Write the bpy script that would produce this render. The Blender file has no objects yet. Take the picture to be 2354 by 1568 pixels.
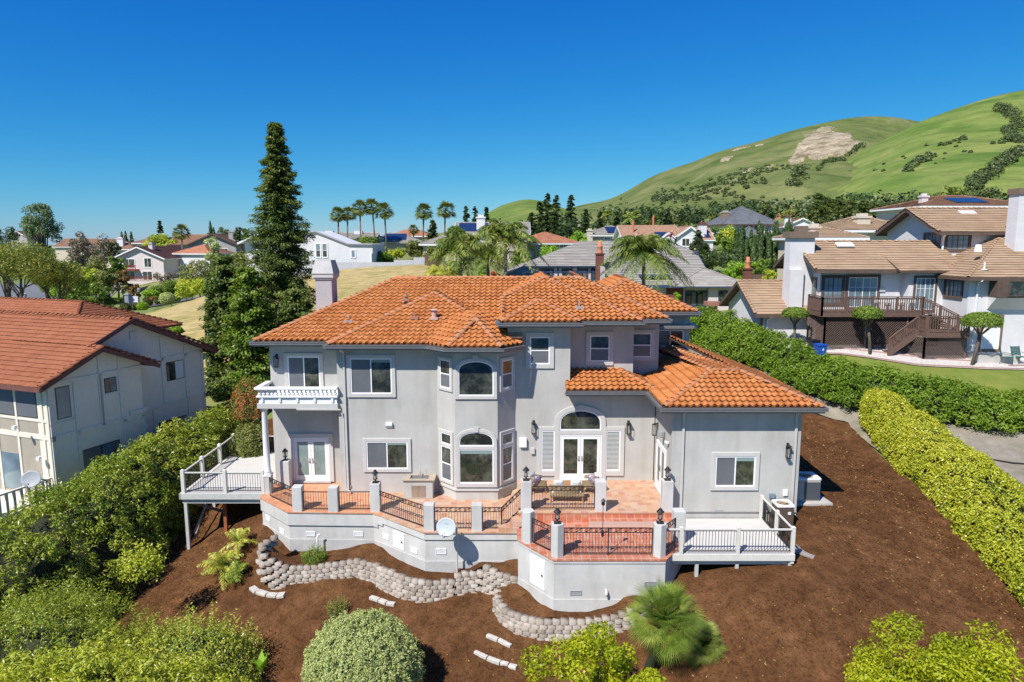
import bpy, bmesh, math, random
import numpy as np
from mathutils import Vector, Matrix, geometry
random.seed(7)
RNG = np.random.default_rng(11)
SC = bpy.context.scene
COL = SC.collection
R = math.radians

# ---------------------------------------------------------------- camera, sky, sun, exposure
PITCH = 8.3
CAM_H = 11.6
cam_d = bpy.data.cameras.new('camera'); cam_d.lens = 24.0; cam_d.sensor_width = 36.0
cam_d.clip_start = 0.5; cam_d.clip_end = 9000
cam = bpy.data.objects.new('camera', cam_d); COL.objects.link(cam)
cam.location = (0, 0, CAM_H); cam.rotation_euler = (R(90 - PITCH), 0, 0)
SC.camera = cam

SUN = Vector((-0.53, -0.68, 1.0)).normalized()          # towards the sun
sun_d = bpy.data.lights.new('sun', 'SUN'); sun_d.energy = 4.9; sun_d.angle = R(0.5); sun_d.color = (1.0, 0.955, 0.89)
sun = bpy.data.objects.new('sun', sun_d); COL.objects.link(sun)
sun.rotation_euler = SUN.to_track_quat('Z', 'Y').to_euler()
W = bpy.data.worlds.new('World'); SC.world = W; W.use_nodes = True
nt = W.node_tree; bg = nt.nodes['Background']
sky = nt.nodes.new('ShaderNodeTexSky'); sky.sky_type = 'NISHITA'; sky.sun_disc = False
sky.sun_elevation = math.asin(SUN.z); sky.sun_rotation = math.atan2(SUN.x, SUN.y)
sky.altitude = 0; sky.air_density = 1.0; sky.dust_density = 0.05; sky.ozone_density = 4.0
_s = 0.13                                               # deepen the blue of the clear sky before it reaches the background
_m = nt.nodes.new('ShaderNodeVectorMath'); _m.operation = 'SCALE'; _m.inputs['Scale'].default_value = _s; nt.links.new(sky.outputs[0], _m.inputs[0])
_sep = nt.nodes.new('ShaderNodeSeparateColor'); _t = nt.nodes.new('ShaderNodeCombineColor'); nt.links.new(_m.outputs[0], _sep.inputs[0])
for _i, (_pw, _k) in enumerate(((2.15, 2.9), (1.12, 4.45), (.52, 6.05))):
    _c = nt.nodes.new('ShaderNodeMath'); _c.operation = 'MINIMUM'; _c.inputs[1].default_value = (3, 3, 3)[_i]; nt.links.new(_sep.outputs[_i], _c.inputs[0])
    _a = nt.nodes.new('ShaderNodeMath'); _a.operation = 'POWER'; _a.inputs[1].default_value = _pw; nt.links.new(_c.outputs[0], _a.inputs[0])
    _b = nt.nodes.new('ShaderNodeMath'); _b.operation = 'MULTIPLY'; _b.inputs[1].default_value = _k; nt.links.new(_a.outputs[0], _b.inputs[0]); nt.links.new(_b.outputs[0], _t.inputs[_i])
nt.links.new(_t.outputs[0], bg.inputs[0]); bg.inputs[1].default_value = 0.1
SC.view_settings.view_transform = 'Standard'; SC.view_settings.look = 'None'
SC.view_settings.exposure = 0.4; SC.view_settings.gamma = 1.0; SC.view_settings.use_curve_mapping = False

# ---------------------------------------------------------------- photo measuring: a pixel of the photo at a known depth
_F = 1569.0; _p = R(PITCH)
def _ray(u, v):
    a = (u - 1176.5) / _F; b = -(v - 784.0) / _F
    return a, math.cos(_p) + b * math.sin(_p), -math.sin(_p) + b * math.cos(_p)
def at(u, v, y):
    a, dy, dz = _ray(u, v); t = y / dy
    return Vector((a * t, y, CAM_H + dz * t))
def gz(u, v, z):
    a, dy, dz = _ray(u, v); t = (z - CAM_H) / dz
    return Vector((a * t, dy * t, z))
def ppm(v, y):                                           # pixels per metre there
    return _F / (y * 0.99)
ZM = {1: (545.8, 746.8, .2931), 2: (1177.7, 603.2, .31726), 3: (545.8, 1005.3, .2931), 4: (1120.2, 976.6, .34166),
      5: (545.8, 574.5, .29286), 6: (0, 660.7, .38478), 7: (1608.5, 402.1, .31628), 11: (0, 448.1, .17222),
      12: (344.7, 430.9, .1832), 13: (689.4, 430.9, .19524), 14: (1120.2, 448.1, .19524), 15: (1493.7, 430.9, .20148),
      16: (1378.7, 201, .4139), 17: (0, 1149, .31726), 18: (1723.4, 689.4, .56017), 21: (1177.7, 1062.8, .17083),
      22: (1752.2, 1062.8, .0916), 23: (976.6, 1120.2, .10989), 24: (114.9, 620.4, .12202), 25: (402.1, 947.9, .21983),
      26: (1666, 402.1, .12202), 27: (2125.6, 631.9, .14658), 28: (430.9, 275.7, .31884)}
def zz(k, x, y, Y):
    a, b, c = ZM[k]
    return at(a + c * x, b + c * y, Y)

# ---------------------------------------------------------------- materials
MATS = {}
def M(name, col, col2=None, scale=2.0, rough=0.8, bump=0.0, bscale=40.0, metal=0.0, spec=0.3, tint=None, detail=6.0,
      coat=0.0, stretch=None, mid=(0.35, 0.65), bdist=0.02):
    if name in MATS: return MATS[name]
    m = bpy.data.materials.new(name); m.use_nodes = True; t = m.node_tree; N = t.nodes; L = t.links
    b = N['Principled BSDF']
    b.inputs['Roughness'].default_value = rough; b.inputs['Metallic'].default_value = metal
    b.inputs['Specular IOR Level'].default_value = spec; b.inputs['Coat Weight'].default_value = coat
    tc = N.new('ShaderNodeTexCoord'); vec = tc.outputs['Object']
    if stretch:
        mp = N.new('ShaderNodeMapping'); mp.inputs['Scale'].default_value = stretch; L.new(vec, mp.inputs[0]); vec = mp.outputs[0]
    c = tuple(col) + (1,); out = None
    if tint:                                             # per-tile / per-leaf attribute picks between colours
        at_ = N.new('ShaderNodeAttribute'); at_.attribute_name = 'tint'
        r = N.new('ShaderNodeValToRGB'); els = r.color_ramp.elements
        cols = tint; els[0].color = tuple(cols[0]) + (1,); els[1].color = tuple(cols[-1]) + (1,)
        for i in range(1, len(cols) - 1):
            e = els.new(i / (len(cols) - 1)); e.color = tuple(cols[i]) + (1,)
        L.new(at_.outputs['Fac'], r.inputs[0]); out = r.outputs[0]
    if col2 is not None:
        n = N.new('ShaderNodeTexNoise'); n.inputs['Scale'].default_value = scale; n.inputs['Detail'].default_value = detail
        n.inputs['Roughness'].default_value = 0.65
        L.new(vec, n.inputs['Vector'])
        mr = N.new('ShaderNodeMapRange'); mr.inputs[1].default_value = mid[0]; mr.inputs[2].default_value = mid[1]
        L.new(n.outputs[0], mr.inputs[0])
        mx = N.new('ShaderNodeMix'); mx.data_type = 'RGBA'
        L.new(mr.outputs[0], mx.inputs['Factor'])
        if out is not None: L.new(out, mx.inputs['A'])
        else: mx.inputs['A'].default_value = c
        if tint:
            mx.blend_type = 'MULTIPLY'
        mx.inputs['B'].default_value = tuple(col2) + (1,); out = mx.outputs['Result']
    if out is not None: L.new(out, b.inputs['Base Color'])
    else: b.inputs['Base Color'].default_value = c
    if bump:
        n2 = N.new('ShaderNodeTexNoise'); n2.inputs['Scale'].default_value = bscale; n2.inputs['Detail'].default_value = 5
        L.new(vec, n2.inputs['Vector'])
        bp = N.new('ShaderNodeBump'); bp.inputs['Strength'].default_value = bump; bp.inputs['Distance'].default_value = bdist
        L.new(n2.outputs[0], bp.inputs['Height']); L.new(bp.outputs[0], b.inputs['Normal'])
    MATS[name] = m; return m

def overlay(m, scale, col, lo=.45, hi=.75, stretch=(1, 1, 1), detail=6):
    """multiplies a second, larger pattern of wear or growth into the base colour"""
    t = m.node_tree; N = t.nodes; L = t.links; b = N['Principled BSDF']; src = b.inputs['Base Color'].links[0].from_socket
    tc = N.new('ShaderNodeTexCoord'); mp = N.new('ShaderNodeMapping'); mp.inputs['Scale'].default_value = stretch; mp.inputs['Location'].default_value = (3.1, 7.7, 1.3); L.new(tc.outputs['Object'], mp.inputs[0])
    n = N.new('ShaderNodeTexNoise'); n.inputs['Scale'].default_value = scale; n.inputs['Detail'].default_value = detail; L.new(mp.outputs[0], n.inputs['Vector'])
    mr = N.new('ShaderNodeMapRange'); mr.inputs[1].default_value = lo; mr.inputs[2].default_value = hi; L.new(n.outputs[0], mr.inputs[0])
    mx = N.new('ShaderNodeMix'); mx.data_type = 'RGBA'; mx.blend_type = 'MULTIPLY'; L.new(mr.outputs[0], mx.inputs['Factor']); L.new(src, mx.inputs['A']); mx.inputs['B'].default_value = tuple(col) + (1,)
    L.new(mx.outputs['Result'], b.inputs['Base Color'])
LEAF = 1.75
def leafM(name, cols, trans=0.35, rough=0.45, spec=0.35):
    if name in MATS: return MATS[name]
    cols = [(min(.62, c[0] * LEAF), min(.62, c[1] * LEAF), min(.5, c[2] * LEAF * .72)) for c in cols]
    m = bpy.data.materials.new(name); m.use_nodes = True; t = m.node_tree; N = t.nodes; L = t.links
    b = N['Principled BSDF']; b.inputs['Roughness'].default_value = rough; b.inputs['Specular IOR Level'].default_value = spec
    a = N.new('ShaderNodeAttribute'); a.attribute_name = 'tint'
    r = N.new('ShaderNodeValToRGB'); els = r.color_ramp.elements
    els[0].color = tuple(cols[0]) + (1,); els[1].color = tuple(cols[-1]) + (1,)
    for i in range(1, len(cols) - 1):
        e = els.new(i / (len(cols) - 1)); e.color = tuple(cols[i]) + (1,)
    L.new(a.outputs['Fac'], r.inputs[0]); L.new(r.outputs[0], b.inputs['Base Color'])
    tr = N.new('ShaderNodeBsdfTranslucent')
    mul = N.new('ShaderNodeMix'); mul.data_type = 'RGBA'; mul.blend_type = 'MULTIPLY'; mul.inputs['Factor'].default_value = 1
    mul.inputs['B'].default_value = (1.0, 1.0, 0.45, 1); L.new(r.outputs[0], mul.inputs['A'])
    L.new(mul.outputs['Result'], tr.inputs[0])
    mx = N.new('ShaderNodeMixShader'); mx.inputs[0].default_value = trans
    L.new(b.outputs[0], mx.inputs[1]); L.new(tr.outputs[0], mx.inputs[2])
    L.new(mx.outputs[0], N['Material Output'].inputs[0])
    MATS[name] = m; return m

# ---------------------------------------------------------------- mesh helpers
ORG = {}
def tag(o, label=None, cat=None, group=None, kind=None):
    if label: o['label'] = label
    if cat: o['category'] = cat
    if group: o['group'] = group
    if kind: o['kind'] = kind
    return o
def thing(name, label, cat, loc=(0, 0, 0), group=None):
    o = bpy.data.objects.new(name, None); COL.objects.link(o); o.location = loc
    o.empty_display_size = 0.3
    ORG[o.name] = Vector(loc)
    return tag(o, label, cat, group)
def org(o): return ORG.get(o.name, Vector((0, 0, 0))) if o else Vector((0, 0, 0))

class MB:
    def __init__(s): s.v = []; s.f = []; s.m = []; s.cur = 0
    def add(s, vs, fs):
        b = len(s.v); s.v.extend([tuple(v) for v in vs]); s.f.extend([[b + i for i in f] for f in fs]); s.m.extend([s.cur] * len(fs)); return s
    def box(s, x0, x1, y0, y1, z0, z1):
        return s.add([(x0, y0, z0), (x1, y0, z0), (x1, y1, z0), (x0, y1, z0), (x0, y0, z1), (x1, y0, z1), (x1, y1, z1), (x0, y1, z1)],
                     [(0, 3, 2, 1), (4, 5, 6, 7), (0, 1, 5, 4), (1, 2, 6, 5), (2, 3, 7, 6), (3, 0, 4, 7)])
    def beam(s, p0, p1, w, h=None, up=(0, 0, 1)):
        p0 = Vector(p0); p1 = Vector(p1); h = w if h is None else h
        d = (p1 - p0).normalized(); up = Vector(up)
        if abs(d.dot(up)) > 0.98: up = Vector((0, 1, 0))
        sx = d.cross(up).normalized() * w / 2; sy = sx.cross(d).normalized() * h / 2
        vs = [p + a * sx + b * sy for p in (p0, p1) for a, b in ((-1, -1), (1, -1), (1, 1), (-1, 1))]
        return s.add(vs, [(0, 1, 2, 3), (7, 6, 5, 4), (0, 4, 5, 1), (1, 5, 6, 2), (2, 6, 7, 3), (3, 7, 4, 0)])
    def cyl(s, p0, p1, r0, r1=None, n=10):
        p0 = Vector(p0); p1 = Vector(p1); r1 = r0 if r1 is None else r1
        d = (p1 - p0).normalized(); a = d.orthogonal().normalized(); b = d.cross(a)
        vs = []
        for p, r in ((p0, r0), (p1, r1)):
            for i in range(n):
                t = 2 * math.pi * i / n; vs.append(p + (a * math.cos(t) + b * math.sin(t)) * r)
        fs = [(i, (i + 1) % n, n + (i + 1) % n, n + i) for i in range(n)] + [tuple(range(n))[::-1], tuple(range(n, 2 * n))]
        return s.add(vs, fs)
    def tube(s, path, r, n=6):
        path = [Vector(p) for p in path]; rs = r if isinstance(r, (list, tuple)) else [r] * len(path)
        vs = []; a = None
        for i, p in enumerate(path):
            d = (path[min(i + 1, len(path) - 1)] - path[max(i - 1, 0)])
            d = d.normalized() if d.length > 1e-9 else Vector((0, 0, 1))
            if a is None: a = d.orthogonal().normalized()
            else:
                a = (a - d * a.dot(d)); a = a.normalized() if a.length > 1e-6 else d.orthogonal().normalized()
            b = d.cross(a)
            for k in range(n):
                t = 2 * math.pi * k / n; vs.append(p + (a * math.cos(t) + b * math.sin(t)) * rs[i])
        fs = []
        for i in range(len(path) - 1):
            for k in range(n):
                fs.append((i * n + k, i * n + (k + 1) % n, (i + 1) * n + (k + 1) % n, (i + 1) * n + k))
        fs.append(tuple(range(n))[::-1]); fs.append(tuple(range((len(path) - 1) * n, len(path) * n)))
        return s.add(vs, fs)
    def lathe(s, c, prof, n=12, sx=1.0, sy=1.0):
        c = Vector(c); vs = []
        for r, z in prof:
            for k in range(n):
                t = 2 * math.pi * k / n; vs.append(c + Vector((r * math.cos(t) * sx, r * math.sin(t) * sy, z)))
        m = len(prof)
        fs = [(i * n + k, i * n + (k + 1) % n, (i + 1) * n + (k + 1) % n, (i + 1) * n + k) for i in range(m - 1) for k in range(n)]
        fs.append(tuple(range(n))[::-1]); fs.append(tuple(range((m - 1) * n, m * n)))
        return s.add(vs, fs)
    def prism(s, poly, z0, z1):                           # z0 / z1 numbers or lists
        n = len(poly); a = z0 if isinstance(z0, (list, tuple)) else [z0] * n; b = z1 if isinstance(z1, (list, tuple)) else [z1] * n
        ar = sum(poly[i][0] * poly[(i + 1) % n][1] - poly[(i + 1) % n][0] * poly[i][1] for i in range(n))
        if ar < 0: poly = poly[::-1]; a = a[::-1]; b = b[::-1]
        vs = [(p[0], p[1], a[i]) for i, p in enumerate(poly)] + [(p[0], p[1], b[i]) for i, p in enumerate(poly)]
        fs = [tuple(range(n))[::-1], tuple(range(n, 2 * n))] + [(i, (i + 1) % n, n + (i + 1) % n, n + i) for i in range(n)]
        return s.add(vs, fs)
    def vslab(s, pts, n, t):                              # a polygon in 3-D, thickened by t along n
        n = Vector(n).normalized() * t; k = len(pts); pts = [Vector(p) for p in pts]
        nn = Vector((0, 0, 0))
        for i in range(k): nn += (pts[i] - pts[0]).cross(pts[(i + 1) % k] - pts[0])
        if nn.dot(n) < 0: pts = pts[::-1]
        vs = pts + [p + n for p in pts]
        fs = [tuple(range(k))[::-1], tuple(range(k, 2 * k))] + [(i, (i + 1) % k, k + (i + 1) % k, k + i) for i in range(k)]
        return s.add(vs, fs)
    def build(s, name, mats, parent=None, smooth=False, bevel=0.0, loc=None, xf=None):
        if not isinstance(mats, (list, tuple)): mats = [mats]
        o0 = Vector(loc) if loc is not None else org(parent)
        vs = s.v
        if xf is not None: vs = [xf @ Vector(v) for v in vs]
        me = bpy.data.meshes.new(name); me.from_pydata([(v[0] - o0[0], v[1] - o0[1], v[2] - o0[2]) for v in vs], [], s.f)
        for m in mats: me.materials.append(m)
        if any(s.m): me.polygons.foreach_set('material_index', s.m)
        if smooth is True: me.polygons.foreach_set('use_smooth', [True] * len(s.f))
        me.update()
        o = bpy.data.objects.new(name, me); COL.objects.link(o)
        if parent is not None: o.parent = parent; ORG[o.name] = org(parent)
        elif loc is not None: o.location = loc; ORG[o.name] = Vector(loc)
        if smooth == 'auto':
            me.polygons.foreach_set('use_smooth', [True] * len(s.f))
            md = o.modifiers.new('es', 'EDGE_SPLIT'); md.split_angle = R(40)
        if bevel:
            md = o.modifiers.new('bevel', 'BEVEL'); md.width = bevel; md.segments = 2; md.limit_method = 'ANGLE'; md.angle_limit = R(50)
            md.harden_normals = False
        return o

def npmesh(name, V, F, mats, parent=None, loc=None, tint=None, tdom='FACE', mi=None, smooth=False, link=True):
    """V (n,3), F (m,k) uniform polygons"""
    o0 = np.array(loc if loc is not None else org(parent), dtype=float)
    V = np.asarray(V, dtype=float) - o0; F = np.asarray(F, dtype=np.int32)
    me = bpy.data.meshes.new(name); k = F.shape[1]
    me.vertices.add(len(V)); me.vertices.foreach_set('co', V.astype(np.float32).ravel())
    me.loops.add(F.size); me.loops.foreach_set('vertex_index', F.ravel())
    me.polygons.add(len(F)); me.polygons.foreach_set('loop_start', np.arange(0, F.size, k, dtype=np.int32))
    me.polygons.foreach_set('loop_total', np.full(len(F), k, dtype=np.int32))
    if smooth: me.polygons.foreach_set('use_smooth', np.ones(len(F), dtype=bool))
    if mi is not None: me.polygons.foreach_set('material_index', np.asarray(mi, dtype=np.int32))
    for m in (mats if isinstance(mats, (list, tuple)) else [mats]): me.materials.append(m)
    if tint is not None:
        a = me.attributes.new('tint', 'FLOAT', tdom); a.data.foreach_set('value', np.asarray(tint, dtype=np.float32))
    me.update(calc_edges=True)
    if not link: return me
    o = bpy.data.objects.new(name, me); COL.objects.link(o)
    if parent is not None: o.parent = parent; ORG[o.name] = org(parent)
    elif loc is not None: o.location = loc; ORG[o.name] = Vector(loc)
    return o

def copy_tree(o, parent=None):
    c = o.copy(); COL.objects.link(c)
    if parent is not None: c.parent = parent
    for ch in list(o.children): copy_tree(ch, c)
    return c
def place(o, loc, rz=0.0, sc=1.0, label=None):
    o.location = loc; o.rotation_euler = (0, 0, rz)
    o.scale = (sc, sc, sc) if not isinstance(sc, (tuple, list)) else sc
    if label: o['label'] = label
    return o

# ---------------------------------------------------------------- roof tiles: real courses laid over a sloping plane
def vnoise(x, y, s=1.0, seed=0):
    """cheap smooth value noise"""
    x = np.asarray(x, float) * s + 13.7 * seed + 100; y = np.asarray(y, float) * s + 7.3 * seed + 100
    xi = np.floor(x).astype(np.int64); yi = np.floor(y).astype(np.int64); fx = x - xi; fy = y - yi
    def h(a, b):
        n = (a * 374761393 + b * 668265263 + seed * 1442695) & 0x7fffffff
        n = ((n ^ (n >> 13)) * 1274126177) & 0x7fffffff
        return ((n ^ (n >> 16)) & 0xffff) / 65535.0
    u = fx * fx * (3 - 2 * fx); v = fy * fy * (3 - 2 * fy)
    return (h(xi, yi) * (1 - u) + h(xi + 1, yi) * u) * (1 - v) + (h(xi, yi + 1) * (1 - u) + h(xi + 1, yi + 1) * u) * v
def fbm(x, y, s, o=4, seed=0):
    r = 0; a = 1; t = 0
    for i in range(o): r = r + a * vnoise(x, y, s * 2 ** i, seed + i); t += a; a *= .5
    return r / t

def tiles(name, poly, eave, down, z0, s, mat, parent, kind='s', w=0.28, c=0.345, h=0.075, th=0.012, deck=None):
    """convex poly [(x,y)..]; plane z = z0 + s*(distance up from the eave line); down = unit plan vector; eave = a point on the eave line"""
    dx, dy = down; L_ = math.hypot(dx, dy); dx /= L_; dy /= L_
    ax, ay = -dy, dx
    P = [(-( (x - eave[0]) * dx + (y - eave[1]) * dy), (x - eave[0]) * ax + (y - eave[1]) * ay) for x, y in poly]
    t0 = min(p[0] for p in P); t1 = max(p[0] for p in P); a0 = min(p[1] for p in P); a1 = max(p[1] for p in P)
    cs = 1 / math.sqrt(1 + s * s); cp = c * cs
    j0 = math.floor(t0 / cp) - 1; j1 = math.ceil(t1 / cp) + 1
    i0 = math.floor(a0 / w) - 1; i1 = math.ceil(a1 / w) + 1
    if kind == 's': us = np.array([0, .1, .2, .32, .44, .54, .62, .8]); pr = np.where(us < .62, .062 * np.sin(np.pi * us / .62), -.010 * np.sin(np.pi * (us - .62) / .38))
    elif kind == 'r': us = np.array([0, .3, .7]); pr = np.array([0, .018, .0])
    else: us = np.array([0.0]); pr = np.array([0.0])
    A = (np.arange(i0, i1)[:, None] + us[None, :]).ravel() * w; A = np.append(A, i1 * w)
    PR = np.append(np.tile(pr, i1 - i0), 0.0); n = len(A); nu = len(us)
    rng = np.random.default_rng(abs(hash((round(eave[0], 2), round(eave[1], 2), round(dx, 2)))) % 2**31)
    Vs = []; Fs = []; T = []; base = 0
    for j in range(j0, j1):
        ta = j * cp; tb = (j + 1) * cp + .07
        jit = np.repeat(rng.normal(0, .006, i1 - i0), nu); jit = np.append(jit, 0)
        jh = np.repeat(rng.normal(0, .003, i1 - i0), nu); jh = np.append(jh, 0)
        rows = [(ta, h - th), (ta, h), (tb, 0.0)]
        for t, hh in rows:
            tt = t + jit; ed = -(tt)
            x = eave[0] + ed * dx + A * ax; y = eave[1] + ed * dy + A * ay
            z = z0 + s * tt + hh + PR + jh
            Vs.append(np.stack([x, y, z], 1))
        for r in range(2):
            b0 = base + r * n; b1 = base + (r + 1) * n; k = np.arange(n - 1)
            Fs.append(np.stack([b0 + k, b0 + k + 1, b1 + k + 1, b1 + k], 1))
            T.append(np.repeat(rng.random(i1 - i0), nu))
        base += 3 * n
    V = np.concatenate(Vs); F = np.concatenate(Fs); T = np.concatenate(T)
    me = npmesh('tmp', V, F, mat, link=False, tint=T)
    bm = bmesh.new(); bm.from_mesh(me); bpy.data.meshes.remove(me)
    ar = sum(poly[i][0] * poly[(i + 1) % len(poly)][1] - poly[(i + 1) % len(poly)][0] * poly[i][1] for i in range(len(poly)))
    if ar < 0: poly = poly[::-1]
    for i in range(len(poly)):
        x0, y0 = poly[i]; x1, y1 = poly[(i + 1) % len(poly)]
        bmesh.ops.bisect_plane(bm, geom=bm.verts[:] + bm.edges[:] + bm.faces[:], plane_co=(x0, y0, 0), plane_no=(y1 - y0, -(x1 - x0), 0), clear_outer=True)
    # underlay
    o0 = org(parent)
    if deck is not None:
        vs = []
        for x, y in poly:
            t = -((x - eave[0]) * dx + (y - eave[1]) * dy); vs.append(bm.verts.new((x, y, z0 + s * t - .02)))
        lo = [bm.verts.new((v.co.x, v.co.y, v.co.z - .10)) for v in vs]
        fl = bm.faces.new(vs); fl.material_index = 1
        f2 = bm.faces.new(lo[::-1]); f2.material_index = 1
        for i in range(len(vs)):
            f = bm.faces.new((lo[i], lo[(i + 1) % len(vs)], vs[(i + 1) % len(vs)], vs[i])); f.material_index = 1
    bmesh.ops.translate(bm, verts=bm.verts[:], vec=-o0)
    me = bpy.data.meshes.new(name); bm.to_mesh(me); bm.free()
    me.materials.append(mat)
    if deck is not None: me.materials.append(deck)
    o = bpy.data.objects.new(name, me); COL.objects.link(o); o.parent = parent; ORG[o.name] = o0
    return o

def caps(lines, mat, parent, **k):
    return [_caps([l], mat, parent, **k) for l in lines]
def _caps(lines, mat, parent, name='ridge_cap', r=.118, ln=.36, lift=.0, seg=6):
    """rows of half-round cap tiles along 3-D lines (lower end first)"""
    V = []; F = []; T = []; b = 0
    for p0, p1 in lines:
        p0 = Vector(p0); p1 = Vector(p1)
        if p0.z > p1.z: p0, p1 = p1, p0
        d = p1 - p0; n = max(1, int(round(d.length / ln))); st = d / n; d.normalize()
        sx = d.cross(Vector((0, 0, 1))).normalized(); up = sx.cross(d).normalized()
        for i in range(n):
            a = p0 + st * i; e = p0 + st * (i + 1) + d * .05
            rot = random.gauss(0, .012); rr = r * random.uniform(.97, 1.04)
            for q, (pp, rad, lf) in enumerate(((a, rr, .045), (e, rr * .84, .0))):
                for th in (0, 1):
                    for k in range(seg + 1):
                        t = math.pi * k / seg
                        rd = rad - th * .018
                        V.append(pp + sx * (math.cos(t) * rd * 1.08) + up * (math.sin(t) * rd * .85 + lift + lf + math.cos(t) * rot))
            m = seg + 1
            for k in range(seg):
                F.append((b + k, b + k + 1, b + 2 * m + k + 1, b + 2 * m + k))
                F.append((b + k, b + m + k, b + m + k + 1, b + k + 1))
                F.append((b + m + k, b + 3 * m + k, b + 3 * m + k + 1, b + m + k + 1))
            T += [random.random()] * (3 * seg); b += 4 * m
    return npmesh(name, np.array([tuple(v) for v in V]), np.array(F), mat, parent=parent, tint=T)

def line3(plane, a, b):
    """two plan points lifted onto plane function"""
    return (a[0], a[1], plane(*a)), (b[0], b[1], plane(*b))

def hiproof(parent, x0, x1, y0, y1, z0, s, mat, deck, kind='flat', tile=(1.2, .33), gable='', xf=None, capm=None, h=.035, sides='nsew', capr=.11):
    """axis-aligned hip or gable roof; gable in 'x' (ridge along x, gables at both ends) 'y' or ''"""
    wx = x1 - x0; wy = y1 - y0; cx = (x0 + x1) / 2; cy = (y0 + y1) / 2
    if gable == 'x': ra, rb = (x0, cy), (x1, cy); H = wy / 2
    elif gable == 'y': ra, rb = (cx, y0), (cx, y1); H = wx / 2
    elif wx >= wy: ra, rb = (x0 + wy / 2, cy), (x1 - wy / 2, cy); H = wy / 2
    else: ra, rb = (cx, y0 + wx / 2), (cx, y1 - wx / 2); H = wx / 2
    alongx = (gable == 'x') or (gable == '' and wx >= wy)
    kw = dict(kind=kind, w=tile[0], c=tile[1], h=h, deck=deck)
    if alongx:
        F_ = {'s': [(x0, y0), (x1, y0), rb, ra], 'n': [(x1, y1), (x0, y1), ra, rb], 'w': [(x0, y1), (x0, y0), ra], 'e': [(x1, y0), (x1, y1), rb]}
    else:
        F_ = {'s': [(x0, y0), (x1, y0), ra], 'n': [(x1, y1), (x0, y1), rb], 'w': [(x0, y1), (x0, y0), ra, rb], 'e': [(x1, y0), (x1, y1), rb, ra]}
    D = {'s': ((x0, y0), (0, -1)), 'n': ((x1, y1), (0, 1)), 'w': ((x0, y0), (-1, 0)), 'e': ((x1, y0), (1, 0))}
    if gable == 'x': F_.pop('w'); F_.pop('e')
    if gable == 'y': F_.pop('s'); F_.pop('n')
    out = []
    for k, p in F_.items():
        if k in sides: out.append(tiles('roof', p, D[k][0], D[k][1], z0, s, mat, parent, **kw))
    zr = z0 + s * H
    L = [((ra[0], ra[1], zr), (rb[0], rb[1], zr))] if (Vector(ra) - Vector(rb)).length > .1 else []
    if not gable:
        for cpt in ((x0, y0), (x1, y0), (x0, y1), (x1, y1)):
            e = ra if (Vector(cpt) - Vector(ra)).length < (Vector(cpt) - Vector(rb)).length else rb
            L.append(((cpt[0], cpt[1], z0), (e[0], e[1], zr)))
    if L: out += caps(L, capm or mat, parent, r=capr, ln=.4, lift=.0)
    if xf is not None:
        for o in out: o.data.transform(Matrix.Translation(-org(parent)) @ xf @ Matrix.Translation(org(parent)))
    return zr
# ---------------------------------------------------------------- palette
TERRA = M('terracotta_tile', (.5, .2, .1), col2=(.84, .80, .78), scale=1.1, rough=.75, spec=.2, mid=(.45, .8),
          tint=[(.40, .135, .038), (.44, .155, .045), (.465, .168, .05), (.48, .178, .055), (.49, .20, .075)], bump=.15, bscale=70, bdist=.006)
TERRA_CAP = M('terracotta_cap', (.5, .2, .1), rough=.7, tint=[(.36, .15, .06), (.43, .19, .085), (.47, .17, .07), (.40, .20, .11)], bump=.2, bscale=60, bdist=.006)
DECKM = M('roof_underlay', (.07, .055, .05), rough=.9)
STUCCO = M('grey_stucco', (.505, .492, .46), (.445, .432, .405), scale=.55, rough=.92, bump=.35, bscale=38, bdist=.012, spec=.15)
TRIM = M('stucco_trim', (.53, .515, .485), (.50, .485, .455), scale=2, rough=.9, bump=.25, bscale=45, bdist=.008, spec=.15)
STUCCO_W = M('pale_stucco', (.60, .59, .565), (.51, .50, .48), scale=.8, rough=.92, bump=.35, bscale=34, bdist=.012, spec=.15)
FOOT = M('concrete_footing', (.50, .49, .47), (.42, .41, .39), scale=1.6, rough=.95, bump=.4, bscale=25)
WHITE = M('white_paint', (.80, .80, .79), (.76, .76, .75), scale=3, rough=.45, spec=.4)
VINYL = M('white_vinyl', (.82, .82, .82), rough=.35, spec=.4)
GUT = M('gutter_metal', (.22, .215, .215), (.19, .185, .18), scale=3, rough=.4, metal=.3, spec=.5)
GLASS = M('window_glass', (.022, .026, .018), (.105, .108, .078), scale=1.7, rough=.03, spec=.9, detail=4, mid=(.42, .66))  # mottled olive in the base colour stands in for reflected trees
GLASS_S = M('window_glass_screened', (.12, .13, .14), (.15, .155, .165), scale=1.2, rough=.22, spec=.6)
GLASS_B = M('pale_window_glass', (.10, .15, .18), (.20, .27, .30), scale=.7, rough=.04, spec=.9, detail=2)
CURT = M('teal_curtain', (.17, .24, .23), (.28, .35, .33), scale=2, rough=.6, coat=.8)
BLIND = M('white_blind', (.62, .64, .62), rough=.5, coat=.5)
TEALB = M('pale_teal_blind', (.22, .30, .28), rough=.6)
BLACK = M('black_iron', (.018, .017, .018), rough=.45, spec=.4)
LAMPG = M('lantern_glass', (.35, .33, .28), rough=.1, spec=.8)
BRASS = M('dark_brass', (.25, .17, .08), rough=.3, metal=.9)
STEEL = M('stainless_steel', (.55, .52, .48), (.45, .42, .38), scale=2, rough=.28, metal=.9)
GREYP = M('grey_plastic', (.30, .31, .32), rough=.5)

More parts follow.
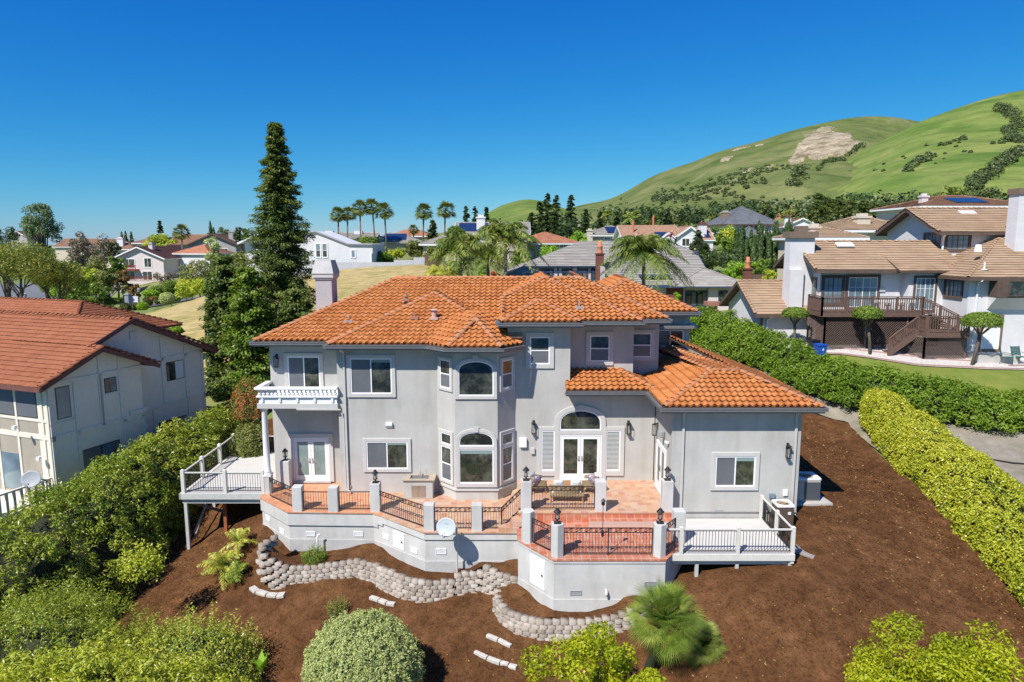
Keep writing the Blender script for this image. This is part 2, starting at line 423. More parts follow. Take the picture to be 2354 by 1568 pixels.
for _m in (STUCCO, STUCCO_W): overlay(_m, 2.4, (.90, .89, .865), .46, .72, (1, 1, .16)); overlay(_m, .8, (.94, .935, .92), .42, .62)
overlay(TERRA, .9, (.80, .74, .70), .5, .72)
HY = 30.5
house = thing('stucco_house', 'large grey stucco house with orange clay tile roofs and a central angled bay', 'house', (0, 30.5, 0))
def part(mb, name, mat, parent=None, **k): return mb.build(name, mat, parent or house, **k)

# walls ---------------------------------------------------------
W1 = MB()
W1.prism([(-11.45, 31.8), (-7.95, 31.8), (-7.95, 42), (-11.45, 42)], -.6, 7.1)
part(W1, 'wall', STUCCO)
part(MB().prism([(-7.95, HY), (-.2, HY), (-.2, 42), (-7.95, 42)], -.6, 7.12), 'wall', STUCCO)
part(MB().prism([(-.2, HY), (2.64, HY), (2.64, 42), (-.2, 42)], -.6, 8.1), 'wall', STUCCO)
part(MB().prism([(2.64, HY), (6.55, HY), (6.55, 33.4), (2.64, 33.4)], .3, 4.95), 'wall', STUCCO)
part(MB().prism([(2.64, 31.6), (5.69, 31.6), (5.69, 42), (2.64, 42)], 4.5, 8.1), 'wall', STUCCO)
part(MB().prism([(5.69, 32.6), (7.09, 32.6), (7.09, 42), (5.69, 42)], 4.5, 8.1), 'wall', STUCCO)
# far block with a rounded corner
pl = [(7.09, 35.2), (8.95, 35.2)] + [(8.95 + .37 * math.sin(t), 35.57 - .37 * math.cos(t)) for t in (.4, .8, 1.2, 1.57)] + [(9.32, 42), (7.09, 42)]
part(MB().prism(pl, .6, 8.1), 'wall', STUCCO)
# bay
part(MB().prism([(-3.42, HY), (-2.54, 29.6), (-.64, 29.6), (.16, HY), (.16, 30.7), (-3.42, 30.7)], -.5, 7.05), 'bay', STUCCO)
# wing
part(MB().prism([(6.6, 27.3), (11.92, 27.3), (11.92, 33.6), (6.6, 33.6)], -.5, 4.95), 'wall', STUCCO)
# lower band lines (weep screed) on the wing
part(MB().box(6.58, 11.94, 27.27, 27.30, .33, .38), 'weep_screed', GUT)

# roofs ---------------------------------------------------------
S = .45; S2 = .36
def T(poly, eave, down, z0, s=S): return tiles('roof', poly, eave, down, z0, s, TERRA, house, deck=DECKM)
zm = 7.09; yf = 30.9
ym = lambda x, y: zm + S * (y - yf)
T([(-11.85, 30.9), (-.2, 30.9), (-.2, 36.6), (-6.15, 36.6)], (-11.85, 30.9), (0, -1), zm)
T([(-.2, 33), (1.5, 33), (1.5, 36.6), (-.2, 36.6)], (-11.85, 30.9), (0, -1), zm)
T([(-11.85, 30.9), (-6.15, 36.6), (-11.85, 42.3)], (-11.85, 30.9), (-1, 0), zm)
T([(-11.85, 42.3), (-6.15, 36.6), (1.5, 36.6), (7.2, 42.3)], (-11.85, 42.3), (0, 1), zm)
# front hip over the middle block
T([(-8.2, 29.9), (.45, 29.9), (-3.87, 34.23)], (-8.2, 29.9), (0, -1), zm)
T([(-8.2, 29.9), (-3.87, 34.23), (-3.87, 35.4), (-8.2, 35.4)], (-8.2, 29.9), (-1, 0), zm)
T([(.45, 29.9), (.45, 35.4), (-3.87, 35.4), (-3.87, 34.23)], (.45, 29.9), (1, 0), zm)
# bay roof
T([(-2.82, 29.0), (-.42, 29.0), (-1.66, 31.0)], (-2.82, 29.0), (0, -1), zm)
def diag(p, q, apex, ext):
    dx, dy = q[0] - p[0], q[1] - p[1]; L = math.hypot(dx, dy); n = (dy / L, -dx / L)
    ht = abs((apex[0] - p[0]) * n[0] + (apex[1] - p[1]) * n[1]); s = (8.1 - zm) / ht
    return T([p, q] + ext, p, n, zm, s)
diag((-3.75, 29.9), (-2.82, 29.0), (-1.66, 31.0), [(-1.66, 31.0), (-1.66, 32.0), (-3.75, 32.0)])
diag((-.42, 29.0), (.45, 29.9), (-1.66, 31.0), [(.45, 32.0), (-1.66, 32.0), (-1.66, 31.0)])
# raised block: small hip in front
ze = 8.08
T([(-.55, 29.9), (3.05, 29.9), (1.25, 31.7)], (-.55, 29.9), (0, -1), ze)
T([(-.55, 29.9), (1.25, 31.7), (1.25, 33.2), (-.55, 33.2)], (-.55, 29.9), (-1, 0), ze)
T([(3.05, 29.9), (3.05, 33.2), (1.25, 33.2), (1.25, 31.7)], (3.05, 29.9), (1, 0), ze)
# raised big hips
T([(-.45, 30.4), (5.86, 30.4), (1.64, 34.62), (-.45, 32.53)], (-.45, 30.4), (0, -1), ze, .41)
T([(-.45, 32.53), (1.64, 34.62), (1.64, 39), (-.45, 39)], (-2.58, 30.4), (-1, 0), ze, .41)
T([(5.86, 30.4), (5.86, 37), (1.64, 37), (1.64, 34.62)], (5.86, 30.4), (1, 0), ze, .41)
T([(3.2, 31.2), (7.2, 31.2), (3.5, 34.9), (1.64, 34.9), (1.64, 33)], (3.2, 31.2), (0, -1), ze)
T([(7.2, 31.2), (7.2, 42), (3.5, 42), (3.5, 34.9)], (7.2, 31.2), (1, 0), ze)
T([(3.04, 34.5), (9.44, 34.5), (6.24, 37.7)], (3.04, 34.5), (0, -1), ze)
T([(3.04, 34.5), (6.24, 37.7), (6.24, 42), (3.04, 42)], (3.04, 34.5), (-1, 0), ze)
T([(9.44, 34.5), (9.44, 42), (6.24, 42), (6.24, 37.7)], (9.44, 34.5), (1, 0), ze)
part(MB().prism([(-.45, 31.4), (-.37, 31.4), (-.37, 38), (-.45, 38)], 7.2, [8.5, 8.5, 9.0, 9.0]), 'gable_wall', STUCCO)
# lower roofs
zl = 5.02
T([(2.42, 29.8), (6.5, 29.8), (5.0, 31.6), (2.42, 31.6)], (2.42, 29.8), (0, -1), zl, .36)
T([(6.5, 29.8), (6.5, 33.5), (5.0, 33.5), (5.0, 31.6)], (6.5, 29.8), (1, 0), zl, .43)
zw = 5.0
A_ = (8.75, 29.45); B_ = (9.95, 29.35); C_ = (7.55, 35.0)
T([(6.1, 26.8), (12.55, 26.8), B_, A_], (6.1, 26.8), (0, -1), zw, .38)
T([(6.1, 26.8), A_, C_, (6.1, 35.2)], (6.1, 26.8), (-1, 0), zw, .38)
T([A_, B_, (8.1, 35.2), C_], A_, (1, .28), zw + .38 * 2.65, -.04)
T([(12.55, 26.8), (12.55, 34.0), (8.1, 35.2), B_], (12.55, 26.8), (1, 0), zw, .39)
CL = []
def cp(a, b): CL.append((a, b))
za = ym(0, 36.6)
cp((-11.85, 30.9, zm), (-6.15, 36.6, za)); cp((-6.15, 36.6, za), (1.3, 36.6, za + .01)); cp((-11.85, 42.3, zm), (-6.15, 36.6, za))
zb = zm + S * 4.33
cp((-8.2, 29.9, zm), (-3.87, 34.23, zb)); cp((.45, 29.9, zm), (-3.87, 34.23, zb)); cp((-3.87, 34.23, zb), (-3.87, 35.2, zb + .02))
cp((-2.82, 29.0, zm), (-1.66, 31.0, 8.1)); cp((-.42, 29.0, zm), (-1.66, 31.0, 8.1)); cp((-1.66, 31, 8.1), (-1.66, 32.0, 8.12))
zc = ze + S * 1.8
cp((-.55, 29.9, ze), (1.25, 31.7, zc)); cp((3.05, 29.9, ze), (1.25, 31.7, zc)); cp((1.25, 31.7, zc), (1.25, 32.3, zc + .01))
zd = ze + .41 * 4.22
cp((-.45, 32.53, ze + .41 * 2.13), (1.64, 34.62, zd)); cp((5.86, 30.4, ze), (1.64, 34.62, zd)); cp((-.45, 31.0, ze + .3), (-.45, 32.53, ze + .41 * 2.13))
cp((2.1, 34.9, ze + S * 3.7), (3.5, 34.9, ze + S * 3.7 + .01)); cp((7.2, 31.2, ze), (3.5, 34.9, ze + S * 3.7)); 
cp((9.44, 34.5, ze), (6.24, 37.7, ze + S * 3.2)); cp((4.6, 36.06, ze + S * 1.56), (6.24, 37.7, ze + S * 3.2)); cp((6.24, 37.7, ze + 1.44), (6.24, 41.9, ze + 1.45))
cp((6.5, 29.8, zl), (5.0, 31.6, zl + .62))
wz = zw + .38 * 2.65
cp((6.1, 26.8, zw), (A_[0], A_[1], wz)); cp((12.55, 26.8, zw), (B_[0], B_[1], wz)); cp((A_[0], A_[1], wz), (B_[0], B_[1], wz - .01))
cp((A_[0], A_[1], wz), (C_[0], C_[1], wz + .15)); cp((B_[0], B_[1], wz), (8.1, 35.2, wz + .15))
caps(CL, TERRA_CAP, house)
# grey flashing pan between the two roof levels
part(MB().vslab([(-.5, 30.0, 7.35), (.45, 30.0, 7.35), (.45, 31.6, 7.9), (-.5, 31.6, 7.9)], (0, -.4, 1), .03), 'flashing', STEEL)

# eaves: gutter, fascia, soffit
def eave(pts, zt, soff=None):
    g = MB(); f = MB()
    for a, b in zip(pts[:-1], pts[1:]):
        a = Vector((a[0], a[1], 0)); b = Vector((b[0], b[1], 0)); d = (b - a).normalized(); o = Vector((d.y, -d.x, 0))
        e = d * .04
        g.beam(a - e + o * .05 + Vector((0, 0, zt - .10)), b + e + o * .05 + Vector((0, 0, zt - .10)), .12, .13)
        g.beam(a - e + o * .115 + Vector((0, 0, zt - .045)), b + e + o * .115 + Vector((0, 0, zt - .045)), .03, .03)
        g.beam(a - e + o * .108 + Vector((0, 0, zt - .10)), b + e + o * .108 + Vector((0, 0, zt - .10)), .014, .02)
        f.beam(a - o * .035 + Vector((0, 0, zt - .15)), b - o * .035 + Vector((0, 0, zt - .15)), .04, .2)
    part(g, 'gutter', GUT); part(f, 'fascia', GUT)
eave([(-11.9, 42), (-11.9, 30.85), (-8.25, 30.85)], zm)
eave([(-8.25, 30.6), (-8.25, 29.85), (-3.78, 29.85), (-2.86, 28.95), (-.38, 28.95), (.5, 29.85)], zm)
eave([(-.6, 31.2), (-.6, 29.85), (3.1, 29.85), (3.1, 30.35), (5.9, 30.35), (5.9, 31.15), (7.25, 31.15), (7.25, 34.45), (9.5, 34.45), (9.5, 42)], ze)
eave([(2.4, 29.75), (6.15, 29.75)], zl)
eave([(6.05, 29.9), (6.05, 26.75), (12.6, 26.75), (12.6, 34)], zw)
SOF = M('soffit', (.36, .36, .37), rough=.8)
sf = MB()
sf.box(-11.8, -7.9, 30.87, 31.85, 6.98, 7.02); sf.box(-8.2, .42, 29.9, 30.55, 6.98, 7.02); sf.box(-2.8, -.45, 29.05, 29.9, 6.985, 7.01)
sf.box(-.5, 3.05, 29.9, 30.55, 7.97, 8.01); sf.box(2.6, 5.85, 30.4, 31.65, 7.97, 8.01); sf.box(5.6, 7.18, 31.2, 32.65, 7.97, 8.01); sf.box(7.0, 9.42, 34.5, 35.25, 7.97, 8.01)
sf.box(2.45, 6.1, 29.8, 30.55, 4.84, 4.88); sf.box(6.1, 12.5, 26.8, 27.35, 4.84, 4.88); sf.box(6.1, 6.65, 27.35, 30.0, 4.84, 4.88); sf.box(11.88, 12.5, 27.35, 33.6, 4.84, 4.88)
sf.box(-11.8, -11.4, 31.85, 42, 6.98, 7.02)
part(sf, 'soffit', SOF)
# grey metal cap roof of the far corner block
part(MB().prism([(7.0, 34.72), (9.35, 34.72), (9.62, 35.0), (9.62, 38), (7.0, 38)], 7.15, 7.32), 'cornice', GUT, bevel=.02)

# windows -------------------------------------------------------
def rect(k, x0, y0, x1, y1, Y):
    a = zz(k, x0, y0, Y); b = zz(k, x1, y1, Y)
    return min(a.x, b.x), max(a.x, b.x), min(a.z, b.z), max(a.z, b.z)
def ring(mb, x0, x1, z0, z1, t, ya, yb, tb=None, tt=None):
    tb = tb or t; tt = tt or t
    mb.box(x0 - t, x0, ya, yb, z0 - tb, z1 + tt); mb.box(x1, x1 + t, ya, yb, z0 - tb, z1 + tt)
    mb.box(x0, x1, ya, yb, z1, z1 + tt); mb.box(x0, x1, ya, yb, z0 - tb, z0)
def window(par, x0, x1, z0, z1, Y, kind='slide', trim=.14, xf=None, trimm=None, framem=None, gl=(None, None), trimb=None, fr=.05, grid=None, name='window', prd=.07, shade=0):
    """window in the wall plane Y: trim, frame, panes; xf maps the plane onto another wall"""
    fm = framem or VINYL; f = MB(); ring(f, x0 + fr, x1 - fr, z0 + fr, z1 - fr, fr, Y - prd + .02, Y + .02)
    g0, g1 = gl[0] or GLASS_S, gl[1] or GLASS
    cx = (x0 + x1) / 2; cz = (z0 + z1) / 2
    if kind == 'slide': f.box(cx - fr * .5, cx + fr * .5, Y - prd + .025, Y, z0 + fr, z1 - fr)
    if kind == 'hung': f.box(x0 + fr, x1 - fr, Y - prd + .025, Y, cz - fr * .5, cz + fr * .5)
    w = f.build(name, fm, par, xf=xf)
    if trim:
        t = MB(); ring(t, x0, x1, z0, z1, trim, Y - prd, Y + .01, tb=trimb or trim); t.build('trim', trimm or TRIM, w, xf=xf, bevel=.012)
    if kind == 'slide':
        MB().box(x0 + fr, cx, Y - .02, Y - .004, z0 + fr, z1 - fr).build('pane', g0, w, xf=xf)
        MB().box(cx, x1 - fr, Y - .02, Y - .004, z0 + fr, z1 - fr).build('pane', g1, w, xf=xf)
    elif kind == 'hung':
        MB().box(x0 + fr, x1 - fr, Y - .02, Y - .004, z0 + fr, cz).build('pane', g0, w, xf=xf)
        MB().box(x0 + fr, x1 - fr, Y - .02, Y - .004, cz, z1 - fr).build('pane', g1, w, xf=xf)
    else:
        MB().box(x0 + fr, x1 - fr, Y - .02, Y - .004, z0 + fr, z1 - fr).build('pane', g1, w, xf=xf)
    if shade:
        MB().box((cx if kind == 'slide' else x0 + fr) + .03, x1 - fr - .005, Y - .028, Y - .021, z1 - fr - shade, z1 - fr).build('roller_blind', TEALB, w, xf=xf)
    if grid:
        g = MB(); nx, nz = grid
        for i in range(1, nx): g.box(x0 + (x1 - x0) * i / nx - .012, x0 + (x1 - x0) * i / nx + .012, Y - .035, Y - .02, z0 + fr, z1 - fr)
        for i in range(1, nz): g.box(x0 + fr, x1 - fr, Y - .034, Y - .02, z0 + (z1 - z0) * i / nz - .012, z0 + (z1 - z0) * i / nz + .012)
        g.build('muntins', fm, w, xf=xf)
    return w
def arch_pts(x0, x1, zs, rise, n=14):
    cx = (x0 + x1) / 2; hw = (x1 - x0) / 2
    return [(cx - hw * math.cos(math.pi * i / n), zs + rise * math.sin(math.pi * i / n) ** .8) for i in range(n + 1)]
def arch_window(par, x0, x1, z0, zs, zt, Y, trim=.15, fr=.05, pane=None, key=True, sill=True, trimw=True):
    """segment-topped window with stucco surround and keystone"""
    n = 14; w0 = MB()
    def band(mb, xa, xb, zb, za_, rise, t, ya, yb, closed=True):
        out = arch_pts(xa - t, xb + t, za_, rise + t, n); inn = arch_pts(xa, xb, za_, rise, n)
        for i in range(n):
            q = [inn[i], inn[i + 1], out[i + 1], out[i]]
            mb.vslab([(p[0], yb, p[1]) for p in q], (0, -1, 0), yb - ya)
        mb.box(xa - t, xa, ya, yb, zb - (t if closed else 0), za_); mb.box(xb, xb + t, ya, yb, zb - (t if closed else 0), za_)
        if closed: mb.box(xa, xb, ya, yb, zb - t, zb)
    band(w0, x0 + fr, x1 - fr, z0 + fr, zs, zt - zs - fr, fr, Y - .05, Y + .01)
    w = w0.build('window', VINYL, par)
    if trimw:
        t = MB(); band(t, x0, x1, z0, zs, zt - zs, trim, Y - .075, Y + .01, closed=sill)
        t.build('trim', TRIM, w, bevel=.008)
    pts = [(x0 + fr, z0 + fr)] + [(p[0], p[1]) for p in arch_pts(x0 + fr, x1 - fr, zs, zt - zs - fr, n)] + [(x1 - fr, z0 + fr)]
    MB().vslab([(p[0], Y - .004, p[1]) for p in pts], (0, -1, 0), .016).build('pane', pane or GLASS, w)
    if key:
        cx = (x0 + x1) / 2
        MB().vslab([(cx - .09, Y - .07, zt - .0), (cx + .09, Y - .07, zt - .0), (cx + .13, Y - .07, zt + .26), (cx - .13, Y - .07, zt + .26)], (0, -1, 0), .035).build('keystone', TRIM, w)
    return w
# upper left balcony door (sliding)
window(house, *rect(1, 392, 248, 655, 560, 31.8), 31.8, 'slide', trim=.16, name='balcony_door', trimb=.02)
# windows on the main wall
window(house, *rect(1, 882, 262, 1213, 538, HY), HY, 'slide', trim=.17, shade=.14)
window(house, *rect(1, 1010, 915, 1337, 1126, HY), HY, 'slide', trim=.16, shade=.1)
# bay: front face
x0, x1, z0, z1 = rect(1, 1728, 283, 2008, 555, 29.6)
arch_window(house, x0, x1, z0, z1 - .48, z1, 29.6, pane=GLASS)
x0, x1, z0, z1 = rect(1, 1735, 838, 2008, 950, 29.6)
arch_window(house, x0, x1, z0, z1 - .48, z1, 29.6, sill=False)
x0b, x1b, z0b, z1b = rect(1, 1735, 975, 2008, 1240, 29.6)
window(house, x0b, x1b, z0b, z1b, 29.6, 'fixed', trim=0, shade=.16)
tm = MB(); tm.box(x0 - .15, x0, 29.525, 29.61, z0b - .17, z0); tm.box(x1, x1 + .15, 29.525, 29.61, z0b - .17, z0)
tm.box(x0, x1, 29.525, 29.61, z0b - .17, z0b); tm.box(x0, x1, 29.53, 29.61, z1b, z0); part(tm, 'trim', TRIM)
# bay sides
def wallxf(p, q):
    """maps local (x along wall from 0, y depth, z) onto wall from p to q; local wall plane y=0 facing -y"""
    d = Vector((q[0] - p[0], q[1] - p[1], 0)).normalized(); n = Vector((-d.y, d.x, 0))
    m = Matrix.Identity(4)
    for i in range(3): m[i][0] = d[i]; m[i][1] = n[i]; m[i][2] = (0, 0, 1)[i]; m[i][3] = (p[0], p[1], 0)[i]
    return m
LB = wallxf((-3.42, HY), (-2.54, 29.6)); RB = wallxf((-.64, 29.6), (.16, HY))
L1 = math.hypot(.88, .9)
_a = zz(1, 1590, 275, 30.0); _b = zz(1, 1590, 495, 30.0); _c = zz(1, 1600, 850, 30.0); _d = zz(1, 1600, 935, 30.0); _e = zz(1, 1600, 955, 30.0); _f = zz(1, 1600, 1220, 30.0)
for xf, sx in ((LB, L1), (RB, math.hypot(.8, .9))):
    a, b = sx * .22, sx * .80
    rbg = xf is RB
    window(house, a, b, _b.z, _a.z, 0, 'hung', trim=.13, xf=xf, prd=.06)
    window(house, a, b, _d.z, _c.z, 0, 'fixed', trim=0, xf=xf, prd=.06)
    window(house, a, b, _f.z, _e.z, 0, 'hung', trim=0, xf=xf, prd=.06)
    t = MB(); ring(t, a, b, _f.z, _c.z, .13, -.06, .01); t.box(a, b, -.055, .01, _e.z, _d.z); t.build('trim', TRIM, house, xf=xf, bevel=.008)
# bay plinth ledge
part(MB().prism([(-3.5, HY), (-2.58, 29.53), (-.6, 29.53), (.24, HY)], .45, .52), 'bay_sill', TRIM)
# right upper windows
window(house, *rect(2, 127, 540, 268, 736, HY), HY, 'hung', trim=.2)
window(house, *rect(2, 562, 530, 700, 716, 31.6), 31.6, 'hung', trim=.19)
window(house, *rect(2, 868, 512, 1002, 686, 32.6), 32.6, 'hung', trim=.17)
window(house, *rect(2, 1045, 488, 1235, 610, 35.2), 35.2, 'slide', trim=0, fr=.06)
# wing window
x0, x1, z0, z1 = rect(4, 1535, 210, 1792, 412, 27.3)
window(house, x0, x1, z0, z1, 27.3, 'slide', trim=.17, shade=.16)
# french doors
def french(par, x0, x1, z0, z1, Y, xf=None, curtain=False, curm=None, name='french_door'):
    f = MB(); ring(f, x0 + .06, x1 - .06, z0 + .05, z1 - .07, .06, Y - .06, Y + .01, tb=.05)
    d = f.build('door_frame', WHITE, par, xf=xf)
    cx = (x0 + x1) / 2
    for a, b in ((x0 + .07, cx - .005), (cx + .005, x1 - .07)):
        l = MB(); ring(l, a + .13, b - .13, z0 + .30, z1 - .21, .13, Y - .05, Y - .006, tb=.24)
        lf = l.build('door_leaf', WHITE, d, xf=xf, bevel=.006)
        if curtain:
            c = MB(); n = 26; w_ = (b - a - .26) / n
            for i in range(n):
                xx = a + .13 + w_ * i; yy = Y - .012 - .01 * (i % 2); y2 = Y - .012 - .01 * ((i + 1) % 2)
                c.add([(xx, yy, z0 + .3), (xx + w_, y2, z0 + .3), (xx + w_, y2, z1 - .21), (xx, yy, z1 - .21)], [(0, 1, 2, 3)])
            c.build('curtain', CURT, d, xf=xf)
        else:
            MB().box(a + .13, b - .13, Y - .022, Y - .008, z0 + .30, z1 - .21).build('pane', GLASS, d, xf=xf)
        hx = cx - .07 if a < cx - .1 else cx + .07
        h = MB(); h.box(hx - .018, hx + .018, Y - .065, Y - .05, z0 + .9, z0 + 1.16); h.cyl((hx, Y - .06, z0 + 1.03), (hx, Y - .11, z0 + 1.03), .012)
        h.cyl((hx, Y - .105, z0 + 1.03), (hx + (.1 if hx > cx else -.1), Y - .105, z0 + 1.03), .011)
        h.build('handle', BRASS, d, xf=xf)
    MB().box(x0 - .05, x1 + .05, Y - .14, Y + .01, z0 - .06, z0 + .03).build('threshold', FOOT, d, xf=xf)
    return d
x0, x1, z0, z1 = rect(1, 432, 882, 728, 1212, 31.8)
z0 = .1; french(house, x0, x1, z0, z1, 31.8, curtain=True)
t = MB(); ring(t, x0, x1, z0, z1, .2, 31.72, 31.81, tb=.01); part(t, 'trim', TRIM, bevel=.01)
x0, x1, z0, z1 = rect(4, 485, 65, 762, 362, HY)
z0 = .63; french(house, x0, x1, z0, z1, HY)
# arched surround over the right french doors and its side lights
t = MB()
t.box(x0 - .22, x0, 30.42, 30.51, .6, z1 + .2); t.box(x1, x1 + .22, 30.42, 30.51, .6, z1 + .2); t.box(x0, x1, 30.425, 30.51, z1, z1 + .2); part(t, 'trim', TRIM, bevel=.01)
ax0, ax1, az0, az1 = rect(2, 343, 1070, 640, 1215, HY)
arch_window(house, ax0, ax1, az0, az0 + .32, az1, HY, trim=.22, sill=False)
for k, (a, b) in enumerate(((210, 302), (679, 775))):
    wx0, wx1, wz0, wz1 = rect(2, a, 1218, b, 1508, HY)
    wd = window(house, wx0, wx1, wz0, wz1, HY, 'fixed', trim=.19, trimb=.24)
    bl = MB(); n = 30
    for i in range(n):
        z = wz0 + .07 + (wz1 - wz0 - .14) * i / (n - 1)
        bl.box(wx0 + .06, wx1 - .06, HY - .034, HY - .022, z - .016, z + .014)
    bl.build('blind', BLIND, wd)
# door in the wing side wall, seen edge on
SW = wallxf((6.6, 30.5), (6.6, 27.3))
french(house, .55, 2.3, .63, 2.75, 0, xf=SW)
# keystone-like top of bay centre, vents, meters on the wall
def boxpart(name, k, x0, y0, x1, y1, Y, d, mat, **kw):
    a, b, c, e = rect(k, x0, y0, x1, y1, Y); return part(MB().box(a, b, Y - d, Y + .01, c, e), name, mat, bevel=.01, **kw)
vt = MB(); a, b, c, e = rect(1, 1163, 765, 1215, 808, HY)
vt.box(a, b, HY - .12, HY, e - .12, e); vt.vslab([(a, HY, c), (a, HY - .12, e - .12), (a, HY, e - .12)], (1, 0, 0), .02); vt.vslab([(b, HY, c), (b, HY - .12, e - .12), (b, HY, e - .12)], (-1, 0, 0), .02)
vt.vslab([(a, HY - .12, e - .12), (b, HY - .12, e - .12), (b, HY - .02, c), (a, HY - .02, c)], (0, -1, 0), .01); part(vt, 'wall_vent', WHITE)
boxpart('utility_box', 2, 50, 1270, 102, 1335, HY, .14, WHITE); boxpart('utility_box', 2, 132, 1342, 160, 1385, HY, .1, TRIM)
boxpart('outlet', 4, 1895, 462, 1932, 492, 27.3, .08, M('slate_box', (.16, .22, .26), rough=.5)); boxpart('outlet', 4, 1988, 435, 2015, 475, 27.3, .07, WHITE)
boxpart('crawl_vent', 4, 1527, 572, 1585, 590, 27.3, .02, GREYP); boxpart('outlet', 1, 880, 1255, 896, 1275, HY, .04, GREYP)
# downspouts
def spout(pts, r=.045, par=None, mat=None):
    m = MB()
    for a, b in zip(pts[:-1], pts[1:]): m.beam(a, b, r * 2, r * 1.6, up=(0, 1, 0))
    return m.build('downspout', mat or TRIM, par or house)
spout([(-7.65, 29.9, 7.02), (-7.65, 29.95, 6.85), (-7.62, 30.43, 6.65), (-7.62, 30.43, .12), (-7.45, 30.3, .08)])
spout([(7.05, 26.9, 4.85), (7.05, 27.25, 4.62), (7.05, 27.25, .0)]); spout([(11.68, 26.9, 4.85), (11.68, 27.24, 4.62), (11.68, 27.24, .1)])
spout([(7.4, 34.9, 7.1), (7.45, 35.1, 6.0), (7.1, 34.8, 5.75), (6.9, 34.5, 5.7)], mat=WHITE)
# roof vents
def rvent(k, x, y, Y, h, r, cap, mat=TERRA_CAP):
    p = zz(k, x, y, Y); m = MB(); m.cyl((p.x, p.y, p.z - .1), (p.x, p.y, p.z + h), r, r, 12)
    if cap: m.cyl((p.x, p.y, p.z + h), (p.x, p.y, p.z + h + .06), r * 1.7, r * .5, 14)
    m.box(p.x - .2, p.x + .2, p.y - .28, p.y + .12, p.z - .12, p.z - .02); part(m, 'roof_vent', mat)
PV = M('vent_clay', (.40, .19, .12), (.30, .16, .11), scale=8, rough=.8)
rvent(5, 1325, 420, 33.9, .5, .055, False, PV); rvent(5, 1322, 380, 33.9, .1, .085, True, PV)
rvent(5, 1543, 525, 31.9, .32, .12, True, M('vent_pale', (.52, .33, .27), rough=.7)); rvent(5, 1390, 520, 32.0, .22, .035, False, PV)
rvent(5, 873, 548, 32.6, .2, .04, False, GREYP); rvent(2, 484, 315, 31.6, .28, .035, False, GREYP)
# chimney
ch = MB(); ch.box(-10.35, -9.5, 36, 37.1, 6, 10.0); co = part(ch, 'chimney', M('mauve_stucco', (.45, .43, .43), (.41, .39, .39), scale=1, rough=.95, bump=.3, bscale=40))
k = MB(); k.box(-10.41, -9.44, 35.94, 37.16, 9.62, 9.72); k.box(-10.47, -9.38, 35.88, 37.22, 9.72, 9.86); k.build('chimney_band', TRIM, co)
k = MB(); k.prism([(-10.47, 35.88), (-9.38, 35.88), (-9.38, 37.22), (-10.47, 37.22)], 9.862, 9.93)
k.add([(-10.5, 35.85, 9.93), (-9.35, 35.85, 9.93), (-9.35, 37.25, 9.93), (-10.5, 37.25, 9.93), (-10.33, 36.05, 10.62), (-9.52, 36.05, 10.62), (-9.52, 37.05, 10.62), (-10.33, 37.05, 10.62)],
      [(0, 3, 2, 1), (4, 5, 6, 7), (0, 1, 5, 4), (1, 2, 6, 5), (2, 3, 7, 6), (3, 0, 4, 7)]); k.build('chimney_cap', M('sheet_metal_cap', (.33, .32, .31), (.38, .37, .36), scale=2, rough=.5, metal=.4), co)

# balcony -------------------------------------------------------
bal = MB(); bz = at(680, 940, 30.3).z
bx0, bx1 = at(590, 930, 30.3).x, at(776, 930, 30.3).x
bal.box(bx0, bx1, 30.3, 31.8, bz, bz + .24)
bo = part(bal, 'balcony', TRIM, bevel=.015)
m = MB(); m.box(bx0 + .08, bx1 - .05, 30.36, 31.8, bz + .24, bz + .52)
for i in range(5):
    x = bx0 + .2 + (bx1 - bx0 - .5) * i / 4; m.box(x, x + .1, 30.30, 30.37, bz + .3, bz + .5)
m.build('balcony_edge', WHITE, bo)
m = MB(); m.box(bx0 - .02, bx1, 30.27, 30.5, bz + .52, bz + .60); m.box(bx0 - .02, bx0 + .2, 30.5, 31.8, bz + .52, bz + .60)
rt = at(680, 893, 30.35).z
m.box(bx0 - .07, bx1, 30.22, 30.5, rt - .05, rt + .06); m.box(bx0 - .07, bx0 + .21, 30.5, 31.8, rt - .05, rt + .06); m.build('balustrade_rail', WHITE, bo, bevel=.015)
hb = rt - .05 - (bz + .6)
prof = [(.06, 0), (.06, .04), (.03, .06), (.075, .2), (.085, .3), (.06, .45), (.03, .62), (.03, .72), (.055, .78), (.03, .84), (.06, .94), (.06, 1)]
def baluster(x, y):
    b = MB(); b.lathe((x, y, bz + .6), [(r, z * hb) for r, z in prof], 12); return b.build('baluster', WHITE, bo, smooth=True)
for i in range(19): baluster(bx0 + .12 + (bx1 - bx0 - .24) * i / 18, 30.38)
for i in range(7): baluster(bx0 + .07, 30.58 + .18 * i)
spout([(bx0 + 1.8, 30.28, bz - .02), (bx1 + .1, 30.28, bz - .03), (bx1 + .12, 30.36, bz - .1), (-7.72, 30.42, bz - .5), (-7.72, 30.42, .3)], r=.03, par=bo)
# column
cx, cy = at(607, 960, 30.5).x, 30.55
m = MB(); zt_ = bz; m.lathe((cx, cy, .9), [(.2, 0), (.2, .06), (.17, .09), (.18, .15), (.145, .2), (.14, 1.2), (.12, zt_ - 1.1), (.14, zt_ - 1.04), (.14, zt_ - 1.0), (.17, zt_ - .97), (.19, zt_ - .9)], 20)
m.box(cx - .2, cx + .2, cy - .2, cy + .2, .82, .9)
part(m, 'column', WHITE, smooth='auto')
part(MB().box(cx - .18, cx + .18, cy - .18, cy + .18, -.1, .82), 'column_base', STUCCO_W)
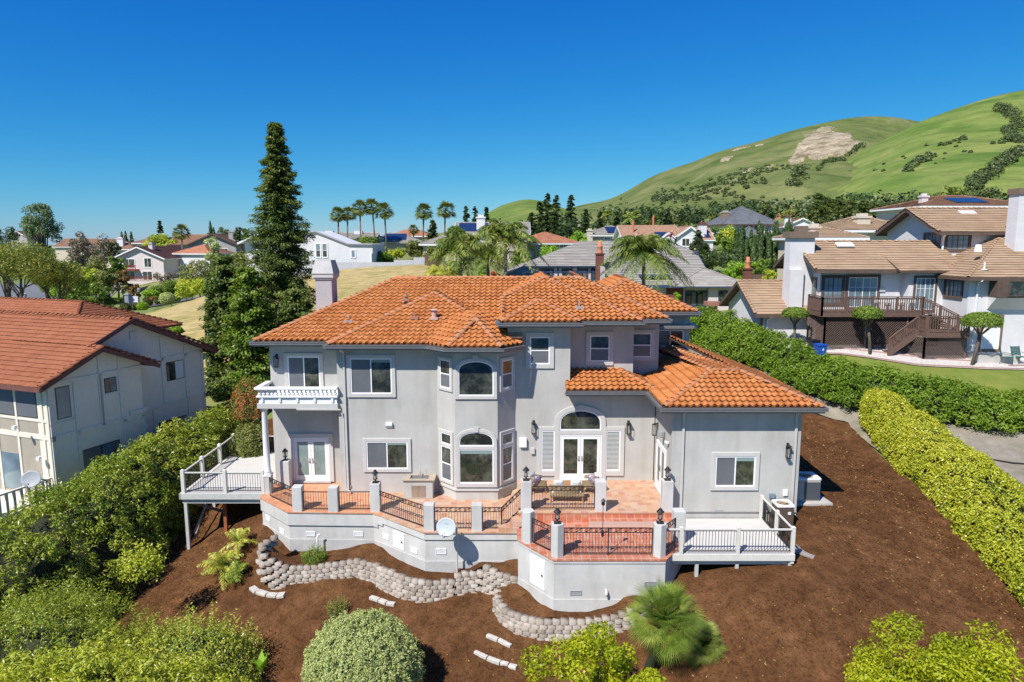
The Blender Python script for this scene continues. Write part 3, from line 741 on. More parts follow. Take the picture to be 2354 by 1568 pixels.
# ---------------------------------------------------------------- terrain
CP = [(-15.4, 30.6, -2.9), (-13.8, 31.2, -2.3), (-11.6, 29.7, -1.5), (-9.6, 26.4, -2.95), (-6.2, 26.5, -2.5), (-3.9, 25.0, -2.8), (-1, 25.0, -2.4), (-.7, 24.0, -2.6),
      (1.5, 22.4, -2.9), (4, 22.2, -2.5), (6, 23, -1.4), (8.4, 23.9, -.6), (10.4, 24, -.4), (12, 27, .12), (14, 28.5, .2), (9, 26.6, -.35), (11.2, 26.8, -.1), (12, 33, .7), (13, 38, 1.2),
      (17.5, 20, -1.8), (18.2, 24, -.7), (18.5, 30, .4), (19.5, 38, 1.0), (-10, 20, -5.0), (0, 20, -4.0), (8, 19, -2.8), (18, 15, -3.6), (0, 12, -7), (-12, 12, -8), (-25, 12, -9), (30, 12, -4),
      (-20, 24, -5.0), (-21, 31, -3.6), (-26, 40, -2.2), (-17, 38, -.6), (-13, 38, .2), (-13, 45, 1.2), (-20, 48, .6), (5, 38, .6), (0, 45, 1.6),
      (15, 46, 3.2), (17.5, 42, 2.4), (20, 38, 1.5), (22, 35.5, 1.2), (27, 34, 1.2), (33, 33, 1.4), (24, 45.5, 4.15), (21.3, 47.5, 4.45), (28, 44.4, 3.9), (27, 41.5, 3.45), (30, 38.6, 3.0), (34, 44.5, 3.95), (33, 41.5, 3.45), (22, 43, 3.45), (26, 31, .8), (27, 24, -.2),
      (18, 50, 4.5), (22, 72, 4.6), (0, 72, 4.6), (8, 60, 4.0), (-12, 60, 4.3), (-18, 75, 5.3), (-25.5, 100, 7.15), (-13.4, 100, 8.0), (-5, 80, 6.5), (-31, 62, 3.0), (-43.5, 95, 3.6), (-57, 100, -.1), (-48, 70, 0.5),
      (-77, 120, -.9), (-100, 165, -3.3), (-121, 170, -1.2), (-60, 150, 1.5), (-90, 168, 1.9), (-75, 190, 3.5), (-62, 172, 4.0), (-80, 196, 7.0), (-30, 140, 8.5), (0, 140, 9.0), (40, 120, 8.5), (30, 95, 6.0), (60, 90, 11), (75, 60, 8), (95, 140, 17), (60, 170, 12.5), (-55, 45, -4),
      (-80, 70, -4), (-150, 220, 2), (-60, 260, 8), (30, 260, 15), (120, 260, 24), (200, 200, 30), (-150, 120, -3), (-200, 320, 6), (0, 400, 22), (200, 400, 45), (-100, 400, 8), (-300, 420, 4)]
CP = np.array(CP, float)
def _wp(x, y):
    x = np.asarray(x, float); y = np.asarray(y, float); k = np.maximum(y, 0) + 25
    return x / k * 3.0, np.log(k / 25) * 2.4
_cx, _cy = _wp(CP[:, 0], CP[:, 1])
def _U(r2): return 0.5 * r2 * np.log(r2 + 1e-9)
_n = len(CP); _A = np.zeros((_n + 3, _n + 3)); _A[:_n, :_n] = _U((_cx[:, None] - _cx) ** 2 + (_cy[:, None] - _cy) ** 2) + np.eye(_n) * 1e-4
_A[:_n, _n] = 1; _A[:_n, _n + 1] = _cx; _A[:_n, _n + 2] = _cy; _A[_n:, :_n] = _A[:_n, _n:].T
_w = np.linalg.solve(_A, np.concatenate([CP[:, 2], [0, 0, 0]]))
def H(x, y):
    X, Y = _wp(x, y); sh = X.shape; X = X.ravel(); Y = Y.ravel(); out = np.zeros(len(X))
    for i in range(0, len(X), 20000):
        a, b = X[i:i + 20000], Y[i:i + 20000]
        out[i:i + 20000] = _U((a[:, None] - _cx) ** 2 + (b[:, None] - _cy) ** 2) @ _w[:_n] + _w[_n] + _w[_n + 1] * a + _w[_n + 2] * b
    return out.reshape(sh)
def h1(x, y): return float(H(np.array([x]), np.array([y]))[0])

G_GREEN = M('far_grass', (.13, .19, .045), (.20, .21, .07), scale=.05, rough=.95)
MULCH = M('bark_mulch', (.082, .038, .0150), (.190, .090, .039), scale=2.2, rough=.97, bump=1.0, bscale=14, bdist=.09, detail=12, spec=.08, mid=(.3, .7))
SOIL = M('dry_soil', (.30, .26, .21), (.20, .18, .135), scale=1.2, rough=.97, bump=.6, bscale=9, bdist=.05, detail=10)
DRY = M('dry_grass', (.52, .39, .17), (.27, .225, .08), scale=.7, rough=.95, bump=.7, bscale=4, bdist=.1, stretch=(1.0, 3.2, 1), mid=(.42, .62), detail=9)
LAWN = M('mown_lawn', (.13, .18, .025), (.20, .215, .04), scale=.9, rough=.95, bump=.5, bscale=30)
GRAVEL = M('white_gravel', (.62, .58, .54), (.42, .39, .36), scale=6, rough=.95, bump=.5, bscale=20, detail=8)
ROAD = M('asphalt', (.085, .09, .10), (.11, .115, .125), scale=.8, rough=.9)
ROADL = M('pale_asphalt', (.17, .18, .19), (.14, .15, .16), scale=.3, rough=.9)
CONC = M('pale_concrete', (.52, .50, .46), (.44, .42, .38), scale=1.5, rough=.9, bump=.2)

overlay(MULCH, .45, (.74, .72, .72), .42, .62); overlay(MULCH, 9, (.60, .56, .52), .5, .7, detail=10); overlay(DRY, .12, (.82, .86, .72), .45, .6); overlay(SOIL, .5, (.75, .8, .62), .5, .65)
def grid_patch(name, x0, x1, y0, y1, nx, ny, mat, zf, label=None):
    X, Y = np.meshgrid(np.linspace(x0, x1, nx), np.linspace(y0, y1, ny)); Z = zf(X, Y)
    V = np.stack([X.ravel(), Y.ravel(), Z.ravel()], 1); i = np.arange(nx * ny).reshape(ny, nx)
    F = np.stack([i[:-1, :-1].ravel(), i[:-1, 1:].ravel(), i[1:, 1:].ravel(), i[1:, :-1].ravel()], 1)
    o = npmesh(name, V, F, mat, smooth=True); return o
# one sheet in a fan that widens with distance
ys = np.concatenate([np.linspace(-15, 60, 90), 60 * (1300 / 60) ** np.linspace(0.01, 1, 90)])
xs = np.linspace(-1, 1, 150)
YY = np.repeat(ys[:, None], 150, 1); XX = xs[None, :] * (45 + np.maximum(YY, 0) * 1.15)
ZZ = H(XX, YY); ZZ = np.where(YY > 430, H(XX * 430 / np.maximum(YY, 430), np.full_like(YY, 430.)) , ZZ)
ZZ = ZZ - .06
ZZ = np.minimum(ZZ, np.where(YY < 150, 7 + .075 * np.maximum(YY, 0) + .02 * np.abs(XX), 18.2 + .02 * np.abs(XX) + (YY - 150) * .012))
V = np.stack([XX.ravel(), YY.ravel(), ZZ.ravel()], 1); i = np.arange(XX.size).reshape(XX.shape)
F = np.stack([i[:-1, :-1].ravel(), i[:-1, 1:].ravel(), i[1:, 1:].ravel(), i[1:, :-1].ravel()], 1)
g = npmesh('ground', V, F, G_GREEN, smooth=True); tag(g, kind='structure')
tag(g, 'green grassy ground under the whole neighbourhood')

def patch(name, poly, mat, res, off, zf=None, kind='structure', label=None, rough=0.0, rs=2.0, skirt=0.0):
    """a sheet following the terrain inside a polygon"""
    zf = zf or H; P = [Vector((p[0], p[1])) for p in poly]; bd = []
    for a, b in zip(P, P[1:] + P[:1]):
        n = max(1, int((b - a).length / res)); bd += [a + (b - a) * (i / n) for i in range(n)]
    nb = len(bd); xs_ = [p.x for p in P]; ys_ = [p.y for p in P]
    px, py = np.array(xs_), np.array(ys_)
    gx, gy = np.meshgrid(np.arange(min(xs_), max(xs_), res), np.arange(min(ys_), max(ys_), res)); gx = gx.ravel(); gy = gy.ravel()
    ins = np.zeros(len(gx), bool); j = len(px) - 1
    for k in range(len(px)):
        c = ((py[k] > gy) != (py[j] > gy)) & (gx < (px[j] - px[k]) * (gy - py[k]) / (py[j] - py[k] + 1e-12) + px[k]); ins ^= c; j = k
    pts = bd + [Vector((a, b)) for a, b in zip(gx[ins], gy[ins])]
    v, e, f, _, _, _ = geometry.delaunay_2d_cdt(pts, [(i, (i + 1) % nb) for i in range(nb)], [], 1, 1e-4)
    va = np.array([(p.x, p.y) for p in v]); z = zf(va[:, 0], va[:, 1]) + off
    if rough: z = z + rough * (fbm(va[:, 0], va[:, 1], rs, 4, 5))
    fs = [t for t in f if len(t) == 3]
    V = np.concatenate([va, z[:, None]], 1)
    if skirt:
        m = len(V); V = np.concatenate([V, V[:nb] - [0, 0, skirt]]); fs = [tuple(t) for t in fs]
        for k in range(nb):
            a, b = k, (k + 1) % nb; fs += [(a, b, m + b), (a, m + b, m + a)]
    o = npmesh(name, V, np.array(fs), mat, smooth=not skirt); tag(o, label, kind=kind); return o
mulch_poly = [(-19, 10), (22, 10), (18.3, 21), (18.6, 30), (19.5, 38.5), (16.5, 41), (13.3, 36.8), (12.4, 40), (9, 43), (-13, 43), (-17, 41), (-17.5, 33), (-19.5, 28), (-24, 20)]
patch('mulch_bed', mulch_poly, MULCH, .16, .02, rough=.13, rs=2.6, label='dark red brown bark mulch slope around the grey house')
patch('dirt_path', [(19.3, 38.6), (16.4, 41.1), (13.4, 47), (12.5, 52), (15, 55), (18.2, 50), (20.5, 43.5), (23.5, 39.5), (29, 36.8), (36, 35), (36, 22), (22.5, 10), (18.8, 21), (19.2, 30)], SOIL, .3, .04, rough=.06, label='bare dry soil strip between the hedges')
patch('dry_grass_field', [(-28, 100.5), (-13.2, 100.5), (-4, 84), (2, 66), (-4, 53), (-14, 50), (-30, 50), (-46, 62), (-62, 85), (-56, 103), (-46, 101), (-36, 98)], DRY, 1.2, .10, rough=.25, rs=.5, label='mown dry yellow grass field behind the house')
patch('lawn', [(19, 46.0), (22.1, 45.2), (26, 42.9), (30, 41.9), (41, 41.6), (42, 36.4), (33, 36.6), (27.5, 37.5), (22, 40.5), (18.6, 45.5)], LAWN, .4, .05, label='bright mown lawn below the neighbouring house')
patch('gravel_bed', [(18, 48.6), (19, 46.1), (22.1, 45.3), (26, 43.0), (30, 42.0), (41, 41.7), (40, 52), (22, 52)], GRAVEL, .4, .07, label='white gravel bed around the lattice deck')
patch('street', [(-165, 128), (-118, 134), (-104, 141), (-98, 158), (-99, 185), (-108, 190), (-130, 188), (-175, 180)], ROADL, 3, .12, label='pale grey street curving away at the far left')
patch('driveway', [(-80, 108), (-66, 118), (-56, 134), (-62, 140), (-76, 130), (-96, 150), (-120, 160), (-125, 152), (-100, 140), (-88, 124), (-95, 112)], ROAD, 2, .13, label='dark asphalt drive by the gate')

# ---------------------------------------------------------------- terrace
TILE_MULTI = None
def tileM(name, cols, tw, grout, rough=.55, off=(0, 0), bl=.35):
    m = bpy.data.materials.new(name); m.use_nodes = True; t = m.node_tree; N = t.nodes; L = t.links; b = N['Principled BSDF']; b.inputs['Roughness'].default_value = rough
    tc = N.new('ShaderNodeTexCoord'); mp = N.new('ShaderNodeMapping'); mp.inputs['Scale'].default_value = (1 / tw, 1 / tw, 1 / tw); mp.inputs['Location'].default_value = (off[0], off[1], 0); L.new(tc.outputs['Object'], mp.inputs[0])
    fl = N.new('ShaderNodeVectorMath'); fl.operation = 'FLOOR'; L.new(mp.outputs[0], fl.inputs[0])
    wn = N.new('ShaderNodeTexWhiteNoise'); wn.noise_dimensions = '2D'; L.new(fl.outputs[0], wn.inputs['Vector'])
    r = N.new('ShaderNodeValToRGB'); els = r.color_ramp.elements; els[0].color = tuple(cols[0]) + (1,); els[1].color = tuple(cols[-1]) + (1,)
    for i in range(1, len(cols) - 1):
        e = els.new(i / (len(cols) - 1)); e.color = tuple(cols[i]) + (1,)
    L.new(wn.outputs['Value'], r.inputs[0])
    fr = N.new('ShaderNodeVectorMath'); fr.operation = 'FRACTION'; L.new(mp.outputs[0], fr.inputs[0])
    sp = N.new('ShaderNodeSeparateXYZ'); L.new(fr.outputs[0], sp.inputs[0]); g = None
    for ax in 'XY':
        s = N.new('ShaderNodeMath'); s.operation = 'SUBTRACT'; s.inputs[1].default_value = .5; L.new(sp.outputs[ax], s.inputs[0])
        a = N.new('ShaderNodeMath'); a.operation = 'ABSOLUTE'; L.new(s.outputs[0], a.inputs[0])
        c = N.new('ShaderNodeMath'); c.operation = 'GREATER_THAN'; c.inputs[1].default_value = .5 - .012 / tw; L.new(a.outputs[0], c.inputs[0])
        if g is None: g = c
        else:
            mx_ = N.new('ShaderNodeMath'); mx_.operation = 'MAXIMUM'; L.new(g.outputs[0], mx_.inputs[0]); L.new(c.outputs[0], mx_.inputs[1]); g = mx_
    n = N.new('ShaderNodeTexNoise'); n.inputs['Scale'].default_value = 3.0; n.inputs['Detail'].default_value = 8; L.new(tc.outputs['Object'], n.inputs['Vector'])
    mr = N.new('ShaderNodeMapRange'); mr.inputs[1].default_value = .48; mr.inputs[2].default_value = .75; mr.inputs[4].default_value = bl; L.new(n.outputs[0], mr.inputs[0])
    m1 = N.new('ShaderNodeMix'); m1.data_type = 'RGBA'; L.new(mr.outputs[0], m1.inputs['Factor']); L.new(r.outputs[0], m1.inputs['A']); m1.inputs['B'].default_value = (.55, .45, .36, 1)
    m2 = N.new('ShaderNodeMix'); m2.data_type = 'RGBA'; L.new(g.outputs[0], m2.inputs['Factor']); L.new(m1.outputs['Result'], m2.inputs['A']); m2.inputs['B'].default_value = tuple(grout) + (1,)
    L.new(m2.outputs['Result'], b.inputs['Base Color'])
    return m
T_ORANGE = tileM('orange_quarry_tile', [(.55, .20, .09), (.60, .24, .11), (.62, .28, .14), (.57, .25, .10)], .31, (.50, .36, .27), bl=.25)
T_MULTI = tileM('mixed_saltillo_tile', [(.48, .22, .12), (.53, .31, .17), (.51, .26, .16), (.56, .37, .21), (.46, .20, .13), (.54, .36, .26)], .31, (.46, .36, .28), off=(.2, .3), bl=.6)
T_RED = tileM('red_quarry_tile', [(.42, .12, .06), (.47, .145, .07), (.50, .17, .085), (.45, .13, .075)], .31, (.50, .38, .32), off=(.1, .05), bl=.5)
terr = thing('tiled_terrace', 'raised tiled terrace with pale stucco retaining walls and iron railings in front of the house', 'terrace', (-3, 26, -2))
TP = [(-11.5, 29.93), (-9.72, 28.25), (-6.0, 28.15), (-3.52, 26.15), (.33, 26.15)]
m = MB(); inn = [(x, y + .06) for x, y in TP]
m.prism(inn + [(.33, 31), (-11.4, 31.9)], -3.6, -.055); m.build('terrace_wall', STUCCO_W, terr)
fl = MB(); fl.prism([(-11.55, 29.9), (-9.75, 28.2), (-6.03, 28.1), (-5.6, 27.78), (-5.6, 30.5), (-7.95, 30.5), (-7.95, 31.8), (-11.5, 31.8)], -.05, .0); fl.build('tile_floor', T_ORANGE, terr)
fl = MB(); fl.prism([(-5.6, 27.78), (-3.54, 26.1), (.28, 26.1), (.28, 30.5), (-5.6, 30.5)], -.052, -.001); fl.build('tile_floor', T_MULTI, terr)
# thick band under the floor edge
def band(pts, out, z0, z1, mat, name, par, ends=True):
    m = MB()
    n = len(pts)
    offs = []
    for i in range(n):
        ds = []
        if i > 0: d = Vector(pts[i]) - Vector(pts[i - 1]); ds.append(Vector((d.y, -d.x)).normalized())
        if i < n - 1: d = Vector(pts[i + 1]) - Vector(pts[i]); ds.append(Vector((d.y, -d.x)).normalized())
        nn = sum(ds, Vector((0, 0))).normalized(); k = out / max(.5, nn.dot(ds[0])); offs.append((pts[i][0] + nn.x * k, pts[i][1] + nn.y * k))
    for i in range(n - 1): m.prism([pts[i], pts[i + 1], offs[i + 1], offs[i]], z0, z1)
    return m.build(name, mat, par)
V2 = [(x, y + .06) for x, y in TP]
band(V2[:3] + [(-5.75, 28.02)], .07, -.62, -.06, STUCCO_W, 'terrace_band', terr)
band([(-6.0, 28.2), (-5.5, 27.80)], .065, -.45, -.06, STUCCO_W, 'terrace_band', terr)
band([(-5.5, 27.8), (-3.52, 26.21), (.33, 26.21)], .06, -.34, -.06, STUCCO_W, 'terrace_band', terr)
band(V2, .03, -3.4, -1.28, FOOT, 'footing', terr)
# crawl space vents and access doors
def vent(xf, a, z, w=.36, h=.17, par=None):
    m = MB(); ring(m, a, a + w, z, z + h, .02, -.03, .01)
    for k in range(4): m.box(a, a + w, -.02, .0, z + .01 + k * h / 4, z + .03 + k * h / 4)
    m.build('crawl_vent', VINYL, par or terr, xf=xf)
F1 = wallxf((-11.5, 29.99), (-9.72, 28.31)); F2 = wallxf((-9.72, 28.31), (-6.0, 28.21)); F3 = wallxf((-6.0, 28.21), (-3.52, 26.21)); F4 = wallxf((-3.52, 26.21), (.33, 26.21))
vent(F1, .35, -.95); vent(F1, 1.6, -1.2); vent(F2, .75, -1.12); vent(F2, 2.85, -1.1); vent(F3, .6, -1.0); vent(F3, 2.35, -1.1); vent(F4, .45, -.95, .38, .19)
def hatch(xf, a, z, w, h, par):
    m = MB(); ring(m, a + .03, a + w - .03, z + .03, z + h - .03, .03, -.03, .01); d = m.build('door_frame', VINYL, par, xf=xf)
    MB().box(a + .03, a + w - .03, -.018, .01, z + .03, z + h - .03).build('access_door', WHITE, d, xf=xf)
    k = MB(); k.lathe((a + w - .12, -.06, z + h * .5), [(.012, -.04), (.03, -.02), (.035, 0), (.02, .03)], 8); k.cyl((a + w - .12, -.05, z + h * .5), (a + w - .12, 0, z + h * .5), .012); k.build('handle', BRASS, d, xf=xf)
hatch(F3, 1.25, -1.2, .68, .72, terr)
# steps up to the platform
for i, (xa, z) in enumerate(((-.45, .2), (-.08, .4))):
    MB().prism([(xa, 26.2), (.45, 26.2), (.45, 30.5), (xa + .5, 30.5)], -.04, z).build('step', T_MULTI, terr)
MB().box(-.55, .29, 26.12, 26.74, -.06, .19).build('step', T_MULTI, terr)
# platform and low terrace
m = MB(); m.prism([(.29, 26.75), (6.62, 26.75), (6.62, 30.55), (.29, 30.55)], -1.5, .545); m.build('terrace_wall', STUCCO_W, terr)
MB().prism([(.25, 26.70), (6.61, 26.70), (6.61, 30.5), (.25, 30.5)], .547, .6).build('tile_floor', T_MULTI, terr)
rz_ = MB(); rz_.box(.25, 6.7, 26.725, 26.749, .15, .545); rz_.build('riser', T_RED, terr)
MB().box(3.1, 6.72, 26.3, 26.72, .12, .375).build('step', T_RED, terr)
LP = [(.2, 26.2), (.2, 25.1), (1.5, 23.42), (5.62, 23.42), (6.7, 24.9), (6.7, 26.74)]
m = MB(); m.prism([(.24, 26.73), (.24, 25.12), (1.53, 23.47), (5.6, 23.47), (6.62, 24.9), (6.62, 26.73)], -3.4, .08); m.build('terrace_wall', STUCCO_W, terr)
MB().prism([(.18, 26.73)] + LP[1:5] + [(6.7, 26.73)], .082, .15).build('tile_floor', T_RED, terr)
band([(.24, 26.7), (.24, 25.12), (1.53, 23.47), (5.6, 23.47)], .03, -.02, .08, STUCCO_W, 'terrace_band', terr)
band([(.24, 25.12), (1.53, 23.47), (5.6, 23.47)], .025, -3.3, -1.42, STUCCO_W, 'footing', terr)
G1 = wallxf((.24, 25.12), (1.53, 23.47)); G2 = wallxf((1.53, 23.47), (5.6, 23.47))
hatch(G1, .75, -1.3, .85, 1.15, terr)
for a, z in ((.62, -1.25), (3.35, -.9)):
    m = MB(); ring(m, a, a + .4, z, z + .15, .015, -.02, .01); m.box(a, a + .4, -.004, .002, z, z + .15); m.build('crawl_vent', GREYP, terr, xf=G2)
m = MB(); m.tube([(3.45, 23.47, -1.05), (3.45, 23.36, -1.05), (3.45, 23.33, -1.1), (3.45, 23.33, -1.22)], .045, 8); m.build('drain_pipe', VINYL, terr, smooth=True)
# pillars
def pillar(x, y, z0, h, w=.42, n=4, rot=0):
    m = MB()
    if n == 4 and not rot: m.box(x - w / 2, x + w / 2, y - w / 2, y + w / 2, z0, z0 + h)
    else:
        p = [(x + w * .56 * math.cos(rot + 2 * math.pi * i / n), y + w * .56 * math.sin(rot + 2 * math.pi * i / n)) for i in range(n)]; m.prism(p, z0, z0 + h)
    return m.build('pillar', STUCCO_W, terr, bevel=.02)
PIL = {'a': (-11.25, 30.15), 'p1': (-9.31, 28.44), 'p2': (-7.74, 28.38), 'p3': (-5.92, 28.4), 'p4': (-3.36, 26.42), 'p5': (-1.42, 26.4), 'q1': (.58, 26.98), 'q2': (3.65, 26.98), 'q3': (6.4, 27.0)}
for k in ('p1', 'p2', 'p4', 'p5'): pillar(*PIL[k], -.02, 1.12)
pillar(*PIL['p3'], -.02, 1.28)
for k in ('q1', 'q2', 'q3'): pillar(*PIL[k], .58, 1.3, w=.44)
for (x, y, r_) in ((.62, 24.97, .3), (1.66, 23.78, .0), (5.42, 23.78, .0)): pillar(x, y, .13, 1.27, w=.46, n=6, rot=r_ + math.pi / 6)
pillar(6.42, 25.02, .13, 1.27, w=.44)
pillar(-10.75, 31.25, -.02, 1.35, w=.42)
# iron railings
def spiral(mb, c, ux, uz, r, sgn, phase, rad=.009):
    pts = []
    for i in range(20):
        t = i / 19; a = phase + sgn * t * 2.1 * 2 * math.pi; q = r * (1 - t * .88)
        pts.append(Vector(c) + Vector(ux) * (math.cos(a) * q) + Vector(uz) * (math.sin(a) * q))
    mb.tube(pts, rad, 3)
def railing(p0, p1, par, scroll=True, h=.92, mid=False, name='railing', z0=.08):
    p0 = Vector(p0); p1 = Vector(p1); d = p1 - p0; L = math.hypot(d.x, d.y); u = d / L; Z = Vector((0, 0, 1)); m = MB()
    up = lambda t, z: p0 + u * t + Z * z
    m.beam(up(0, h), up(L, h), .035, .03); m.beam(up(0, z0), up(L, z0), .03, .03)
    if scroll: m.beam(up(0, h - .17), up(L, h - .17), .028, .025)
    for t in (.015, L - .015): m.beam(up(t, z0), up(t, h), .03, .03)
    if mid: m.beam(up(L / 2, 0), up(L / 2, h), .04, .04)
    n = max(2, int(round(L / .115))); zt = h - .17 if scroll else h
    for i in range(1, n): m.beam(up(L * i / n, z0), up(L * i / n, zt), .014, .014)
    if scroll:
        k = max(1, int(round(L / .36)))
        uz = Z
        for i in range(k):
            c = L * (i + .5) / k; w = L / k
            s1 = c - w * .24; s2 = c + w * .24
            spiral(m, up(s1, h - .085), u, uz, .068, 1, -math.pi * .75); spiral(m, up(s2, h - .085), u, uz, .068, 1, math.pi * .25)
            m.tube([up(s1 - .02, h - .15), up(c - .02, h - .11), up(c + .02, h - .06), up(s2 + .02, h - .02)], .009, 3)
    return m.build(name, BLACK, par)
def rp(a, b, off=(0, 0), z=0.0, gap=.21, **k):
    A = Vector((a[0] + off[0], a[1] + off[1], z)); B = Vector((b[0] + off[0], b[1] + off[1], z)); u = (B - A).normalized() * gap
    return railing(A + u, B - u, terr, **k)
rp(PIL['a'], PIL['p1'], (0, -.05)); rp(PIL['p1'], PIL['p2'], (0, -.02), scroll=False, h=.84); rp(PIL['p2'], PIL['p3'], scroll=False, h=.84)
rp(PIL['p3'], PIL['p4'], (0, -.05), h=.95); rp(PIL['p4'], PIL['p5'])
railing((-1.2, 26.4, 0), (-.42, 26.42, 0), terr, h=.92); railing((-.42, 26.42, 0), (.38, 27.0, .58), terr, h=.92)
rp(PIL['q1'], PIL['q2'], z=.6, gap=.23, h=1.0)
rp((.62, 24.97), (1.66, 23.78), z=.15, gap=.24, h=1.0); rp((1.66, 23.78), (5.42, 23.78), z=.15, gap=.25, h=1.05, mid=True); rp((5.42, 23.78), (6.42, 25.02), z=.15, gap=.25, h=1.0)

# ---------------------------------------------------------------- timber decks
DKF = M('pale_deck_boards', (.60, .58, .54), (.53, .51, .47), scale=2.5, rough=.8, stretch=(.3, 6, 1))
DKP = M('painted_deck_timber', (.52, .52, .49), (.45, .45, .42), scale=4, rough=.8, bump=.2)
DKW = M('cream_deck_post', (.66, .64, .58), (.60, .58, .52), scale=4, rough=.6)
def deck_rail(par, p0, p1, h=1.0, posts=()):
    p0 = Vector(p0); p1 = Vector(p1); d = p1 - p0; L = math.hypot(d.x, d.y); u = d / L; Z = Vector((0, 0, 1))
    m = MB(); m.beam(p0 + Z * (h - .02), p1 + Z * (h - .02), .06, .05); o = m.build('handrail', DKW, par)
    b = MB(); b.beam(p0 + Z * .12, p1 + Z * .12, .03, .03); b.beam(p0 + Z * (h - .07), p1 + Z * (h - .07), .03, .03); n = int(L / .115)
    for i in range(1, n): q = p0 + u * (L * i / n); b.beam(q + Z * .12, q + Z * (h - .06), .016, .016)
    b.build('railing', BLACK, par)
def deck_post(par, x, y, z0, z1, w=.12, cap=True):
    m = MB(); m.box(x - w / 2, x + w / 2, y - w / 2, y + w / 2, z0, z1)
    if cap: m.add([(x - w * .55, y - w * .55, z1), (x + w * .55, y - w * .55, z1), (x + w * .55, y + w * .55, z1), (x - w * .55, y + w * .55, z1), (x, y, z1 + .05)], [(0, 1, 4), (1, 2, 4), (2, 3, 4), (3, 0, 4)])
    return m.build('post', DKW, par)
def boards(par, x0, x1, y0, y1, z, along='x', w=.14):
    m = MB()
    if along == 'x':
        n = int((y1 - y0) / w)
        for i in range(n): m.box(x0, x1, y0 + (y1 - y0) * i / n + .003, y0 + (y1 - y0) * (i + 1) / n - .003, z - .035, z)
    else:
        n = int((x1 - x0) / w)
        for i in range(n): m.box(x0 + (x1 - x0) * i / n + .003, x0 + (x1 - x0) * (i + 1) / n - .003, y0, y1, z - .035, z)
    return m.build('deck_boards', DKF, par)
dl = thing('timber_deck', 'elevated pale timber deck on tall posts at the left end of the house', 'deck', (-13.4, 33.5, -2))
boards(dl, -15.42, -11.52, 30.42, 36.7, 0)
m = MB(); m.box(-15.45, -11.5, 30.36, 30.42, -.28, .0); m.box(-15.48, -15.42, 30.36, 36.7, -.28, .0); m.box(-15.40, -11.5, 30.5, 30.6, -.52, -.28); m.box(-15.36, -15.26, 30.6, 36.7, -.5, -.28)
for i in range(9): m.box(-15.3 + i * .45, -15.25 + i * .45, 30.62, 36.6, -.25, -.04)
m.build('beam', DKP, dl)
for x, y in ((-15.3, 30.48), (-13.35, 30.48), (-15.32, 32.5), (-15.34, 34.6), (-15.36, 36.5)): deck_post(dl, x, y, -.02 if x > -14 or y > 31 else -.3, 1.1, .15)
deck_post(dl, -11.56, 30.42, -.02, 1.1, .13)
deck_rail(dl, (-15.3, 30.48, 0), (-11.6, 30.48, 0)); deck_rail(dl, (-15.3, 30.48, 0), (-15.36, 36.5, 0)); deck_rail(dl, (-15.36, 36.5, 0), (-11.5, 36.5, 0))
for x, y, mt in ((-15.28, 30.56, DKP), (-13.75, 31.2, M('rust_post', (.36, .12, .05), (.28, .09, .04), scale=3, rough=.8)), (-15.2, 33.3, DKP), (-13.6, 33.6, DKP), (-12.4, 34.4, DKP), (-15.2, 36, DKP)):
    z = h1(x, y); m = MB(); m.box(x - .07, x + .07, y - .07, y + .07, z - .1, -.29); m.build('support_post', mt, dl)
GREYW = M('weathered_brace', (.34, .31, .28), (.24, .21, .18), scale=5, rough=.9)
m = MB(); m.beam((-15.2, 30.7, -.5), (-14.2, 33.2, -2.2), .05, .14); m.beam((-15.2, 33.3, -.5), (-15.1, 30.8, -2.4), .05, .12); m.beam((-14.5, 31.5, -.4), (-15.1, 30.8, -2.1), .04, .1); m.beam((-13.6, 33.6, -.5), (-14.8, 33.4, -2.0), .05, .12)
m.build('brace', GREYW, dl)
dr = thing('timber_deck', 'low white timber deck with black balusters in front of the single storey wing', 'deck', (8.3, 25.5, -.3))
boards(dr, 5.75, 10.42, 23.92, 24.9, .12); boards(dr, 6.72, 10.42, 24.9, 27.2, .12)
m = MB(); m.box(5.72, 10.48, 23.86, 23.92, -.12, .13); m.box(10.42, 10.48, 23.92, 27.25, -.12, .13); m.box(6.0, 10.3, 24.0, 24.1, -.32, -.12)
for i in range(8): m.box(6.8 + i * .45, 6.86 + i * .45, 24.1, 27.2, -.1, .08)
m.build('beam', DKW, dr)
for x, y in ((6.26, 23.93), (8.36, 23.93), (10.4, 23.96), (10.4, 25.5), (10.38, 27.1)): deck_post(dr, x, y, -.25 if (x, y) == (10.4, 23.96) else .0, 1.16, .13)
deck_rail(dr, (5.68, 23.93, .12), (10.4, 23.93, .12), h=.98); deck_rail(dr, (10.4, 23.93, .12), (10.4, 27.1, .12), h=.98)
for x, y in ((8.4, 24.05), (10.35, 24.0), (6.9, 24.05)): m = MB(); m.box(x - .06, x + .06, y - .06, y + .06, h1(x, y) - .2, -.12); m.build('support_post', DKP, dr)
m = MB(); m.beam((10.9, 25.1, h1(10.9, 25.1) + .1), (11.6, 24.6, h1(11.6, 24.6) + .02), .9, .05); m.build('splash_slab', GREYW, dr)

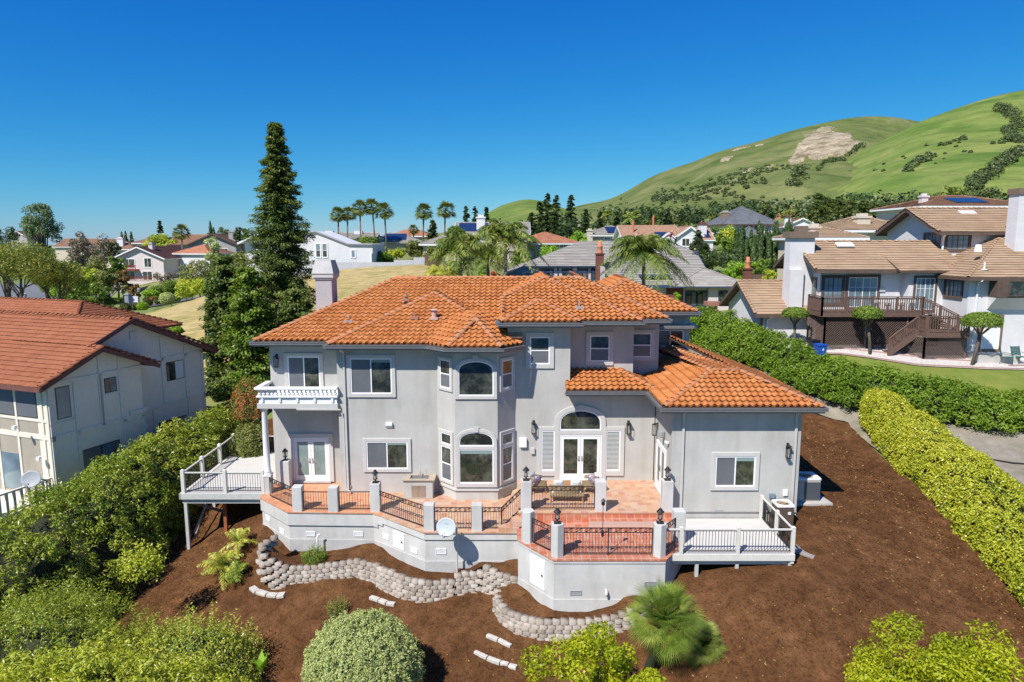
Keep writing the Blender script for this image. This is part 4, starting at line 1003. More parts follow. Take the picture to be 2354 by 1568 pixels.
# ---------------------------------------------------------------- block retaining walls and their beds
BLK = M('concrete_block', (.42, .36, .30), rough=.95, bump=.8, bscale=22, bdist=.03, tint=[(.29, .24, .195), (.38, .32, .26), (.46, .395, .33), (.34, .295, .25), (.50, .45, .385)], col2=(.75, .75, .75), scale=3)
def block_wall(name, label, path, hs, seed=1):
    rng = random.Random(seed); P = [Vector(p) for p in path]
    # arc-length resample
    seg = [(P[i + 1] - P[i]).xy.length for i in range(len(P) - 1)]; Lt = sum(seg)
    def pt(t):
        for i, s in enumerate(seg):
            if t <= s or i == len(seg) - 1:
                k = min(1, t / s); return P[i].lerp(P[i + 1], k), (P[i + 1] - P[i]).xy.normalized(), hs[i] + (hs[i + 1] - hs[i]) * k
            t -= s
    root = thing(name, label, 'retaining wall', tuple(P[len(P) // 2] - Vector((0, 0, .8))))
    V = []; F = []; Tn = []; b = 0; bw = .30; bh = .15
    nmax = int(max(hs) / bh) + 1
    for c in range(nmax):
        t = rng.uniform(0, .1) + (bw / 2 if c % 2 else 0)
        while t < Lt:
            p, d, h = pt(t)
            if c * bh < h + .02 or c == 0:
                n = Vector((d.y, -d.x)); fw = .035 * c + rng.uniform(-.015, .02)
                z1 = p.z - c * bh + rng.uniform(-.006, .006); z0 = z1 - bh + .008
                if c == 0: z1 += rng.uniform(0, .03)
                w = bw * .48; q = Vector((p.x, p.y)) + n * (fw + rng.uniform(-.02, .02))
                def pp(a, o, z): r = q + d * a + n * o; return (r.x, r.y, z)
                # split face: bevelled front
                j = [rng.uniform(-.018, .018) for _ in range(8)]
                V += [pp(-w, -.22, z0), pp(w, -.22, z0), pp(w, .0 + j[0], z0), pp(w * .78, .05 + j[1], z0), pp(-w * .78, .05 + j[2], z0), pp(-w, .0 + j[3], z0),
                      pp(-w, -.22, z1), pp(w, -.22, z1), pp(w, .0 + j[4], z1), pp(w * .78, .045 + j[5], z1 - .01), pp(-w * .78, .045 + j[6], z1 - .01), pp(-w, .0 + j[7], z1)]
                for f in ((0, 1, 7, 6), (1, 2, 8, 7), (2, 3, 9, 8), (3, 4, 10, 9), (4, 5, 11, 10), (5, 0, 6, 11), (6, 7, 8, 11), (8, 9, 10, 11)): F.append([b + i for i in f])
                Tn += [rng.random()] * 8; b += 12
            t += bw
    npmesh('blocks', np.array(V), np.array(F), BLK, parent=root, tint=Tn); return root
wp1 = [(-10.1, 27.5, -.75), (-10.62, 27.2, -1.0), (-10.45, 27.0, -1.35), (-10.1, 26.95, -1.6), (-9.7, 26.95, -1.8), (-9.2, 27.0, -1.95), (-8.1, 27.0, -1.9), (-7.2, 27.05, -1.75), (-6.5, 27.0, -1.65), (-5.8, 26.75, -1.68), (-5.2, 26.3, -1.7), (-4.4, 25.8, -1.75), (-3.8, 25.55, -1.8), (-3.3, 25.5, -1.82), (-2.3, 25.55, -1.8)]
block_wall('block_retaining_wall', 'long curving wall of grey split blocks below the left and middle terrace', wp1, [.5, .8, 1.0, 1.05, 1.05, 1.0, .9, .8, .75, .85, .95, 1.05, 1.05, .95, .8])
wp1b = [(-2.25, 25.62, -1.55), (-1.7, 25.72, -1.55), (-1.25, 25.66, -1.45), (-1.15, 25.75, -1.2), (-.7, 25.45, -1.35), (-.2, 25.25, -1.45), (.22, 25.2, -1.5)]
block_wall('block_retaining_wall', 'short raised wall of grey split blocks ending at the lower terrace corner', wp1b, [.8, .8, .85, 1.1, 1.0, .9, .85], 2)
wp2 = [(-.62, 24.95, -1.85), (-.6, 24.4, -1.95), (-.3, 23.85, -2.02), (.2, 23.4, -2.05), (.9, 23.1, -2.05), (1.7, 22.98, -2.0), (2.6, 22.9, -1.95), (3.2, 22.85, -1.85), (3.8, 22.85, -1.7), (4.4, 22.9, -1.5), (4.9, 23.0, -1.4)]
block_wall('block_retaining_wall', 'curved wall of grey split blocks around the lower terrace foot', wp2, [.5, .6, .8, .9, 1.0, 1.0, .95, .9, .9, 1.0, .9], 3)
def bedz(pts):
    A = np.array(pts, float)
    def f(x, y):
        d = (x[:, None] - A[:, 0]) ** 2 + (y[:, None] - A[:, 1]) ** 2 + .02; w = 1 / d ** 2
        return (w * A[:, 2]).sum(1) / w.sum(1)
    return f
b1 = [(p[0], p[1] + .12) for p in wp1[1:]] + [(-2.3, 26.5), (-3.5, 26.5), (-6, 28.4), (-9.6, 28.5), (-11.3, 29.9), (-11.3, 28.6)]
patch('planting_bed', b1, MULCH, .14, -.04, zf=bedz(wp1[1:] + [(-9.7, 28.3, -1.95), (-6, 28.2, -1.45), (-3.5, 26.2, -1.7), (-11.4, 29.8, -1.3), (-2.3, 26.2, -1.75)]), rough=.1, rs=3, label='mulched bed behind the left block wall')
b2 = [(p[0], p[1] + .12) for p in wp1b] + [(.3, 26.4), (-2.3, 26.4)]
patch('planting_bed', b2, MULCH, .12, -.04, zf=bedz(wp1b + [(.3, 26.2, -1.2), (-2, 26.2, -1.6), (-1, 26.2, -1.3)]), rough=.1, rs=3, label='mulched bed behind the short block wall')
b3 = [(p[0] + .05, p[1] + .12) for p in wp2] + [(5, 23.6), (1.6, 23.6), (.3, 25.2), (-.3, 25.2)]
patch('planting_bed', b3, MULCH, .12, -.04, zf=bedz(wp2 + [(1.6, 23.5, -1.85), (.3, 25, -1.7), (4.5, 23.5, -1.3)]), rough=.1, rs=3, label='mulched bed at the foot of the lower terrace')
# ---------------------------------------------------------------- generic house pieces
def gwall(mb, x0, x1, y0, y1, z0, ze, s, axis='x'):
    """walls of a block with gable ends; ridge along axis"""
    if axis == 'x':
        cy = (y0 + y1) / 2; zr = ze + s * (y1 - y0) / 2
        pts = [(y0, z0), (y1, z0), (y1, ze), (cy, zr), (y0, ze)]
        vs = [(x0, p[0], p[1]) for p in pts] + [(x1, p[0], p[1]) for p in pts]
    else:
        cx = (x0 + x1) / 2; zr = ze + s * (x1 - x0) / 2
        pts = [(x0, z0), (x0, ze), (cx, zr), (x1, ze), (x1, z0)]
        vs = [(p[0], y0, p[1]) for p in pts] + [(p[0], y1, p[1]) for p in pts]
    mb.add(vs, [(4, 3, 2, 1, 0), (5, 6, 7, 8, 9)] + [(i, (i + 1) % 5, 5 + (i + 1) % 5, 5 + i) for i in range(5)])
def rakes(mb, x0, x1, y0, y1, ze, s, axis='x', w=.06, h=.24, drop=.12):
    if axis == 'x':
        cy = (y0 + y1) / 2; zr = ze + s * (y1 - y0) / 2
        for x in (x0, x1):
            mb.beam((x, y0, ze - drop), (x, cy, zr - drop), w, h); mb.beam((x, y1, ze - drop), (x, cy, zr - drop), w, h)
        mb.beam((x0, y0, ze - drop), (x1, y0, ze - drop), .08, .2); mb.beam((x0, y1, ze - drop), (x1, y1, ze - drop), .08, .2)
    else:
        cx = (x0 + x1) / 2; zr = ze + s * (x1 - x0) / 2
        for y in (y0, y1):
            mb.beam((x0, y, ze - drop), (cx, y, zr - drop), w, h); mb.beam((x1, y, ze - drop), (cx, y, zr - drop), w, h)
        mb.beam((x0, y0, ze - drop), (x0, y1, ze - drop), .08, .2); mb.beam((x1, y0, ze - drop), (x1, y1, ze - drop), .08, .2)
BR_T = M('brown_flat_tile', (.4, .3, .2), rough=.85, tint=[(.34, .225, .14), (.37, .25, .155), (.40, .275, .175), (.355, .245, .16)], col2=(.72, .70, .68), scale=.6, mid=(.45, .8))
BRW = M('brown_trim_paint', (.095, .062, .048), (.13, .09, .07), scale=3, rough=.7)
BRT = M('tan_trim_paint', (.20, .145, .105), (.17, .12, .09), scale=3, rough=.8)
LILW = M('offwhite_stucco', (.66, .645, .64), (.60, .585, .585), scale=1.2, rough=.95, bump=.5, bscale=16)
DKSTAIN = M('brown_stained_timber', (.11, .066, .05), (.16, .10, .08), scale=6, rough=.85)
LAT = M('lattice_timber', (.15, .105, .085), (.20, .145, .12), scale=5, rough=.9)
DARKV = M('void_shade', (.02, .018, .016), rough=1)  # near-black colour painted for the shade below the deck

# ---------------------------------------------------------------- right neighbour: white house with brown tile roofs
n2 = thing('hillside_house', 'white stucco house with brown tile roofs and brown timber deck on the right', 'house', (25, 50, 4.3))
m = MB(); gwall(m, 17.95, 22.6, 49, 56.4, 3.8, 6.55, .5); m.build('wall', LILW, n2)
m = MB(); gwall(m, 21.7, 31.3, 48.2, 54.2, 4.0, 9.85, .5); m.build('wall', LILW, n2)
m = MB(); gwall(m, 31.3, 37.5, 50, 57.6, 8, 12.4, .42); m.build('wall', LILW, n2)
MB().prism([(29.9, 44.7), (42, 44.7), (42, 54), (29.9, 54)], 3.6, 9.35).build('wall', LILW, n2)
MB().box(27.5, 31.4, 47.4, 52, 4, 9.5).build('wall', LILW, n2)
tl = dict(kind='flat', tile=(.9, .36), h=.055)
hiproof(n2, 17.35, 23.0, 48.4, 57.0, 6.45, .5, BR_T, BRW, gable='x', capm=BR_T, **tl)
hiproof(n2, 20.95, 31.5, 47.3, 55.0, 9.66, .5, BR_T, BRW, gable='x', capm=BR_T, **tl)
hiproof(n2, 30.55, 38.5, 49.4, 58.2, 12.27, .42, BR_T, BRW, gable='x', capm=BR_T, **tl)
hiproof(n2, 29.3, 42.3, 44.0, 55, 9.3, .45, BR_T, BRW, capm=BR_T, **tl)
tiles('roof', [(26.5, 46.8), (30.5, 46.8), (30.5, 50.5), (26.5, 50.5)], (26.5, 46.8), (0, -1), 9.6, .42, BR_T, n2, kind='flat', w=.9, c=.36, h=.055, deck=BRW)
m = MB(); rakes(m, 17.35, 22.98, 48.4, 57.0, 6.45, .5); rakes(m, 20.95, 31.2, 47.3, 55.0, 9.66, .5); rakes(m, 30.55, 38.5, 49.4, 58.2, 12.27, .42)
m.beam((29.3, 44, 9.2), (42, 44, 9.2), .1, .2); m.beam((29.3, 44, 9.2), (29.3, 52, 9.2), .1, .2); m.build('fascia', BRW, n2)
caps([((17.35, 48.4, 6.5), (17.35, 52.7, 8.65)), ((20.95, 47.3, 9.7), (20.95, 51.15, 11.62)), ((30.55, 49.4, 12.3), (30.55, 53.8, 14.15)), ((30.55, 58.2, 12.3), (30.55, 53.8, 14.15))], BR_T, n2, name='rake_tile', r=.09)
# chimneys
m = MB(); m.box(19.95, 21.7, 49.4, 50.4, 4.5, 11.9); m.box(19.95, 20.9, 49.06, 49.4, 4.5, 9.6); c = m.build('chimney', LILW, n2)
m = MB(); m.box(19.8, 21.85, 49.2, 50.55, 11.85, 12.3); m.box(20.5, 21.2, 49.5, 50.2, 12.3, 12.7); m.build('chimney_cap', BRT, c)
m = MB(); m.box(34.7, 37, 47.6, 48.6, 9.5, 14.8); c = m.build('chimney', LILW, n2); m = MB(); m.box(34.6, 37.1, 47.5, 48.7, 14.8, 15.2); m.build('chimney_cap', BRT, c)
# openings
def w2(x0, x1, z0, z1, Y, kind='slide', tr=BRW, xf=None, grid=(4, 3), fm=BRW, gl=GLASS_B, name='window', trim=.16): return window(n2, x0, x1, z0, z1, Y, kind, trim=trim, trimm=tr, framem=fm, gl=(gl, gl), grid=grid, xf=xf, name=name)
w2(21.98, 23.3, 7.25, 9.1, 48.2); w2(23.72, 25.75, 7.0, 9.1, 48.2, fm=WHITE, name='sliding_door', trim=.2)
SD = wallxf((21.7, 54.2), (21.7, 48.2)); w2(4.3, 5.4, 6.9, 8.9, 0, 'fixed', xf=SD, tr=BRT, fm=BRT, grid=(4, 8))
w2(31.5, 33.1, 11.0, 12.05, 50, tr=BRW)
SU = wallxf((31.3, 57.6), (31.3, 50)); w2(5.3, 7.1, 10.7, 12.1, 0, xf=SU, tr=BRT)
SB = wallxf((29.9, 54), (29.9, 44.7)); w2(6.9, 8.6, 7.9, 9.0, 0, xf=SB); w2(3.6, 5.0, 6.9, 9.1, 0, 'fixed', xf=SB, fm=WHITE, name='door')
w2(28.0, 29.3, 6.9, 9.1, 47.4, fm=WHITE, name='sliding_door')
MB().box(31.2, 42, 43.9, 44.75, 8.0, 9.25).build('box_bay', BRW, n2)
MB().prism([(31.2, 43.9), (42, 43.9), (42, 44.75), (31.2, 44.75)], [8.0, 8.0, 7.1, 7.1], [8.02] * 4).build('bay_soffit', LILW, n2)
w2(31.9, 41, 8.1, 9.1, 43.9, 'slide', gl=GLASS, grid=None, trim=0)
w2(31.0, 32.2, 4.55, 6.7, 44.7, 'fixed', gl=WHITE, tr=BRT, fm=WHITE, grid=None, name='door')
for x0, x1, y0, z0, z1 in ((17.95, 18.0, 48.95, 4, 6.4), (22.5, 22.56, 48.9, 4, 6.4)): MB().box(x0, x1 + .12, y0, y0 + .06, z0, z1).build('corner_board', BRT, n2)
spout([(30.2, 43.95, 9.1), (30.4, 44.6, 8.9), (30.4, 44.62, 4.2)], r=.05, par=n2, mat=WHITE)
spout([(31.0, 49.4, 12.1), (31.2, 49.9, 11.8), (31.2, 49.95, 10.5)], r=.05, par=n2, mat=WHITE); spout([(18.6, 48.4, 6.3), (18.4, 48.9, 6.0), (18.4, 48.94, 4.2)], r=.05, par=n2, mat=WHITE)
for x, y, Y, s_ in ((1050, 518, 50.3, .25), (1940, 286, 53, .3)):
    p = zz(7, x, y, Y); m = MB(); m.vslab([(p.x - .6, p.y - .25, p.z - .07), (p.x + .6, p.y - .25, p.z - .07), (p.x + .6, p.y + .25, p.z + .18), (p.x - .6, p.y + .25, p.z + .18)], (0, -.4, 1), .12); m.build('skylight', WHITE, n2)
p = zz(7, 2020, 560, 46.5); m = MB(); m.cyl(p, p + Vector((0, 0, .5)), .25, .18, 10); m.build('roof_vent', WHITE, n2)
p = zz(7, 2065, 690, 45); m = MB(); m.cyl(p, p + Vector((0, 0, .5)), .05, .05, 8); m.lathe(p, [(.25, 0), (.08, .05)], 10); m.build('roof_vent', WHITE, n2)
m = MB(); m.box(25.9, 26.3, 48.1, 48.2, 8.1, 8.4); m.build('utility_box', TRIM, n2)
# upper deck, lattice, stairs
dk = thing('stained_deck', 'brown stained timber deck with lattice skirt and two flights of stairs', 'deck', (25, 46, 4.3))
zf = 6.85
m = MB(); m.box(20.9, 27.9, 45.9, 48.15, zf - .3, zf); m.build('beam', DKSTAIN, dk)
def picket_rail(par, p0, p1, h=1.05, mat=DKSTAIN):
    p0 = Vector(p0); p1 = Vector(p1); Z = Vector((0, 0, 1)); m = MB(); m.beam(p0 + Z * h, p1 + Z * h, .13, .06); m.beam(p0 + Z * .1, p1 + Z * .1, .06, .09); m.beam(p0 + Z * (h - .12), p1 + Z * (h - .12), .05, .09)
    L = (p1 - p0).length; n = int(L / .15)
    for i in range(n + 1): q = p0.lerp(p1, i / n); m.beam(q + Z * .05, q + Z * (h - .1), .05, .05)
    for i in range(int(L / 2.2) + 2): q = p0.lerp(p1, min(1, i / (int(L / 2.2) + 1))); m.beam(q - Z * .25, q + Z * (h + .02), .11, .11)
    return m.build('railing', mat, par)
picket_rail(dk, (20.95, 45.95, zf), (27.7, 45.95, zf)); picket_rail(dk, (20.95, 45.95, zf), (20.95, 48.1, zf)); picket_rail(dk, (27.75, 45.95, zf), (29.5, 44.9, 5.75))
m = MB(); m.box(26.9, 29.75, 44.0, 46.2, 5.4, 5.72); m.build('landing', DKSTAIN, dk)
picket_rail(dk, (27.05, 44.05, 5.72), (29.7, 44.05, 5.72)); picket_rail(dk, (26.95, 44.1, 5.72), (26.95, 45.0, 5.72))
picket_rail(dk, (25.0, 44.75, 4.25), (26.9, 44.85, 5.72), h=1.0)
m = MB()
for i in range(8): m.box(25.1 + i * .23, 25.38 + i * .23, 44.75, 45.85, 4.25 + i * .185, 4.30 + i * .185)
m.beam((25.0, 44.72, 4.15), (26.9, 44.72, 5.6), .06, .28); m.build('stairs', DKSTAIN, dk)
m = MB()
for i in range(6): m.box(27.9 + i * .25, 28.2 + i * .25, 45.2, 46.6, 6.75 - i * .18, 6.8 - i * .18)
m.build('stairs', DKSTAIN, dk)
def lattice(par, p0, p1, z0, z1):
    p0 = Vector((p0[0], p0[1], 0)); p1 = Vector((p1[0], p1[1], 0)); d = p1 - p0; L = d.length; u = d / L; m = MB(); st = .17; hh = z1 - z0
    def P(t, z): return p0 + u * t + Vector((0, 0, z))
    n = int((L + hh) / st)
    for i in range(n + 1):
        c = i * st
        a0 = max(0, c - hh); b0 = min(L, c)
        if b0 > a0: m.beam(P(a0, z0 + (c - a0)), P(b0, z0 + (c - b0)), .012, .045, up=(u.y, -u.x, 0)); m.beam(P(a0, z1 - (c - a0)) , P(b0, z1 - (c - b0)), .012, .045, up=(u.y, -u.x, 0))
    for t in np.linspace(0, L, max(2, int(L / 2) + 1)): m.beam(P(t, z0), P(t, z1), .1, .1)
    m.beam(P(0, z1), P(L, z1), .08, .1); m.beam(P(0, z0), P(L, z0), .06, .1)
    return m.build('lattice', LAT, par)
lattice(dk, (21.3, 46.15), (26.9, 46.15), 4.1, zf - .3); lattice(dk, (21.0, 48.1), (21.3, 46.15), 4.2, zf - .3); lattice(dk, (27.0, 44.2), (29.7, 44.2), 3.95, 5.4); lattice(dk, (26.2, 45.9), (27.0, 44.2), 4.0, 5.4)
MB().box(21.6, 29.6, 46.9, 48.1, 4, zf - .35).build('underdeck_shade', DARKV, dk)  # solid dark block put in for the shade behind the lattice
m = MB(); m.box(29.95, 32.6, 43.2, 44.65, 3.7, 4.35); tag(m.build('concrete_step', CONC, loc=(31, 44, 3.8)), 'pale concrete slab step by the white side door', 'step')
EDG = M('pink_brick_edging', (.42, .27, .23), (.34, .22, .19), scale=6, rough=.9)
for lb_, pl_ in (('long pinkish brick edging between white gravel and lawn', [(19, 46.2), (22.1, 45.35), (26, 43.1), (30, 42.1), (41, 41.8)]), ('short pinkish edging strip crossing the gravel before the lattice deck', [(22.0, 46.5), (25.5, 45.0), (29.8, 43.6)]), ('pinkish edging curve on the gravel near the green chairs', [(31.5, 42.6), (33.5, 42.9), (37, 43.2)])):
    m = MB()
    for a_, b_ in zip(pl_[:-1], pl_[1:]):
        for i in range(5):
            t0, t1 = i / 5, (i + 1) / 5; m.beam(*[(a_[0] + (b_[0] - a_[0]) * t, a_[1] + (b_[1] - a_[1]) * t, h1(a_[0] + (b_[0] - a_[0]) * t, a_[1] + (b_[1] - a_[1]) * t) + .1) for t in (t0, t1)], .1, .1)
    tag(m.build('garden_edging', EDG, loc=(pl_[0][0], pl_[0][1], 4)), lb_, 'edging')

# ---------------------------------------------------------------- left neighbour: beige house with red tile roof
th = R(20); e1 = (math.sin(th), math.cos(th)); P0 = (-21.59, 31.0)
LX = Matrix(((e1[0], -e1[1], 0, P0[0]), (e1[1], e1[0], 0, P0[1]), (0, 0, 1, 0), (0, 0, 0, 1)))
n1 = thing('beige_house', 'beige stucco house with half timber bands and low red tile gables at the left edge', 'house', (-25, 34, -2))
BEI = M('beige_stucco', (.76, .69, .57), (.69, .62, .51), scale=1.1, rough=.95, bump=.4, bscale=20)
BEIT = M('beige_timber_band', (.72, .67, .57), (.65, .60, .51), scale=4, rough=.85)
RED_T = M('red_concrete_tile', (.4, .15, .1), rough=.8, tint=[(.26, .085, .036), (.285, .096, .042), (.31, .11, .05), (.275, .096, .046)], col2=(.8, .78, .76), scale=.7, mid=(.4, .8))
MAR = M('maroon_fascia', (.14, .055, .045), (.18, .075, .06), scale=4, rough=.8)
def bl(mb, name, mat, par=None): return mb.build(name, mat, par or n1, xf=LX)
S1 = .43
m = MB(); gwall(m, 0, 5.15, 0, 9, -3.8, 5.25, S1, 'y'); bl(m, 'wall', BEI)
m = MB(); gwall(m, 0, 10.3, .8, 20, -3.8, 5.15, S1, 'y'); bl(m, 'wall', BEI)
def tl1(poly, eave, down, z0, s=S1): 
    o = tiles('roof', poly, eave, down, z0, s, RED_T, n1, kind='r', w=.30, c=.36, h=.05, deck=MAR)
    o.data.transform(Matrix.Translation(-org(n1)) @ LX @ Matrix.Translation(org(n1)))
tl1([(-.65, -.5), (2.6, -.5), (2.6, .5), (5.15, .5), (5.15, 22), (-.65, 22)][0:2] + [(2.6, .35), (-.65, .35)], (-.65, 0), (-1, 0), 5.02)
tl1([(-.65, .35), (5.15, .35), (5.15, 22), (-.65, 22)], (-.65, 0), (-1, 0), 5.02)
tl1([(2.6, -.5), (5.95, -.5), (5.95, 6), (2.6, 6)], (5.95, 0), (1, 0), 5.0)
tl1([(5.15, .35), (10.95, .35), (10.95, 22), (5.15, 22)], (10.95, 0), (1, 0), 5.02)
def cl1(L):
    for o in caps(L, RED_T, n1, r=.12, lift=.02): o.data.transform(Matrix.Translation(-org(n1)) @ LX @ Matrix.Translation(org(n1)))
cl1([((5.15, .35, 7.5), (5.15, 22, 7.52)), ((2.62, -.5, 6.42), (2.62, .4, 6.43))])
m = MB()
for a, b in (((-.65, -.52, 4.93), (2.62, -.52, 6.33)), ((5.95, -.52, 4.93), (2.62, -.52, 6.33)), ((2.62, .33, 6.33), (5.15, .33, 7.42)), ((10.95, .33, 4.93), (5.15, .33, 7.42)), ((-.65, -.5, 4.93), (-.65, 20, 4.93)), ((10.95, .3, 4.93), (10.95, 20, 4.93))): m.beam(a, b, .07, .22)
bl(m, 'fascia', MAR)
cl1([((-.65, -.5, 5.06), (2.6, -.5, 6.44)), ((5.95, -.5, 5.04), (2.6, -.5, 6.44)), ((10.95, .34, 5.06), (5.15, .34, 7.5))])
# half timber bands on the side wall
m = MB(); yb = -.05
def hb(a0, a1, z, c0=0.0, t=.19, tz=0): m.beam((a0, c0 + yb + .03, z), (a1, c0 + yb + .03, z + tz), .06, t, up=(0, 0, 1))
def vb(a, z0, z1, c0=0.0): m.box(a - .09, a + .09, c0 + yb, c0 + .01, z0, z1)
hb(0, 5.15, 2.4, t=.26); hb(0, 5.15, 5.0); vb(.09, -3, 5.2); vb(1.35, -3, 5.0); vb(2.75, 2.4, 6.2); vb(3.85, 2.4, 5.9); vb(3.95, -3, 2.4); vb(2.7, 2.4, 5); vb(5.06, -1, 2.4)
hb(5.15, 10.3, 2.35, .8, t=.22); hb(5.15, 10.3, 5.0, .8); vb(7.3, 2.4, 6.3, .8); vb(8.95, 2.4, 5.6, .8); vb(6.5, -1, 2.3, .8); vb(9.0, -1, 2.3, .8); vb(10.2, -1, 5.1, .8)
m.box(0, 1.3, -.045, .01, 3.0, 3.12); m.box(2.75, 3.85, -.045, .01, 3.85, 3.97)
bl(m, 'timber_band', BEIT)
def w1(a0, a1, z0, z1, c0=0.0, kind='slide', gl=(GLASS, GLASS_B), xf=None): window(n1, a0, a1, z0, z1, c0, kind, trim=0, framem=BLACK, gl=gl, xf=xf or LX, prd=.03, fr=.04)
w1(.38, 1.1, 3.25, 4.8, kind='fixed', gl=(None, GLASS_B)); w1(2.95, 3.65, 4.0, 4.75); w1(1.4, 2.5, .15, 1.45, gl=(GLASS_S, GLASS_S)); w1(2.5, 3.55, .15, 1.45, gl=(GLASS_B, GLASS_S)); w1(7.55, 8.8, 3.65, 4.75, .8, gl=(GLASS, BLIND)); w1(6.75, 8.75, .3, 1.42, .8)
FW = LX @ wallxf((0, 6), (0, 0))
w1(6 - 2.15, 6 - .75, 3.35, 4.85, 0, gl=(GLASS_S, GLASS_S), xf=FW); w1(6 - 5, 6 - 2.3, 3.35, 4.85, 0, gl=(GLASS_S, GLASS_S), xf=FW); w1(6 - 3.6, 6 - 2.3, -.4, 1.5, 0, gl=(GLASS_B, GLASS_B), xf=FW)
m = MB()
for z, t in ((2.35, .24), (3.2, .12), (5.0, .2)): m.box(0, 5.97, -.045, .01, z, z + t)
for x in (5.5, 5.85, 3.75, 2.3): m.box(x, x + .14, -.05, .01, -1, 5.0)
m.build('timber_band', BEIT, n1, xf=FW)
spout([(-.6, 0.1, 4.9), (-.1, .25, 4.7), (-.08, .25, 2.5), (-.08, .25, -1.2)], r=.05, par=n1, mat=BEIT)
n1.children[-1].data.transform(Matrix.Translation(-org(n1)) @ LX @ Matrix.Translation(org(n1)))
for x, y, h_ in ((480, 310, .35), (130, 360, .3), (335, 440, .3)):
    p = zz(6, x, y, 37.5 if y < 350 else 35.5 if y < 400 else 33.6); q = MB(); q.cyl((p.x, p.y, p.z - .1), (p.x, p.y, p.z + h_), .05, .05, 8); q.lathe((p.x, p.y, p.z), [(.22, -.06), (.07, .05)], 10); q.build('roof_vent', STEEL, n1)
m = MB(); m.box(5.3, 5.75, .74, .81, 6.35, 6.8); [m.box(5.32, 5.73, .72, .75, 6.4 + .08 * i, 6.43 + .08 * i) for i in range(5)]; bl(m, 'gable_vent', BEIT)
m = MB(); m.box(4.25, 5.3, -.1, .0, 2.55, 2.75); bl(m, 'ledge', BEIT)
# porch with chunky pickets
m = MB(); m.box(-3.1, 0, .15, 6, -.75, -.5); bl(m, 'porch', BEIT)
m = MB(); m.beam((-3.05, .2, .52), (-.05, .2, .52), .12, .08); m.beam((-3.05, .2, -.38), (-.05, .2, -.38), .08, .08); m.beam((-3.05, .2, .52), (-3.05, 6, .52), .12, .08); m.beam((-3.05, .2, -.38), (-3.05, 6, -.38), .08, .08)
for i in range(9): m.box(-2.85 + i * .33, -2.73 + i * .33, .17, .24, -.5, .5)
for i in range(20): m.box(-3.08, -3.01, .45 + i * .33, .57 + i * .33, -.5, .5)
m.box(-3.14, -2.96, .1, .28, -.8, .6); bl(m, 'porch_railing', BEIT)
m = MB(); m.box(-2.9, 0, .4, 6, -3.8, -.75); bl(m, 'porch_base', BEI)
# the house's rear wing with its own hip roof
m = MB(); m.box(11.2, 19.4, 13, 40, -3.5, 5.1); bl(m, 'wall', BEI)
hr = hiproof(n1, 10.5, 20, 12.2, 42, 5.1, .43, RED_T, MAR, kind='r', tile=(.30, .36), xf=LX, capm=RED_T, sides='swe')
spl = MB(); q = zz(6, 870, 830, 36.3); spl.box(q.x - .1, q.x + .12, q.y - .2, q.y, q.z - .1, q.z + .12); spl.build('flood_lamp', WHITE, n1)
for x, y in ((90, 835), (235, 1020)):
    q = zz(6, x, y, 30.9); s_ = MB(); s_.box(q.x - .07, q.x + .07, q.y - .15, q.y + .05, q.z - .08, q.z + .08); s_.build('flood_lamp', WHITE, n1)
# ---------------------------------------------------------------- foliage
LF_DARK = leafM('redwood_needles', [(.030, .050, .016), (.050, .075, .022), (.085, .105, .032), (.14, .14, .05)], trans=.25)
LF_CON = leafM('pine_needles', [(.020, .036, .016), (.034, .056, .022), (.055, .078, .030)], trans=.2)
LF_CYP = leafM('cypress_foliage', [(.022, .042, .014), (.034, .062, .020), (.050, .084, .028)], trans=.15)
LF_MID = leafM('green_leaves', [(.045, .085, .016), (.080, .135, .024), (.13, .185, .035), (.20, .24, .06)])
LF_OLV = leafM('olive_leaves', [(.05, .07, .022), (.10, .12, .035), (.17, .18, .065), (.24, .23, .10)])
LF_YEL = leafM('yellow_green_leaves', [(.12, .17, .022), (.20, .25, .03), (.32, .34, .045), (.42, .40, .06)])
LF_LIME = leafM('lime_leaves', [(.10, .19, .02), (.17, .28, .03), (.26, .36, .05)])
LF_LIME2 = leafM('yellow_lime_leaves', [(.12, .155, .008), (.20, .235, .011), (.30, .315, .016), (.46, .40, .025)], trans=.45)
LF_OLE = leafM('laurel_leaves', [(.045, .09, .011), (.085, .15, .017), (.135, .20, .026), (.22, .27, .05)], rough=.45, spec=.3)
LF_BLUE = leafM('greygreen_leaves', [(.06, .095, .065), (.10, .14, .09), (.15, .19, .11)])
LF_BUSH = leafM('small_grey_green_leaves', [(.12, .17, .05), (.22, .27, .12), (.34, .37, .20), (.45, .46, .30)], trans=.25)
LF_BRN = leafM('bare_brown_twigs', [(.09, .07, .06), (.14, .115, .10), (.19, .16, .14)], trans=.1)
LF_BRONZE = leafM('bronze_leaves', [(.09, .055, .025), (.15, .095, .04), (.20, .14, .06)])
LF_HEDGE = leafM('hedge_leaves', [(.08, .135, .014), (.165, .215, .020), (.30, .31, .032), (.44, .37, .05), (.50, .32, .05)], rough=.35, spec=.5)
LF_FORE2 = leafM('pale_foreground_leaves', [(.09, .13, .012), (.17, .215, .020), (.28, .30, .032), (.42, .40, .07), (.54, .48, .14)], rough=.38, spec=.45)
LF_FORE = leafM('foreground_leaves', [(.045, .085, .011), (.095, .145, .018), (.175, .22, .03), (.30, .31, .065), (.42, .38, .11)], rough=.35, spec=.5)
LF_RED = leafM('red_blossom', [(.35, .03, .02), (.5, .08, .05), (.10, .16, .04), (.08, .14, .03)])
LF_PALM = leafM('palm_fronds', [(.055, .085, .02), (.10, .14, .03), (.18, .21, .06), (.30, .30, .12)], trans=.2, rough=.4)
